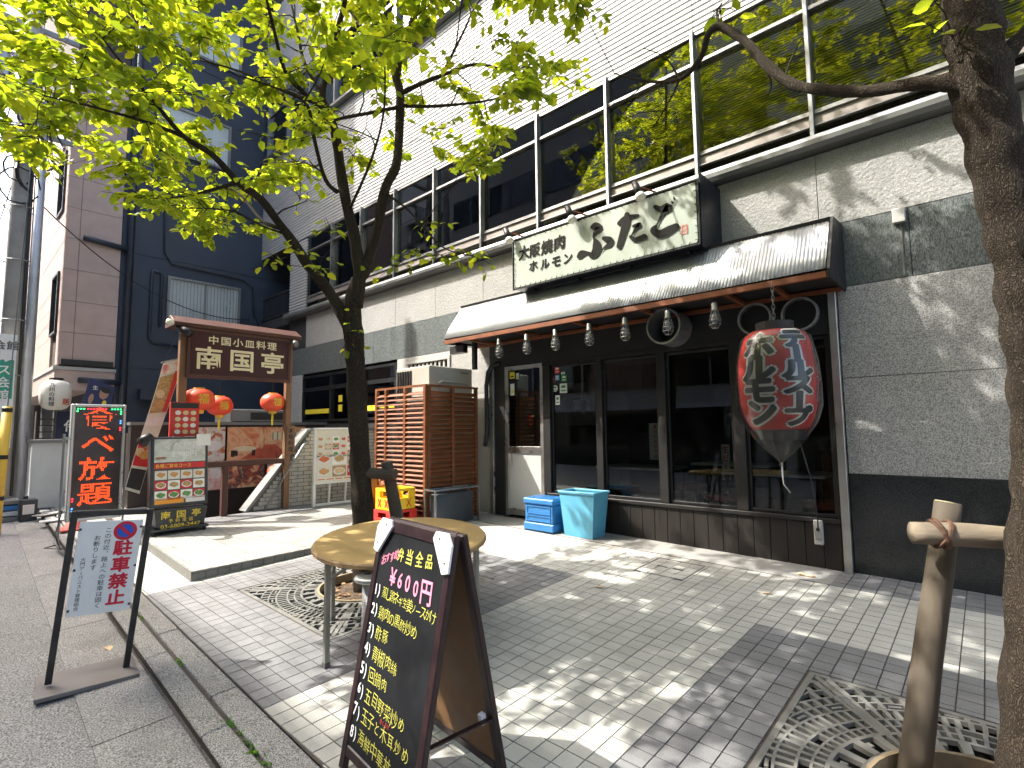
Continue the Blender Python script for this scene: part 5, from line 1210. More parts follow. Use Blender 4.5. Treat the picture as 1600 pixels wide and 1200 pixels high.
leaf_frame(lambda a,h: rp(a,h,-.028),rn,'rear')
MB().prism([rp(a,h,-.016) for a,h in ((FW-.004,.10),(CW-FW+.004,.10),(CW-FW+.004,CH-.05),(FW-.004,CH-.05))],rn*.012).build('rear_panel','ply_back',ab)
MB().prism([cp(a,h,-.0165) for a,h in ((FW,.105),(CW-FW,.105),(CW-FW,CH-.055),(FW,CH-.055))],cnf*-.003).build('front_back_panel','ply_back',ab)
for s in (0,1):                                            # white corner brackets
    def cq(a,h): return cp(a if s == 0 else CW-a, h, .0005)
    MB().prism([cq(.0,CH-.145),(cq(.04,CH-.155)),cq(.135,CH-.03),cq(.12,CH+.0),cq(.035,CH+.002),cq(.0,CH-.04)],cnf*.012).build('corner_bracket','corner_white',ab,bevel=.002)
    for a,h in ((.03,CH-.11),(.085,CH-.025)): MB().prism([cq(a,h)+cnf*.0125+cs*.005*math.cos(i*1.05)+cu_*.005*math.sin(i*1.05) for i in range(6)],cnf*.001).build('screw','black_metal',ab)
for a in (.1,CW-.1): MB().tube([cp(a,CH-.01,-.030)-cs*.05,cp(a,CH-.01,-.030)+cs*.05],.008,8).build('hinge','steel',ab)
MB().bar(cp(CW-.02,.30,-.03),rp(CW-.02,.30,.0),.022,.006).build('stay','frame_wine',ab); MB().bar(cp(.02,.30,-.03),rp(.02,.30,.0),.022,.006).build('stay','frame_wine',ab)
MB().obox(rp(CW-.05,.30,.02),cs*.012,ru*.02,rn*.012).build('stay_clip','corner_white',ab)
for a in (.022,CW-.022): MB().obox(cp(a,.0,-.014)-cu_*.006,cs*.016,cu_*.006,cnf*.012).build('foot','corner_white',ab); MB().obox(rp(a,.0,-.014)-ru*.006,cs*.016,ru*.006,rn*.012).build('foot','corner_white',ab)
L0 = -.005
def cl(mt_, nm, s, a, h, size, bold=.004, jit=.14, pitch=None, tilt=0.0, sx=.88, fat=.003):
    text(MB(), s, cp(a,h,L0), (cs+cu_*tilt).normalized(), cu_, size, bold, 'L', jit=jit, pitch=pitch, sx=sx, fat=fat).build(nm,mt_,ab)
cl('chalk_yellow','title_writing','弁当全品',.185,.925,.068,.004,.16,.075,.03,fat=.009)
cl('chalk_pink','note_writing','おすすめ',.068,.875,.046,.004,.2,.036,.35)
cl('chalk_pink','price_writing','¥600円',.175,.825,.094,.006,.12,.064,-.03,fat=.013)
items = ['蒸し鶏ネギ生姜ソースがけ','鶏肉の黒酢炒め','酢豚','青椒肉絲','回鍋肉','五目野菜炒め','玉子と木耳炒め','海鮮中華丼']
hh = .752
for i, s in enumerate(items):
    cl('chalk_white','item_number','%d)'%(i+1),.056,hh,.066,.004,.12,.036,fat=.008)
    sz = .050 if i == 0 else (.056 if i == 1 else .064)
    cl('chalk_yellow','item_writing',s,.118,hh-.004,sz,-.010,.18,(.036 if i == 0 else .046 if i == 1 else .056),-.03,fat=.0)
    if i == 6: cl('chalk_red','furigana_writing','きくらげ',.27,hh+.030,.022,.004,.1,.020)
    hh -= .0835
# ================================================================== round folding table and ashtray
mat('table_ply',(0.46,0.31,0.12),0.5,var=0.16,scale=3,stretch=(1,5,1),dirt=0.3,dscale=6,dcol=(0.3,0.2,0.09)); mat('ply_edge',(0.34,0.22,0.10),0.7,var=0.3,scale=12,stretch=(1,1,8)); mat('leg_grey',(0.30,0.29,0.25),0.5,0.4,var=0.2,scale=6,dirt=0.3,dscale=8)
TX, TY, TZ, TA, TB, TH = -3.137, 2.296, .80, .591, .80, .831
rt = thing('round_table','round wooden folding table with grey metal legs beside the tree','table',(TX,TY,gz(TX,TY)))
def tp(t,k=1.0,dz=0.0): 
    a, b = TA*k*math.cos(t), TB*k*math.sin(t); return Vector((TX+a*math.cos(TH)-b*math.sin(TH),TY+a*math.sin(TH)+b*math.cos(TH),TZ+dz))
m = MB(); nn = 64
for k,dz in ((.985,0),(1,-.008),(1.0,-.026),(.99,-.032)):
    for i in range(nn): m.v.append(tuple(tp(2*math.pi*i/nn,k+.003*math.sin(i*2.7)+.002*math.sin(i*5.1),dz)))
m.f.append(tuple(range(nn))); m.mi.append(0); m.f.append(tuple(reversed(range(3*nn,4*nn)))); m.mi.append(1)
for j in range(3):
    for i in range(nn): m.f.append((j*nn+i,j*nn+(i+1)%nn,(j+1)*nn+(i+1)%nn,(j+1)*nn+i)); m.mi.append(1)
m.build('tabletop',['table_ply','ply_edge'],rt)
dleg = [(-3.09,1.70),(-2.60,2.50),(-3.74,2.10),(-3.22,2.92)]
for x_,y_ in dleg: MB().box(x_-.016,y_-.016,gz(x_,y_)+.012,x_+.016,y_+.016,.767).build('leg','leg_grey',rt,bevel=.004); MB().box(x_-.018,y_-.018,gz(x_,y_),x_+.018,y_+.018,gz(x_,y_)+.03).build('foot_cap','base_steel',rt)
for a,b in ((0,2),(1,3)):
    A_, B_ = Vector((*dleg[a],.60)), Vector((*dleg[b],.60)); MB().bar(A_,B_,.022,.022).build('cross_bar','leg_grey',rt)
    MB().bar(Vector((*dleg[a],.755)),Vector((*dleg[b],.755)),.03,.02).build('top_bar','leg_grey',rt)
    C_ = Vector((TX,TY,.755)); MB().bar(A_*.85+B_*.15+Vector((0,0,0)),C_*.6+Vector((*dleg[a],.755))*.4,.016).build('brace','leg_grey',rt); MB().bar(A_*.15+B_*.85,C_*.6+Vector((*dleg[b],.755))*.4,.016).build('brace','leg_grey',rt)
mat('galvanised',(0.50,0.50,0.47),0.42,0.75,var=0.2,scale=8,dirt=0.25,dscale=9)
AX, AY = -2.62, 1.72; az = gz(AX,AY)
at_ = thing('ashtray_stand','cylindrical metal ashtray stand with a flat lid behind the chalk board','ashtray',(AX,AY,az))
MB().lathe([(.075,0),(.08,.01),(.072,.03),(.062,.05),(.062,.36),(.066,.365),(.066,.38),(.062,.385),(.062,.60)],(AX,AY,az),24).build('body','galvanised',at_,smooth=True)
MB().lathe([(.06,.60),(.10,.605),(.108,.615),(.10,.63),(.085,.633),(.055,.640),(.05,.632),(.03,.634),(0,.64)],(AX,AY,az),28).build('lid','galvanised',at_,smooth=True)

# ================================================================== louvred screen, condenser, crates, bins
mat('cedar',(0.19,0.063,0.021),0.5,var=0.3,scale=5,stretch=(1,1,6),dirt=0.25,dscale=4,dcol=(0.09,0.03,0.015))
lv = thing('louvre_screen','tall reddish wooden louvre screen round the condenser beside the shop door','louvre screen',(-6.2,5.0,pz(-6.2,5)))
LX0, LX1, LY0, LY1, LZA, LZB = -6.82, -5.62, 4.48, 5.45, pz(-6.2,4.5), 2.14
for xx in (LX0,LX0+.24,LX0+.70,LX1-.05): MB().box(xx,LY0-.012,LZA,xx+.05,LY0+.033,LZB).build('stile','cedar',lv,bevel=.003)
MB().box(LX0,LY0-.010,LZB+.0005,LX1,LY0+.03,LZB+.03).build('top_rail','cedar',lv)
for yy in (LY0+.034,LY0+.46,LY1-.05): MB().box(LX1-.035,yy,LZA,LX1+.012,yy+.045,LZB).build('stile','cedar',lv,bevel=.003)
MB().box(LX1-.032,LY0+.0315,LZB+.0005,LX1+.01,LY1,LZB+.03).build('top_rail','cedar',lv)
z = LZA+.05; i = 0
s1 = s2 = None
while z < LZB-.03:
    for (a,b) in ((LX0+.051,LX0+.239),(LX0+.291,LX0+.699),(LX0+.751,LX1-.051)):
        c = MB(); c.obox(((a+b)/2,LY0+.012,z),((b-a)/2,0,0),(0,.024,.020),(0,-.003,.0035)); c.build('slat','cedar',lv)
    for (a,b) in ((LY0+.08,LY0+.459),(LY0+.506,LY1-.051)):
        if i % 9 == 5 and a > 5: continue
        c = MB(); c.obox((LX1-.012,(a+b)/2,z+rnd.uniform(-.003,.003)),(0,(b-a)/2,rnd.uniform(-.004,.004)),(.018,0,-.026),(.003,0,.0022)); c.build('slat','cedar',lv)
    z += .0655; i += 1
mat('unit_beige',(0.50,0.48,0.42),0.45,0.2,var=0.08,scale=2,dirt=0.2,dscale=4,dcol=(0.3,0.28,0.24))
ac = thing('condenser_unit','tall beige condenser unit standing inside the louvre screen','condenser',(-6.15,5.12,LZA))
MB().box(-6.50,4.62,LZA,-5.72,5.44,2.45).build('case','unit_beige',ac,bevel=.012)
for i in range(6): MB().box(-6.46+i*.06,4.605,2.02,-6.43+i*.06,4.619,2.40).build('grille_slot','black_metal',ac)
MB().tube([(-5.719,4.78,2.20),(-5.70,4.82,2.23),(-5.70,5.3,2.23),(-5.719,5.34,2.20)],.02,8).build('handle','unit_beige',ac)
MB().box(-5.7195,5.2,2.37,-5.718,5.36,2.39).build('maker_mark','sill_metal',ac)
pcs = thing('plastic_crate','yellow bottle crate on the top of the small stack before the screen','crate',(-5.92,4.2,LZA+.21),'stacked bottle crates')
def crate(root, x0,x1,y0,y1,z0,z1,mt_,slots=True):
    t_ = .015
    for (a,b,c,d_) in ((x0,x1,y0,y0+t_),(x0,x1,y1-t_,y1),(x0,x0+t_,y0+t_+.0005,y1-t_-.0005),(x1-t_,x1,y0+t_+.0005,y1-t_-.0005)):
        n_ = 'side'; h = z1-z0; m = MB()
        m.box(a,c,z0,b,d_,z0+h*.55); m.box(a,c,z0+h*.86,b,d_,z1)
        lx = (b-a) > (d_-c)
        if lx: m.box(a,c,z0+h*.5501,a+(b-a)*.28,d_,z0+h*.8599); m.box(b-(b-a)*.28,c,z0+h*.5501,b,d_,z0+h*.8599)
        else: m.box(a,c,z0+h*.5501,b,c+(d_-c)*.28,z0+h*.8599); m.box(a,d_-(d_-c)*.28,z0+h*.5501,b,d_,z0+h*.8599)
        m.build(n_,mt_,root,bevel=.003)
    MB().box(x0+t_+.001,y0+t_+.001,z0+.005,x1-t_-.001,y1-t_-.001,z0+.02).build('floor',mt_,root)
mat('crate_yellow',(0.80,0.52,0.02),0.45,var=0.06); mat('crate_red',(0.65,0.03,0.02),0.45,var=0.06); mat('crate_maroon',(0.24,0.025,0.03),0.5,var=0.1); mat('crate_brown',(0.33,0.13,0.04),0.55,var=0.15)
crate(pcs,-6.10,-5.74,4.02,4.40,LZA+.215,LZA+.49,'crate_yellow')
m = MB()
for yy in (4.12,4.29): m.bar((-5.7385,yy-.035,LZA+.25),(-5.7385,yy+.035,LZA+.35),.022,.002); m.bar((-5.737,yy-.035,LZA+.35),(-5.737,yy+.035,LZA+.25),.022,.002)
for xx in (-6.0,-5.85): m.bar((xx-.035,4.0185,LZA+.25),(xx+.035,4.0185,LZA+.35),.002,.022); m.bar((xx-.035,4.017,LZA+.35),(xx+.035,4.017,LZA+.25),.002,.022)
stuff(m.build('red_cross_mark','crate_red',pcs))
rcr = thing('plastic_crate','red bottle crate under the yellow one','crate',(-5.92,4.2,LZA),'stacked bottle crates'); crate(rcr,-6.12,-5.72,4.0,4.42,pz(-5.9,4.2)+.002,LZA+.21,'crate_red')
MB().box(-5.719,4.05,LZA+.05,-5.717,4.2,LZA+.13).build('label','white_paint',rcr)
mcr = thing('plastic_crate','dark maroon crate behind the leaning stake','crate',(-6.42,4.2,LZA),'stacked bottle crates'); crate(mcr,-6.62,-6.22,4.02,4.38,pz(-6.4,4.2)+.002,LZA+.34,'crate_maroon')
bcr = thing('plastic_crate','brown bottle crate on the maroon one','crate',(-6.42,4.2,LZA+.345),'stacked bottle crates'); crate(bcr,-6.62,-6.22,4.02,4.38,LZA+.345,LZA+.63,'crate_brown')
mat('steel_box',(0.05,0.056,0.06),0.4,0.4,var=0.12,scale=3,dirt=0.2,dscale=4)
gb = thing('grey_cabinet','dark grey cabinet in a thin metal frame below the louvre slats','cabinet',(-5.48,4.8,pz(-5.6,4.8)))
gzb = gz(-5.45,4.9)+.005
MB().box(-5.57,4.50,gzb+.03,-5.40,5.14,.70).build('body','steel_box',gb,bevel=.006)
for xx in (-5.585,-5.375):
    for yy in (4.44,5.22): MB().box(xx-.01,yy-.01,gzb,xx+.01,yy+.01,.765).build('frame_leg','aluminium',gb)
for xx in (-5.585,-5.375): MB().box(xx-.01,4.4505,.745,xx+.01,5.2095,.765).build('frame_rail','aluminium',gb)
for yy in (4.44,5.22): MB().box(-5.5745,yy-.01,.745,-5.3855,yy+.01,.765).build('frame_rail','aluminium',gb)
mat('bin_blue',(0.10,0.36,0.52),0.45,var=0.08,scale=4,dirt=0.2,dscale=7,dcol=(0.2,0.35,0.42)); mat('crate_blue',(0.03,0.17,0.42),0.45,var=0.1,scale=5,dirt=0.25,dscale=7,dcol=(0.12,0.2,0.3))
bz = gz(-3.7,5.3)
bn2 = thing('waste_bin','tall open light blue plastic bin by the shop window','bin',(-3.70,5.38,bz))
def frust(m,x0,x1,y0,y1,z0,z1,e,inner=False):
    P = [(x0,y0,z0),(x1,y0,z0),(x1,y1,z0),(x0,y1,z0),(x0-e,y0-e*.6,z1),(x1+e,y0-e*.6,z1),(x1+e,y1+e*.6,z1),(x0-e,y1+e*.6,z1)]
    f = [(0,3,2,1),(0,1,5,4),(1,2,6,5),(2,3,7,6),(3,0,4,7)]; return m.add(P,f)
m = MB(); frust(m,-3.90,-3.50,5.24,5.50,bz,bz+.52,.05)
o = m.build('body','bin_blue',bn2); o.modifiers.new('t','SOLIDIFY').thickness = .006
m = MB(); a = (-3.965,-3.435,5.195,5.545)
for q in ((a[0],a[1],a[2],a[2]+.025),(a[0],a[1],a[3]-.025,a[3]),(a[0],a[0]+.025,a[2]+.0255,a[3]-.0255),(a[1]-.025,a[1],a[2]+.0255,a[3]-.0255)): m.box(q[0],q[2],bz+.505,q[1],q[3],bz+.535)
m.build('rim','bin_blue',bn2,bevel=.006)
fc = thing('folding_crate','dirty blue folding crate beside the blue bin at the door','crate',(-4.25,5.33,gz(-4.25,5.3)))
fz = gz(-4.3,5.3)
MB().box(-4.50,5.17,fz,-4.02,5.53,fz+.10).build('lower_half','crate_blue',fc,bevel=.012); MB().box(-4.485,5.185,fz+.1005,-4.035,5.515,fz+.33).build('body','crate_blue',fc,bevel=.01); MB().box(-4.505,5.165,fz+.3305,-4.015,5.535,fz+.40).build('lid','crate_blue',fc,bevel=.014)
for i,(h0,h1) in enumerate(((.12,.19),(.21,.31))):
    m = MB()
    for (a,b,c,d_) in ((-4.45,-4.07,h0,h0+.012),(-4.45,-4.07,h1-.012,h1),(-4.45,-4.438,h0+.0125,h1-.0125),(-4.082,-4.07,h0+.0125,h1-.0125)): m.box(a,5.175,fz+c,b,5.184,fz+d_)
    m.build('panel_rib','crate_blue',fc)
    m = MB(); 
    for (a,b,c,d_) in ((5.21,5.49,h0,h0+.012),(5.21,5.49,h1-.012,h1),(5.21,5.222,h0+.0125,h1-.0125),(5.478,5.49,h0+.0125,h1-.0125)): m.box(-4.034,a,fz+c,-4.025,b,fz+d_)
    m.build('panel_rib','crate_blue',fc)
m = MB()
for i in range(7): m.box(-4.47+i*.065,5.21,fz+.401,-4.43+i*.065,5.49,fz+.408)
m.build('lid_rib','crate_blue',fc)
mat('peel',(0.62,0.45,0.28),0.7,var=0.2)
solo('litter',MB().tube([(-1.36,5.30,gz(-1.36,5.3)+.006),(-1.33,5.28,gz(-1.3,5.3)+.02),(-1.29,5.29,gz(-1.3,5.3)+.008),(-1.24,5.285,gz(-1.2,5.3)+.012),(-1.21,5.30,gz(-1.2,5.3)+.006)],[.006,.014,.010,.012,.003],6),'peel','small curled scrap of litter on the paving before the planks','litter',(-1.29,5.29,gz(-1.29,5.29)))

# ================================================================== far end of the street
mat('counter_white',(0.62,0.63,0.62),0.5,var=0.06,dirt=0.2,dscale=3,dcol=(0.4,0.4,0.38)); mat('cone_red',(0.55,0.10,0.07),0.6,var=0.15); mat('pot_brown',(0.22,0.07,0.04),0.7,var=0.2); mat('noren',(0.015,0.02,0.05),0.7)
ct = thing('counter','white painted counter box before the far tiled building','counter',(-12.5,1.5,rz(-12.5,1.5)))
cz_ = gz(-12.5,1.45); MB().box(-12.9,1.20,cz_,-12.3,1.95,1.40).build('body','counter_white',ct,bevel=.006); MB().box(-12.95,1.16,1.402,-12.25,2.0,1.45).build('top','sill_metal',ct); MB().box(-12.299,1.32,cz_+.12,-12.29,1.66,1.30).build('door','counter_white',ct)
wl2 = thing('white_lantern','white paper lantern with black and red lettering under the tiled overhang','lantern',(-13.0,1.55,1.98))
p = [(.10,2.0),(.17,2.03),(.225,2.10),(.24,2.25),(.235,2.4),(.18,2.52),(.10,2.56)]
mat('lantern_white',(0.78,0.74,0.64),0.6,var=0.06,scale=3)
MB().lathe(p,(-13,1.55,0),28).build('shade','lantern_white',wl2,smooth=True); MB().lathe([(0,2.56),(.105,2.56),(.105,2.60),(0,2.60)],(-13,1.55,0),16).build('cap','black_metal',wl2)
def wrap(m,r,cx_,cy_): 
    m.v = [(cx_+math.sqrt(max(0.0001,r*r-(y-cy_)**2))+.005,y,z) for x,y,z in m.v]; return m
wrap(text(MB(),'九州の料理',(0,1.47,2.28),uy,uz,.085,.012,vertical=True,pitch=.09),.243,-13,1.55).build('lettering','sign_ink',wl2); wrap(text(MB(),'居',(0,1.68,2.15),uy,uz,.12,.015),.243,-13,1.55).build('red_mark','print_red',wl2)
nr_ = thing('shop_curtain','dark blue shop curtain with white lettering under the overhang','curtain',(-13.3,2.0,1.45)); MB().box(-13.32,1.62,1.46,-13.30,2.5,1.98).build('cloth','noren',nr_); text(MB(),'侍',(-13.297,1.85,1.70),uy,uz,.24,.012).build('lettering','white_paint',nr_)
sh = thing('shelf_unit','small wooden shelf unit beside the dark curtain','shelf',(-13.4,1.42,1.4)); 
for zz in (1.46,1.58,1.70,1.82): MB().box(-13.5,1.35,zz,-13.3,1.58,zz+.02).build('shelf_board','dark_brown',sh)
for yy in (1.33,1.585): MB().box(-13.5,yy,1.44,-13.3,yy+.02,1.98).build('side','dark_brown',sh)
po = thing('beer_poster','dark blue poster of a person raising a glass, hung beside the overhang','poster',(-13,2.2,2.05))
A,B,Cc,D_ = pX(140,590,-13),pX(180,605,-13),pX(172,635,-13),pX(128,632,-13)
mat('poster_navy',(0.02,0.03,0.10),0.5,var=0.2); mat('skin',(0.45,0.26,0.17),0.6)
MB().prism([A,B,Cc,D_],(-.01,0,0)).build('sheet','poster_navy',po)
def pq(s,t): return (A*(1-s)+B*s)*(1-t)+(D_*(1-s)+Cc*s)*t
def blob(s,t,rs,rt,nm,mt_,l): MB().prism([pq(s+rs*math.cos(i*math.pi/7),t+rt*math.sin(i*math.pi/7))+Vector((l,0,0)) for i in range(14)],(.001,0,0)).build(nm,mt_,po)
blob(.66,.45,.17,.26,'printed_face','skin',.002); blob(.70,.28,.20,.14,'printed_hair','print_black',.004); blob(.25,.75,.09,.2,'printed_hand','skin',.002); blob(.75,.88,.08,.14,'printed_glass','print_yellow',.004); text(MB(),'生',pq(.3,.3)+Vector((.003,0,0)),uy,uz,.09,.01).build('lettering','white_paint',po)
cn = thing('traffic_cone','faded red traffic cone behind the LED sign','traffic cone',(-9.6,1.45,gz(-9.6,1.45)))
zc = gz(-9.6,1.45); MB().lathe([(.15,.02),(.13,.03),(.03,.62),(0,.63)],(-9.6,1.45,zc),20).build('cone','cone_red',cn,smooth=True); MB().box(-9.79,1.26,zc,-9.41,1.64,zc+.025).build('base','cone_red',cn,bevel=.005)
c2 = thing('traffic_cone','pale cone with an orange band beside the utility pole','traffic cone',(-12.2,.80,rz(-12.2,.8)))
zc = rz(-12.2,.8); MB().lathe([(.16,.02),(.14,.03),(.05,.62),(.045,1.0),(0,1.01)],(-12.2,.8,zc),18).build('cone','plate_white',c2,smooth=True); MB().lathe([(.106,.40),(.084,.5)],(-12.2,.8,zc),18).build('band','print_orange',c2); MB().box(-12.4,.6,zc,-12.0,1.0,zc+.025).build('base','plate_white',c2)
pt_ = thing('flower_pot','brown plant pot leaning by the white counter','flower pot',(-12.05,1.78,gz(-12,1.8))); zc = gz(-12.05,1.78); MB().lathe([(.09,0),(.13,.24),(.145,.25),(.145,.29),(.12,.29)],(-12.05,1.78,zc),16).build('pot','pot_brown',pt_,smooth=True)
jc = thing('jerry_can','dark green fuel can with a white label at the kerb','can',(-11.6,1.12,rz(-11.6,1.1))); zc = rz(-11.6,1.12); MB().box(-11.7,1.02,zc,-11.5,1.24,zc+.36).build('body',  'board_green' if 'board_green' in MAT else 'board_black',jc,bevel=.02); MB().box(-11.499,1.06,zc+.12,-11.497,1.2,zc+.27).build('label','plate_white',jc); MB().tube([(-11.6,1.1,zc+.36),(-11.6,1.1,zc+.40)],.03,10).build('cap','black_metal',jc)
tr_ = thing('plastic_tray','stack of grey plastic trays beside the fuel can','tray',(-11.9,.95,rz(-11.9,.95)))
for i in range(4): MB().box(-12.15,.80,rz(-11.9,.95)+i*.09,-11.75,1.05,rz(-11.9,.95)+i*.09+.07).build('tray',['sill_metal','counter_white','crate_blue','sill_metal'][i],tr_,bevel=.008)
for i,(x_,y_,a) in enumerate(((-11.0,1.75,.2),(-10.6,1.45,-.1),(-11.4,1.45,.5))):
    z0 = gz(x_,y_)+.012+i*.004; ca, sa = math.cos(a), math.sin(a)
    solo('board_offcut',MB().obox((x_,y_,z0),(ca*.10,sa*.10,0.0),(-sa*.28,ca*.28,.012),(0,0,.009)),['paint_white','counter_white','gutter_concrete'][i],['white board offcut lying nearest the counter','pale board offcut lying on the pavement by the cone','grey board offcut lying near the fuel can'][i],'board',(x_,y_,gz(x_,y_)))
# utility pole, guy guard, street signs
mat('pole_concrete',(0.33,0.32,0.30),0.85,var=0.15,scale=3,dirt=0.3,dscale=2); mat('pole_grey',(0.42,0.44,0.47),0.45,0.5,var=0.1)
up = thing('utility_pole','concrete utility pole with bundled cables at the left edge','utility pole',(-13,.95,rz(-13,.95)))
zr = rz(-13,.95)
MB().tube([(-13.0,.92,zr-.05),(-13.0,.90,6),(-13.0,.88,12)],[.17,.15,.12],16).build('pole','pole_concrete',up,smooth=True)
MB().tube([(-12.85,1.14,zr),(-12.85,1.12,8)],.075,10).build('riser_pipe','pole_grey',up,smooth=True); MB().tube([(-12.83,1.02,zr+.3),(-12.83,1.0,9)],.02,6).build('cable','black_metal',up)
for zz in (2.6,3.6,4.7,5.7,6.9): MB().tube([(-13+.2*math.cos(i*math.pi/8),.92+.26*math.sin(i*math.pi/8),zz) for i in range(17)],.012,5,cap=False).build('band','sill_metal',up)
for i in range(14):
    r = rnd.uniform(.1,.35); zc = rnd.uniform(6.0,8.6); yc = .92+rnd.uniform(-.2,.35)
    MB().tube([(-12.8+rnd.uniform(-.1,.1),yc+r*math.cos(q),zc+r*1.2*math.sin(q)) for q in np.linspace(0,rnd.uniform(3,6),12)],rnd.uniform(.012,.03),5).build('cable_loop','black_metal',up)
for i in range(4): MB().bar((-13.2,.3+.0*i,7.3+i*.7),(-13.2,1.6,7.3+i*.7),.08).build('crossarm','sill_metal',up)
for i in range(3): MB().tube([(-13.0,.55+.4*i,8.1),(-13.0,.55+.4*i,8.6)],[.14,.14],10).build('transformer','pole_grey',up)
cable = MB()
def wire(nm,lb,p0,p1,sag,r=.012,mt_='black_metal'):
    p0, p1 = Vector(p0), Vector(p1); pts = [p0.lerp(p1,t)-Vector((0,0,sag*4*t*(1-t))) for t in np.linspace(0,1,16)]
    o = solo(nm,MB().tube(pts,r,5),mt_,lb,'cable',tuple(p0)); return o
for i,(za,zb_,dy) in enumerate(((7.4,7.8,.3),(7.9,8.4,.7),(8.4,8.9,1.2),(6.5,6.9,.4),(7.0,7.1,.9))):
    wire('overhead_cable','overhead cable leaving the utility pole leftwards, number %s from the top' % ['three','two','one','five','four'][i],(-13.1,dy,za),(-40,-1+dy*2,zb_+1),.5)
wire('service_cable','thin black service cable from the pole to the blue wall',(-12.9,1.1,5.9),(-14.03,5.4,4.45),.6,.012)
gg = thing('guy_guard','yellow guy wire guard with black bands at the left edge','guy guard',(-10.6,.42,rz(-10.6,.42)))
mat('guard_yellow',(0.72,0.48,0.06),0.5,var=0.08)
p0 = pX(-4,790,-10.6); p1 = pX(12,635,-10.6); p0.z = rz(p0.x,p0.y)
MB().tube([p0,p1],.055,12).build('sleeve','guard_yellow',gg,smooth=True)
for t in (.28,.60,.97): c = p0.lerp(p1,t); dd = (p1-p0).normalized(); MB().tube([c-dd*.03,c+dd*.03],.058,12).build('black_band','black_metal',gg)
MB().tube([p1,p1+(p1-p0).normalized()*8],.008,5).build('guy_wire','sill_metal',gg)
ss = thing('street_sign','narrow white and green vertical sign on the utility pole','sign',(-12.6,.75,2.2)); mat('sign_green',(0.03,0.30,0.20),0.4)
sA, sB = pX(-14,520,-12.6), pX(15,700,-12.6)
MB().box(-12.62,sA.y,sB.z,-12.58,sB.y,sA.z).build('panel','sign_white',ss); MB().box(-12.578,sA.y+.02,sB.z+.85,-12.575,sB.y-.02,sA.z-.45).build('green_field','sign_green',ss); text(MB(),'ヘルス会館',(-12.572,(sA.y+sB.y)/2+.02,sB.z+1.35),uy,uz,.2,.015,vertical=True,pitch=.22).build('lettering','white_paint',ss); text(MB(),'→',(-12.572,sB.y-.09,sB.z+.1),uy,uz,.16,.015).build('red_arrow','sign_red',ss); text(MB(),'会館',(-12.572,(sA.y+sB.y)/2+.03,sA.z-.2),uy,uz,.17,.01).build('lettering','sign_ink',ss)
MB().bar((-12.65,sB.y-.1,sA.z-.5),(-12.95,.95,sA.z-.5),.03).build('mount','sill_metal',ss)
# far buildings
mat('far_white',(0.62,0.65,0.70),0.7,var=0.05); mat('far_grey',(0.40,0.42,0.45),0.7,var=0.08); mat('far_blue',(0.30,0.36,0.44),0.4,var=0.1)
tw = thing('apartment_tower','tall pale apartment tower with stacked balconies far down the street','building',(-46,6,gz(-46,6)))
MB().box(-56,4.6,-1,-46,20,34).build('wall','far_blue',tw)
z = 4.0
while z < 33:
    b = MB().box(-46,4.65,z,-44.9,9,z+1.05).build('balcony','far_white',tw); MB().box(-45.95,4.9,z+1.15,-45.9,8.7,z+2.6).build('balcony_window','glass_far',tw); MB().box(-45.9,6.6,z+1.06,-44.95,6.75,z+2.9).build('balcony_divider','far_white',tw); z += 3.0
hs_ = thing('grey_house','low grey concrete house behind the utility pole','building',(-24,2.6,gz(-24,2)))
MB().box(-30,1.9,-.2,-22.6,8,4.2).build('wall','gutter_concrete',hs_); MB().box(-30,1.7,4.2,-22.4,8,4.4).build('roof','far_grey',hs_); MB().box(-22.6,2.2,1.3,-22.55,2.9,2.6).build('window','glass_far',hs_)
mid = thing('beige_block','beige apartment block between the tiled building and the far tower','building',(-30,2.4,gz(-30,2)))
MB().box(-42,2.3,-.3,-31,10,13).build('wall','far_grey',mid)
for i in range(4): MB().box(-31,2.35,2.6+i*2.8,-30.3,5,3.5+i*2.8).build('balcony','far_white',mid); MB().box(-30.99,2.6,3.6+i*2.8,-30.95,4.6,5.0+i*2.8).build('window','glass_far',mid)
# buildings across the street (mirrored in the glass; they shade the road)
mat('opp_wall',(0.34,0.33,0.30),0.8,var=0.1,scale=0.6,dirt=0.2,dscale=0.4); mat('opp_wall2',(0.50,0.49,0.46),0.8,var=0.08,scale=0.6)
def opp(x0,x1,h,wm,lb):
    o = thing('office_block',lb,'building',((x0+x1)/2,-12,rz((x0+x1)/2,-9)))
    MB().box(x0,-16,-1.5,x1,-9.0,h).build('wall',wm,o)
    z = 3.2
    while z < h-2.4:
        b = MB().box(x0+.5,-9.0,z,x1-.5,-8.95,z+1.6).build('window_band','glass_far',o); m = MB(); x = x0+.5
        while x < x1-.4: m.box(x-.04,-8.949,z,x+.04,-8.90,z+1.6); x += 1.5
        stuff(m.build('mullions','sill_metal',b)); z += 3.4
    MB().box(x0+.4,-9.0,-.6,x1-.4,-8.96,2.3).build('ground_floor_glass','glass_far',o); MB().box(x0,-9.6,2.3,x1,-8.5,2.5).build('canopy','far_grey',o)
opp(-62,-24,18.6,'opp_wall2','pale office block across the street, far end'); opp(-23.4,-6,18.9,'opp_wall','grey office block across the street facing the stairs'); opp(-5.4,22,18.2,'opp_wall2','pale office block across the street facing the shop')

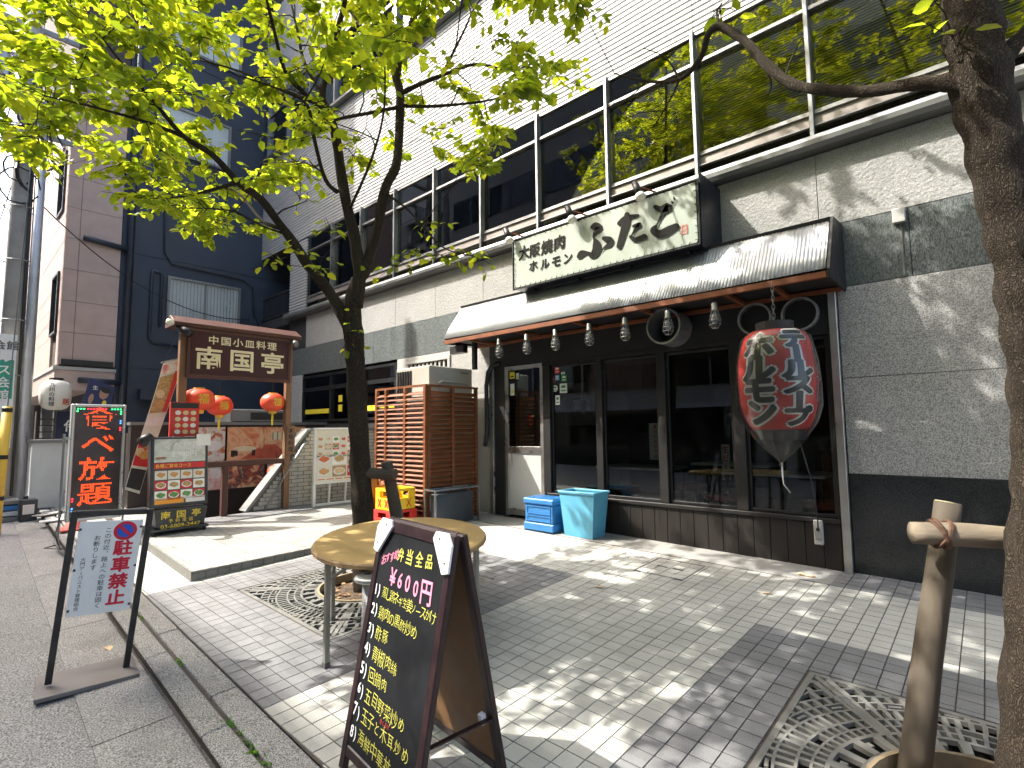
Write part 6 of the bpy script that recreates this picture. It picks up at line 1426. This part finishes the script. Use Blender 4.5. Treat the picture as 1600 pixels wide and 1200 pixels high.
# ================================================================== street trees
def barkmat(name, dark, light, vs):
    m, nt, N, L, out = nodes(name); b = N.new('ShaderNodeBsdfPrincipled'); L.new(b.outputs[0], out.inputs[0]); b.inputs['Roughness'].default_value = .92; b.inputs['Specular IOR Level'].default_value = .2
    P = pos_node(N, L, (1,1,.38)); nz = N.new('ShaderNodeTexNoise'); nz.inputs['Scale'].default_value = 18; nz.inputs['Detail'].default_value = 5; L.new(P, nz.inputs['Vector'])
    wv_ = N.new('ShaderNodeVectorMath'); wv_.operation = 'SCALE'; wv_.inputs['Scale'].default_value = .09; L.new(nz.outputs['Color'], wv_.inputs[0])
    ad = N.new('ShaderNodeVectorMath'); L.new(P, ad.inputs[0]); L.new(wv_.outputs[0], ad.inputs[1])
    vo = N.new('ShaderNodeTexVoronoi'); vo.feature = 'DISTANCE_TO_EDGE'; vo.inputs['Scale'].default_value = vs; L.new(ad.outputs[0], vo.inputs['Vector'])
    mr = N.new('ShaderNodeMapRange'); mr.inputs['From Max'].default_value = .28; L.new(vo.outputs['Distance'], mr.inputs['Value'])
    n2 = N.new('ShaderNodeTexNoise'); n2.inputs['Scale'].default_value = 70; n2.inputs['Detail'].default_value = 5; L.new(P, n2.inputs['Vector'])
    n3 = N.new('ShaderNodeTexNoise'); n3.inputs['Scale'].default_value = 5; n3.inputs['Detail'].default_value = 4; L.new(P, n3.inputs['Vector'])
    mu = N.new('ShaderNodeMath'); mu.operation = 'MULTIPLY'; L.new(mr.outputs[0], mu.inputs[0]); L.new(n2.outputs['Fac'], mu.inputs[1])
    m2 = N.new('ShaderNodeMath'); m2.operation = 'MULTIPLY_ADD'; L.new(n3.outputs['Fac'], m2.inputs[0]); m2.inputs[1].default_value = .55; L.new(mu.outputs[0], m2.inputs[2])
    cr = N.new('ShaderNodeValToRGB'); e = cr.color_ramp.elements; e[0].position = .25; e[0].color = c4(dark); e[1].position = .85; e[1].color = c4(light); L.new(m2.outputs[0], cr.inputs[0]); L.new(cr.outputs[0], b.inputs['Base Color'])
    bp = N.new('ShaderNodeBump'); bp.inputs['Strength'].default_value = 1.0; bp.inputs['Distance'].default_value = .008; L.new(mu.outputs[0], bp.inputs['Height']); L.new(bp.outputs[0], b.inputs['Normal'])
barkmat('bark',(0.024,0.018,0.013),(0.085,0.067,0.049),125)
leafmat('leaf',[(0.06,0.105,0.020),(0.085,0.145,0.022),(0.12,0.18,0.026),(0.16,0.21,0.03)],(5.2,3.9,1.0))
LEAF = np.array([(0,0,0),(.30,.30,.05),(.30,-.30,.05),(.72,.24,.02),(.72,-.24,.02),(1.0,0,-.10),(.35,0,-.02),(.72,0,-.03)])
LF = [(0,6,1),(0,2,6),(1,6,7,3),(6,2,4,7),(3,7,5),(7,4,5)]
def leaves_mesh(P, D, Nn, S):
    n = len(P); D = D/np.linalg.norm(D,axis=1)[:,None]; B = np.cross(Nn,D); B /= np.linalg.norm(B,axis=1)[:,None]; Z = np.cross(D,B)
    V = P[:,None,:]+S[:,None,None]*(LEAF[None,:,0,None]*D[:,None,:]+LEAF[None,:,1,None]*B[:,None,:]+LEAF[None,:,2,None]*Z[:,None,:])
    base = (np.arange(n)*8)[:,None]
    f3 = np.array([(0,6,1),(0,2,6),(3,7,5),(7,4,5)]); f4 = np.array([(1,6,7,3),(6,2,4,7)])
    F = [tuple(r) for r in (base[:,None,:]+f3[None]).reshape(-1,3).tolist()]+[tuple(r) for r in (base[:,None,:]+f4[None]).reshape(-1,4).tolist()]
    return V.reshape(-1,3), F
def smooth_path(pts, k=4):                                 # pts: list of (Vector, r)
    out = []; P = [pts[0]]+pts+[pts[-1]]
    for i in range(1,len(P)-2):
        for t in np.linspace(0,1,k+1)[:-1]:
            a,b,c,d = [np.array((*q[0],q[1])) for q in P[i-1:i+3]]
            out.append(0.5*((2*b)+(-a+c)*t+(2*a-5*b+4*c-d)*t*t+(-a+3*b-3*c+d)*t**3))
    out.append(np.array((*pts[-1][0],pts[-1][1]))); return [(Vector(o[:3]),max(.003,o[3])) for o in out]
def tree(name,label,trunk,limbs,targets,leaf_n,leaf_size,seed,twig_from=0,spray=.30):
    rg = np.random.default_rng(seed)
    base = trunk[0][0]; t = thing(name,label,'tree',tuple(base),'street trees before the building')
    nodes_ = []
    def limb(pts,n=10,nm='branch',k=5):
        sp_ = smooth_path(pts,k); ph = rg.uniform(0,6.28,8)
        wob = lambda i,kk: .07*math.sin(kk*2.1+i*.55+ph[0])+.06*math.sin(kk*4.4-i*.8+ph[1])+.05*math.sin(i*1.3+ph[2])
        MB().tube([p for p,r in sp_],[r for p,r in sp_],n,wob=wob).build(nm,'bark',t,smooth=True); return sp_
    tk = limb(trunk,18,'trunk',8)
    for L_ in limbs:
        sp_ = limb(L_); nodes_ += [(p,r) for p,r in sp_ if r < .05]
    NP = np.array([tuple(p) for p,r in nodes_]); NR = np.array([r for p,r in nodes_])
    tw = MB(); P, D, Nn, S = [], [], [], []
    for (c,n_l) in targets:
        c = np.array(c); d2 = np.linalg.norm(NP-c,axis=1)+np.maximum(0,NP[:,2]-c[2]+.1)*.6; i = int(d2.argmin()); a = NP[i]
        mid = (a+c)/2+np.array([0,0,.10*np.linalg.norm(c-a)])+rg.normal(0,.04,3)
        L_ = np.linalg.norm(c-a)
        path = [a,a*.6+mid*.4+rg.normal(0,.02,3),mid,mid*.4+c*.6+rg.normal(0,.03,3),c]
        r0 = min(NR[i]*.7,.006+.006*L_); tw.tube(path,[r0,r0*.85,r0*.7,r0*.5,.0028],5)
        out = (c-a)/max(L_,.01); out[2] *= .4
        NP = np.vstack([NP,[mid,path[3]]]); NR = np.append(NR,[r0*.7,r0*.5])
        nt = 5; 
        for q in range(nt):                                # sprays of leaves on side twigs
            s = rg.uniform(.35,1.0); p0 = np.array(path[2])*(1-s)+c*s if s < 1 else c
            dr = out*rg.uniform(.3,1.2)+rg.normal(0,.75,3)*np.array([1,1,.42]); dr /= np.linalg.norm(dr); ln_ = rg.uniform(.5,1.15)*spray
            p1 = p0+dr*ln_+np.array([0,0,-.05*ln_]); tw.tube([p0,(p0+p1)/2+rg.normal(0,.01,3),p1],[.0035,.0027,.0016],4)
            k_ = max(2,int(n_l/nt*rg.uniform(.7,1.3)))
            for w in range(k_):
                f = (w+.6)/k_; side = 1 if w%2 else -1
                perp = np.cross(dr,[0,0,1]); perp /= (np.linalg.norm(perp)+1e-6)
                ld_ = dr*rg.uniform(.3,.8)+perp*side*rg.uniform(.4,1.0)+np.array([0,0,rg.uniform(-.75,.10)])
                P.append(p0+(p1-p0)*f+rg.normal(0,.012,3)); D.append(ld_); Nn.append(np.array([rg.normal(0,.38),rg.normal(0,.38),1.0])); S.append(leaf_size*rg.uniform(.65,1.2))
    stuff(tw.build('twigs','bark',t))
    V, F = leaves_mesh(np.array(P),np.array(D),np.array(Nn),np.array(S))
    me = bpy.data.meshes.new('crown'); me.from_pydata(V.tolist(),[],F); me.materials.append(MAT['leaf']); me.polygons.foreach_set('use_smooth',[True]*len(me.polygons))
    o = link('crown',me,None); o.parent = t; o.matrix_parent_inverse = Matrix.Translation(-Vector(base)); stuff(o)
    return t, len(P)
def thin(p, rg):                                           # drops leaf clumps on sun rays, so sun reaches wall, blinds, awning, paving
    t = (FY-p[1])/SUN.y; hx, hz = p[0]+SUN.x*t, p[2]+SUN.z*t
    if -2.3 < hx < 1.6 and 3.3 < hz < 4.4: return rg.random() < .88
    if -3.6 < hx < 2 and 4.4 <= hz < 6.1: return rg.random() < .6
    t = (5.15-p[1])/SUN.y; hx, hz = p[0]+SUN.x*t, p[2]+SUN.z*t
    if -5.9 < hx < -.9 and 2.8 < hz < 4.1: return rg.random() < .62
    t = (p[2]-.2)/-SUN.z; hx, hy = p[0]+SUN.x*t, p[1]+SUN.y*t
    if -5.5 < hx < -.6 and 1.8 < hy < 5.3: return rg.random() < .38
    return False
def px_limb(*pts): return [(at(u,v,d),r) for u,v,d,r in pts]
T1 = 4.70
b1 = Vector((-4.22,2.71,gz(-4.22,2.71)-.06))
trunk1 = [(b1,.125),(at(571,860,T1),.105)]+px_limb((566,790,T1,.092),(562,700,T1,.086),(557,600,T1,.082),(553,530,T1,.083),(551,480,T1,.075),(560,435,T1,.055))
limbs1 = [px_limb((548,520,T1,.055),(528,478,T1-.02,.05),(500,438,T1-.08,.046),(472,400,T1-.15,.042),(443,358,T1-.22,.036),(408,312,T1-.3,.032),(372,285,T1-.38,.028),(330,240,T1-.5,.023),(285,212,T1-.6,.019),(246,165,T1-.75,.013),(215,130,T1-.9,.010),(160,60,T1-1.1,.006)),
 px_limb((556,480,T1,.062),(562,430,T1,.056),(556,383,T1,.052),(543,326,T1+.04,.048),(528,235,T1+.10,.042),(517,184,T1+.12,.038),(504,150,T1+.14,.030),(512,107,T1+.18,.027),(527,50,T1+.2,.024),(540,-10,T1+.22,.021),(548,-120,T1+.25,.016),(530,-260,T1+.3,.011),(540,-420,T1+.3,.006)),
 px_limb((560,440,T1,.05),(573,415,T1,.048),(588,364,T1+.05,.045),(602,295,T1+.12,.044),(621,249,T1+.2,.042),(625,153,T1+.3,.040),(619,112,T1+.35,.036),(638,57,T1+.4,.033),(655,-5,T1+.5,.028),(680,-110,T1+.6,.022),(700,-260,T1+.7,.015),(690,-430,T1+.7,.008)),
 px_limb((285,212,T1-.6,.017),(225,190,T1-.8,.012),(150,168,T1-1.0,.008),(70,150,T1-1.25,.005)),
 px_limb((443,358,T1-.2,.022),(410,345,T1-.1,.014),(370,300,T1+.1,.010),(330,290,T1+.3,.006)),
 px_limb((372,285,T1-.38,.018),(300,305,T1-.3,.010),(240,310,T1-.2,.006)),
 px_limb((623,148,T1+.3,.024),(655,132,T1+.3,.021),(690,118,T1+.4,.018),(745,100,T1+.6,.014),(800,110,T1+.8,.009),(850,90,T1+1.0,.006)),
 px_limb((690,118,T1+.4,.014),(726,46,T1+.5,.010),(746,5,T1+.6,.008),(800,-60,T1+.7,.005)),
 px_limb((626,165,T1+.3,.018),(676,166,T1+.2,.014),(745,160,T1+.1,.010),(790,150,T1+.0,.006)),
 px_limb((624,167,T1+.3,.018),(580,176,T1-.0,.016),(530,186,T1-.3,.012),(480,200,T1-.5,.007)),
 px_limb((517,180,T1+.12,.026),(485,155,T1-.1,.021),(448,115,T1-.3,.016),(430,55,T1-.5,.013),(414,-10,T1-.7,.010),(380,-120,T1-1.0,.006)),
 px_limb((510,165,T1+.12,.022),(470,152,T1+.2,.018),(427,134,T1+.3,.014),(370,110,T1+.5,.010),(300,90,T1+.7,.006)),
 px_limb((527,300,T1+.05,.020),(508,280,T1-.1,.017),(490,212,T1-.3,.015),(480,165,T1-.5,.012),(445,143,T1-.7,.009),(380,120,T1-.9,.005)),
 px_limb((504,148,T1+.14,.020),(477,102,T1+.3,.015),(465,50,T1+.5,.012),(452,-10,T1+.7,.009),(430,-130,T1+.9,.005)),
 px_limb((615,110,T1+.35,.020),(585,75,T1+.5,.015),(560,36,T1+.7,.012),(535,-10,T1+.9,.009),(500,-130,T1+1.1,.005)),
 px_limb((600,300,T1+.12,.014),(640,330,T1-.1,.009),(690,385,T1-.3,.006),(740,400,T1-.4,.004)),
 px_limb((545,330,T1+.05,.014),(580,250,T1-.4,.010),(600,170,T1-.8,.007),(600,60,T1-1.1,.005))]
VM = [(-320,120),(0,205),(60,250),(120,285),(200,330),(300,372),(410,380),(470,300),(520,270),(600,275),(700,265),(775,262),(800,190),(860,130),(920,60),(1000,-60),(1200,-250)]
rg1 = np.random.default_rng(11)
tg1 = []
while len(tg1) < 600:
    u = rg1.uniform(-300,1080); v = rg1.uniform(-640,390)
    vm = float(np.interp(u,[a for a,b in VM],[b for a,b in VM]))
    if v > vm-12: continue
    d = float(np.clip(rg1.normal(T1+.15,.85),3.2,6.6))
    if u < 250: d = float(np.clip(rg1.normal(4.2,.7),2.9,5.6))
    p = at(u,v,d)
    if p.y > 4.75 or p.z > 8.6 or p.y < -.6: continue
    if math.hypot(p.x+4.6,p.y-2.5) > 3.6: continue
    keep = 1.0
    if v > -5:
        if u > 640: keep = .30 if v < 180 else .6
        elif u > 440: keep = .62
        elif 360 < u < 470 and v > 130: keep = .35
    else: keep = .8
    if rg1.random() > keep or thin(p, rg1): continue
    tg1.append((p,58))
for u,v,d,n_ in ((470,395,4.4,12),(430,415,4.3,10),(505,420,4.3,8),(520,360,4.2,12),(640,395,4.5,18),(690,400,4.6,22),(735,395,4.6,20),(610,420,4.4,10),(660,345,4.7,14),(450,250,4.3,14),(425,215,4.2,14),(480,300,4.4,12),(540,540,4.62,3),(690,190,4.4,16),(720,100,4.3,16),(770,60,4.4,18),(820,100,4.6,18),(870,120,4.9,14),(900,130,5.2,8),(560,220,4.2,14),(590,150,4.2,14)):
    tg1.append((at(u,v,d),n_))
tr1, n1 = tree('street_tree','slender street tree with a bright green crown behind the round table',trunk1,limbs1,tg1,40,.084,3)
T2 = 2.06
b2 = at(1612,1290,2.0); b2.z = gz(b2.x,b2.y)-.06
trunk2 = [(b2,.135)]+px_limb((1618,1200,2.0,.110),(1620,1000,2.03,.096),(1624,820,2.05,.088),(1626,690,2.06,.086),(1616,560,2.06,.086),(1598,430,2.07,.085),(1572,310,2.08,.089),(1548,200,2.09,.094),(1528,100,2.1,.092),(1515,0,2.12,.086),(1500,-160,2.2,.075),(1490,-420,2.4,.06))
limbs2 = [px_limb((1512,128,2.1,0.0500),(1470,128,2.16,0.0320),(1420,133,2.25,0.0272),(1350,143,2.4,0.0264),(1300,141,2.5,0.0256),(1262,138,2.6,0.0248),(1225,124,2.7,0.0240),(1192,95,2.8,0.0256),(1165,65,2.9,0.0224),(1126,42,3.0,0.0224),(1106,55,3.05,0.0192),(1095,90,3.1,0.0160),(1062,124,3.2,0.0128),(1010,127,3.4,0.0080),(960,115,3.6,0.0048)),
 px_limb((1555,110,2.1,.045),(1580,75,2.08,.035),(1615,40,2.06,.03),(1680,-60,2.1,.024),(1800,-240,2.3,.016),(1900,-420,2.6,.008)),
 px_limb((1506,-60,2.15,.05),(1440,-180,2.4,.036),(1360,-330,2.8,.026),(1280,-480,3.3,.016),(1200,-620,3.8,.008)),
 px_limb((1492,-380,2.4,.05),(1500,-600,2.7,.036),(1540,-900,3.0,.022),(1500,-1200,3.4,.010)),
 px_limb((1498,-200,2.2,.04),(1560,-420,2.0,.028),(1620,-700,1.9,.018),(1650,-1000,1.9,.008)),
 px_limb((1495,-300,2.3,.036),(1400,-560,2.3,.024),(1250,-820,2.4,.014),(1150,-1000,2.5,.007)),
 px_limb((1126,42,3.0,.010),(1120,20,3.02,.006),(1128,5,3.05,.004)),px_limb((1062,124,3.2,.007),(1040,90,3.35,.004),(1005,75,3.5,.003)),px_limb((1062,124,3.2,.006),(1045,160,3.3,.004),(1020,200,3.4,.003)),
 px_limb((1010,127,3.4,.005),(985,150,3.5,.003),(950,165,3.6,.0025)),px_limb((1225,124,2.7,.006),(1235,95,2.75,.004),(1252,60,2.8,.003)),px_limb((1192,95,2.8,.006),(1205,130,2.82,.004),(1200,150,2.85,.003))]
rg2 = np.random.default_rng(5); tg2 = []
while len(tg2) < 210:
    c = np.array([b2.x-.15,b2.y+.1,5.9])+rg2.normal(0,1,3)*np.array([1.25,1.15,1.1])
    if c[2] < 3.7 or c[2] > 7.8 or c[1] > 3.9: continue
    u,v,d = proj(c)
    if d > .3 and v > -150 and -200 < u < 1900: continue
    if thin(c, rg2): continue
    tg2.append((Vector(c),44))
tg2 += [(at(1127,12,3.05),3),(at(1488,52,2.08),2)]
tr2, n2 = tree('street_tree','thick-barked street tree trunk at the right edge with one long bare branch',trunk2,limbs2,tg2,40,.085,9)
# stakes tied to the trees
mat('stake_sunlit',(0.22,0.18,0.13),0.85,var=0.3,scale=9,stretch=(0.3,0.3,2),bump=0.8,bscale=40,dirt=0.5,dscale=6,dcol=(0.08,0.06,0.04)); mat('stake_grey',(0.092,0.074,0.053),0.85,var=0.3,scale=9,stretch=(1,1,0.2),bump=0.6,bscale=40,dirt=0.5,dscale=6,dcol=(0.10,0.075,0.05)); mat('stake_dark',(0.075,0.06,0.045),0.9,var=0.3,scale=9,bump=0.6,bscale=40); mat('rope',(0.10,0.05,0.03),0.9,var=0.3); mat('stake_end',(0.40,0.38,0.22),0.8,var=0.2,scale=20)  # crossbar: same timber as the post, painted paler for the sun on it
k1 = thing('tree_stake','weathered round timber stake with a crossbar tied to the right-hand tree','tree stake',(-.335,2.873,gz(-.335,2.873)))
sb_ = Vector((-.335,2.873,gz(-.335,2.873)-.05)); stp = at(1481,786,2.36)
wv = lambda i,k: .03*math.sin(k*.9+i*.7)+.015*math.sin(k*1.7+i)
MB().tube([sb_.lerp(stp,t) for t in np.linspace(0,1,12)],[.058-.008*t for t in np.linspace(0,1,12)],20,wob=wv,cap=True).build('post','stake_grey',k1,smooth=True)
dd = (stp-sb_).normalized(); MB().tube([stp-dd*.001,stp+dd*.004],.0475,14).build('cut_end','stake_end',k1)
ca, cb = at(1424,832,2.27), at(1622,842,2.14)
MB().tube([ca.lerp(cb,t) for t in np.linspace(0,1,10)],[.046+.003*math.sin(t*5) for t in np.linspace(0,1,10)],18,wob=wv).build('crossbar','stake_sunlit',k1,smooth=True)
ctr = ca.lerp(cb,.24); m = MB()
for a in (-.5,.5,-.25): 
    ax = Vector((a,a*.3,1)).normalized(); bx = (cb-ca).normalized().cross(ax).normalized()
    m.tube([ctr+(ax*math.cos(q)*.062+bx*math.sin(q)*.058)+(cb-ca).normalized()*.01*a for q in np.linspace(0,6.28,14)],.008,5,cap=False)
m.build('lashing','rope',k1)
k2 = thing('tree_stake','dark timber stake with a short crossbar behind the left-hand tree','tree stake',tuple(at(632,905,4.75)))
k2p0 = at(640,905,4.85); k2p0.z = gz(k2p0.x,k2p0.y)-.05; k2p1 = at(604,722,4.72)
MB().tube([k2p0.lerp(k2p1,t) for t in np.linspace(0,1,8)],[.062-.01*t for t in np.linspace(0,1,8)],14,wob=wv).build('post','stake_dark',k2,smooth=True)
MB().tube([at(560,737,4.68),at(590,740,4.70),at(618,741,4.66)],[.048,.05,.05],12,wob=wv).build('crossbar','stake_dark',k2)
# weeds in the kerb joint, fallen leaves
leafmat('weed',[(0.06,0.16,0.03),(0.09,0.22,0.04),(0.12,0.26,0.05)],(2.2,2.0,0.8))
def tuft(spots,n,size,name):
    rg = np.random.default_rng(4); P,D,Nn,S = [],[],[],[]
    for (x,y,z,r) in spots:
        for i in range(n):
            P.append((x+rg.normal(0,r*2.2),y+rg.normal(0,r*.35),z)); D.append((rg.normal(0,.7),rg.normal(0,.7),rg.uniform(.2,.9))); Nn.append((rg.normal(0,.5),rg.normal(0,.5),1)); S.append(size*rg.uniform(.5,1.3))
    V,F = leaves_mesh(np.array(P),np.array(D),np.array(Nn),np.array(S)); me = bpy.data.meshes.new(name); me.from_pydata(V.tolist(),[],F); me.materials.append(MAT['weed']); o = link(name,me,None); return stuff(o)
sp_ = []
for x in (-2.72,-2.62,-2.45,-2.90,-3.9,-5.0): sp_.append((x,kerb_y(x)+.135,gz(x,1.0)-.012,.03))
o = tuft(sp_,16,.028,'weeds'); o['label'] = 'small green weeds growing in the kerb joint'; o['category'] = 'weeds'
o = tuft([(-.62,2.45,gz(-.6,2.45)-.03,.03),(-.42,2.62,gz(-.4,2.6)-.03,.03),(.1,3.0,gz(.1,3.0)-.03,.03),(-.5,2.30,gz(-.5,2.3)-.03,.02)],9,.03,'grate_weeds'); o['label'] = 'sprigs of weed poking up through the right-hand tree grate'; o['category'] = 'weeds'
mat('dry_leaf',(0.30,0.17,0.07),0.8,var=0.4,scale=30)
rg = np.random.default_rng(8); P,D,Nn,S = [],[],[],[]
for cx_,cy_ in ((-4.22,2.71),(-.055,2.675)):
    for i in range(90):
        a = rg.uniform(0,6.28); r = .40*math.sqrt(rg.random()); x,y = cx_+r*math.cos(a),cy_+r*math.sin(a); P.append((x,y,gz(x,y)-.075+.05*max(0,1-(r/.4)**2)+.012)); D.append((rg.normal(),rg.normal(),rg.normal(0,.15))); Nn.append((rg.normal(0,.3),rg.normal(0,.3),1)); S.append(.06*rg.uniform(.5,1.2))
V,F = leaves_mesh(np.array(P),np.array(D),np.array(Nn),np.array(S)); me = bpy.data.meshes.new('leaf_litter'); me.from_pydata(V.tolist(),[],F); me.materials.append(MAT['dry_leaf']); o = stuff(link('leaf_litter',me,None)); o['label'] = 'brown dead leaves on the soil round the tree trunks'; o['category'] = 'leaf litter'
for i,(x,y,lb) in enumerate(((-4.75,.93,'yellowed fallen leaf in the gutter behind the no-parking sign'),(-2.6,3.9,'fallen leaf on the pale paving right of the table'),(-1.45,4.6,'fallen leaf on the paving before the planks'))):
    zf_ = (rz(x,y)+.010) if i == 0 else gz(x,y)+.002
    V,F = leaves_mesh(np.array([(0,0,.004)]),np.array([(1,.4*i,.0)]),np.array([(0,.1,1)]),np.array([.09])); me = bpy.data.meshes.new('fallen_leaf'); me.from_pydata(V.tolist(),[],F); me.materials.append(MAT['peel']); o = link('fallen_leaf',me,None,(x,y,zf_)); tag(o,lb,'leaf','fallen leaves')
print('LEAVES',n1,n2)
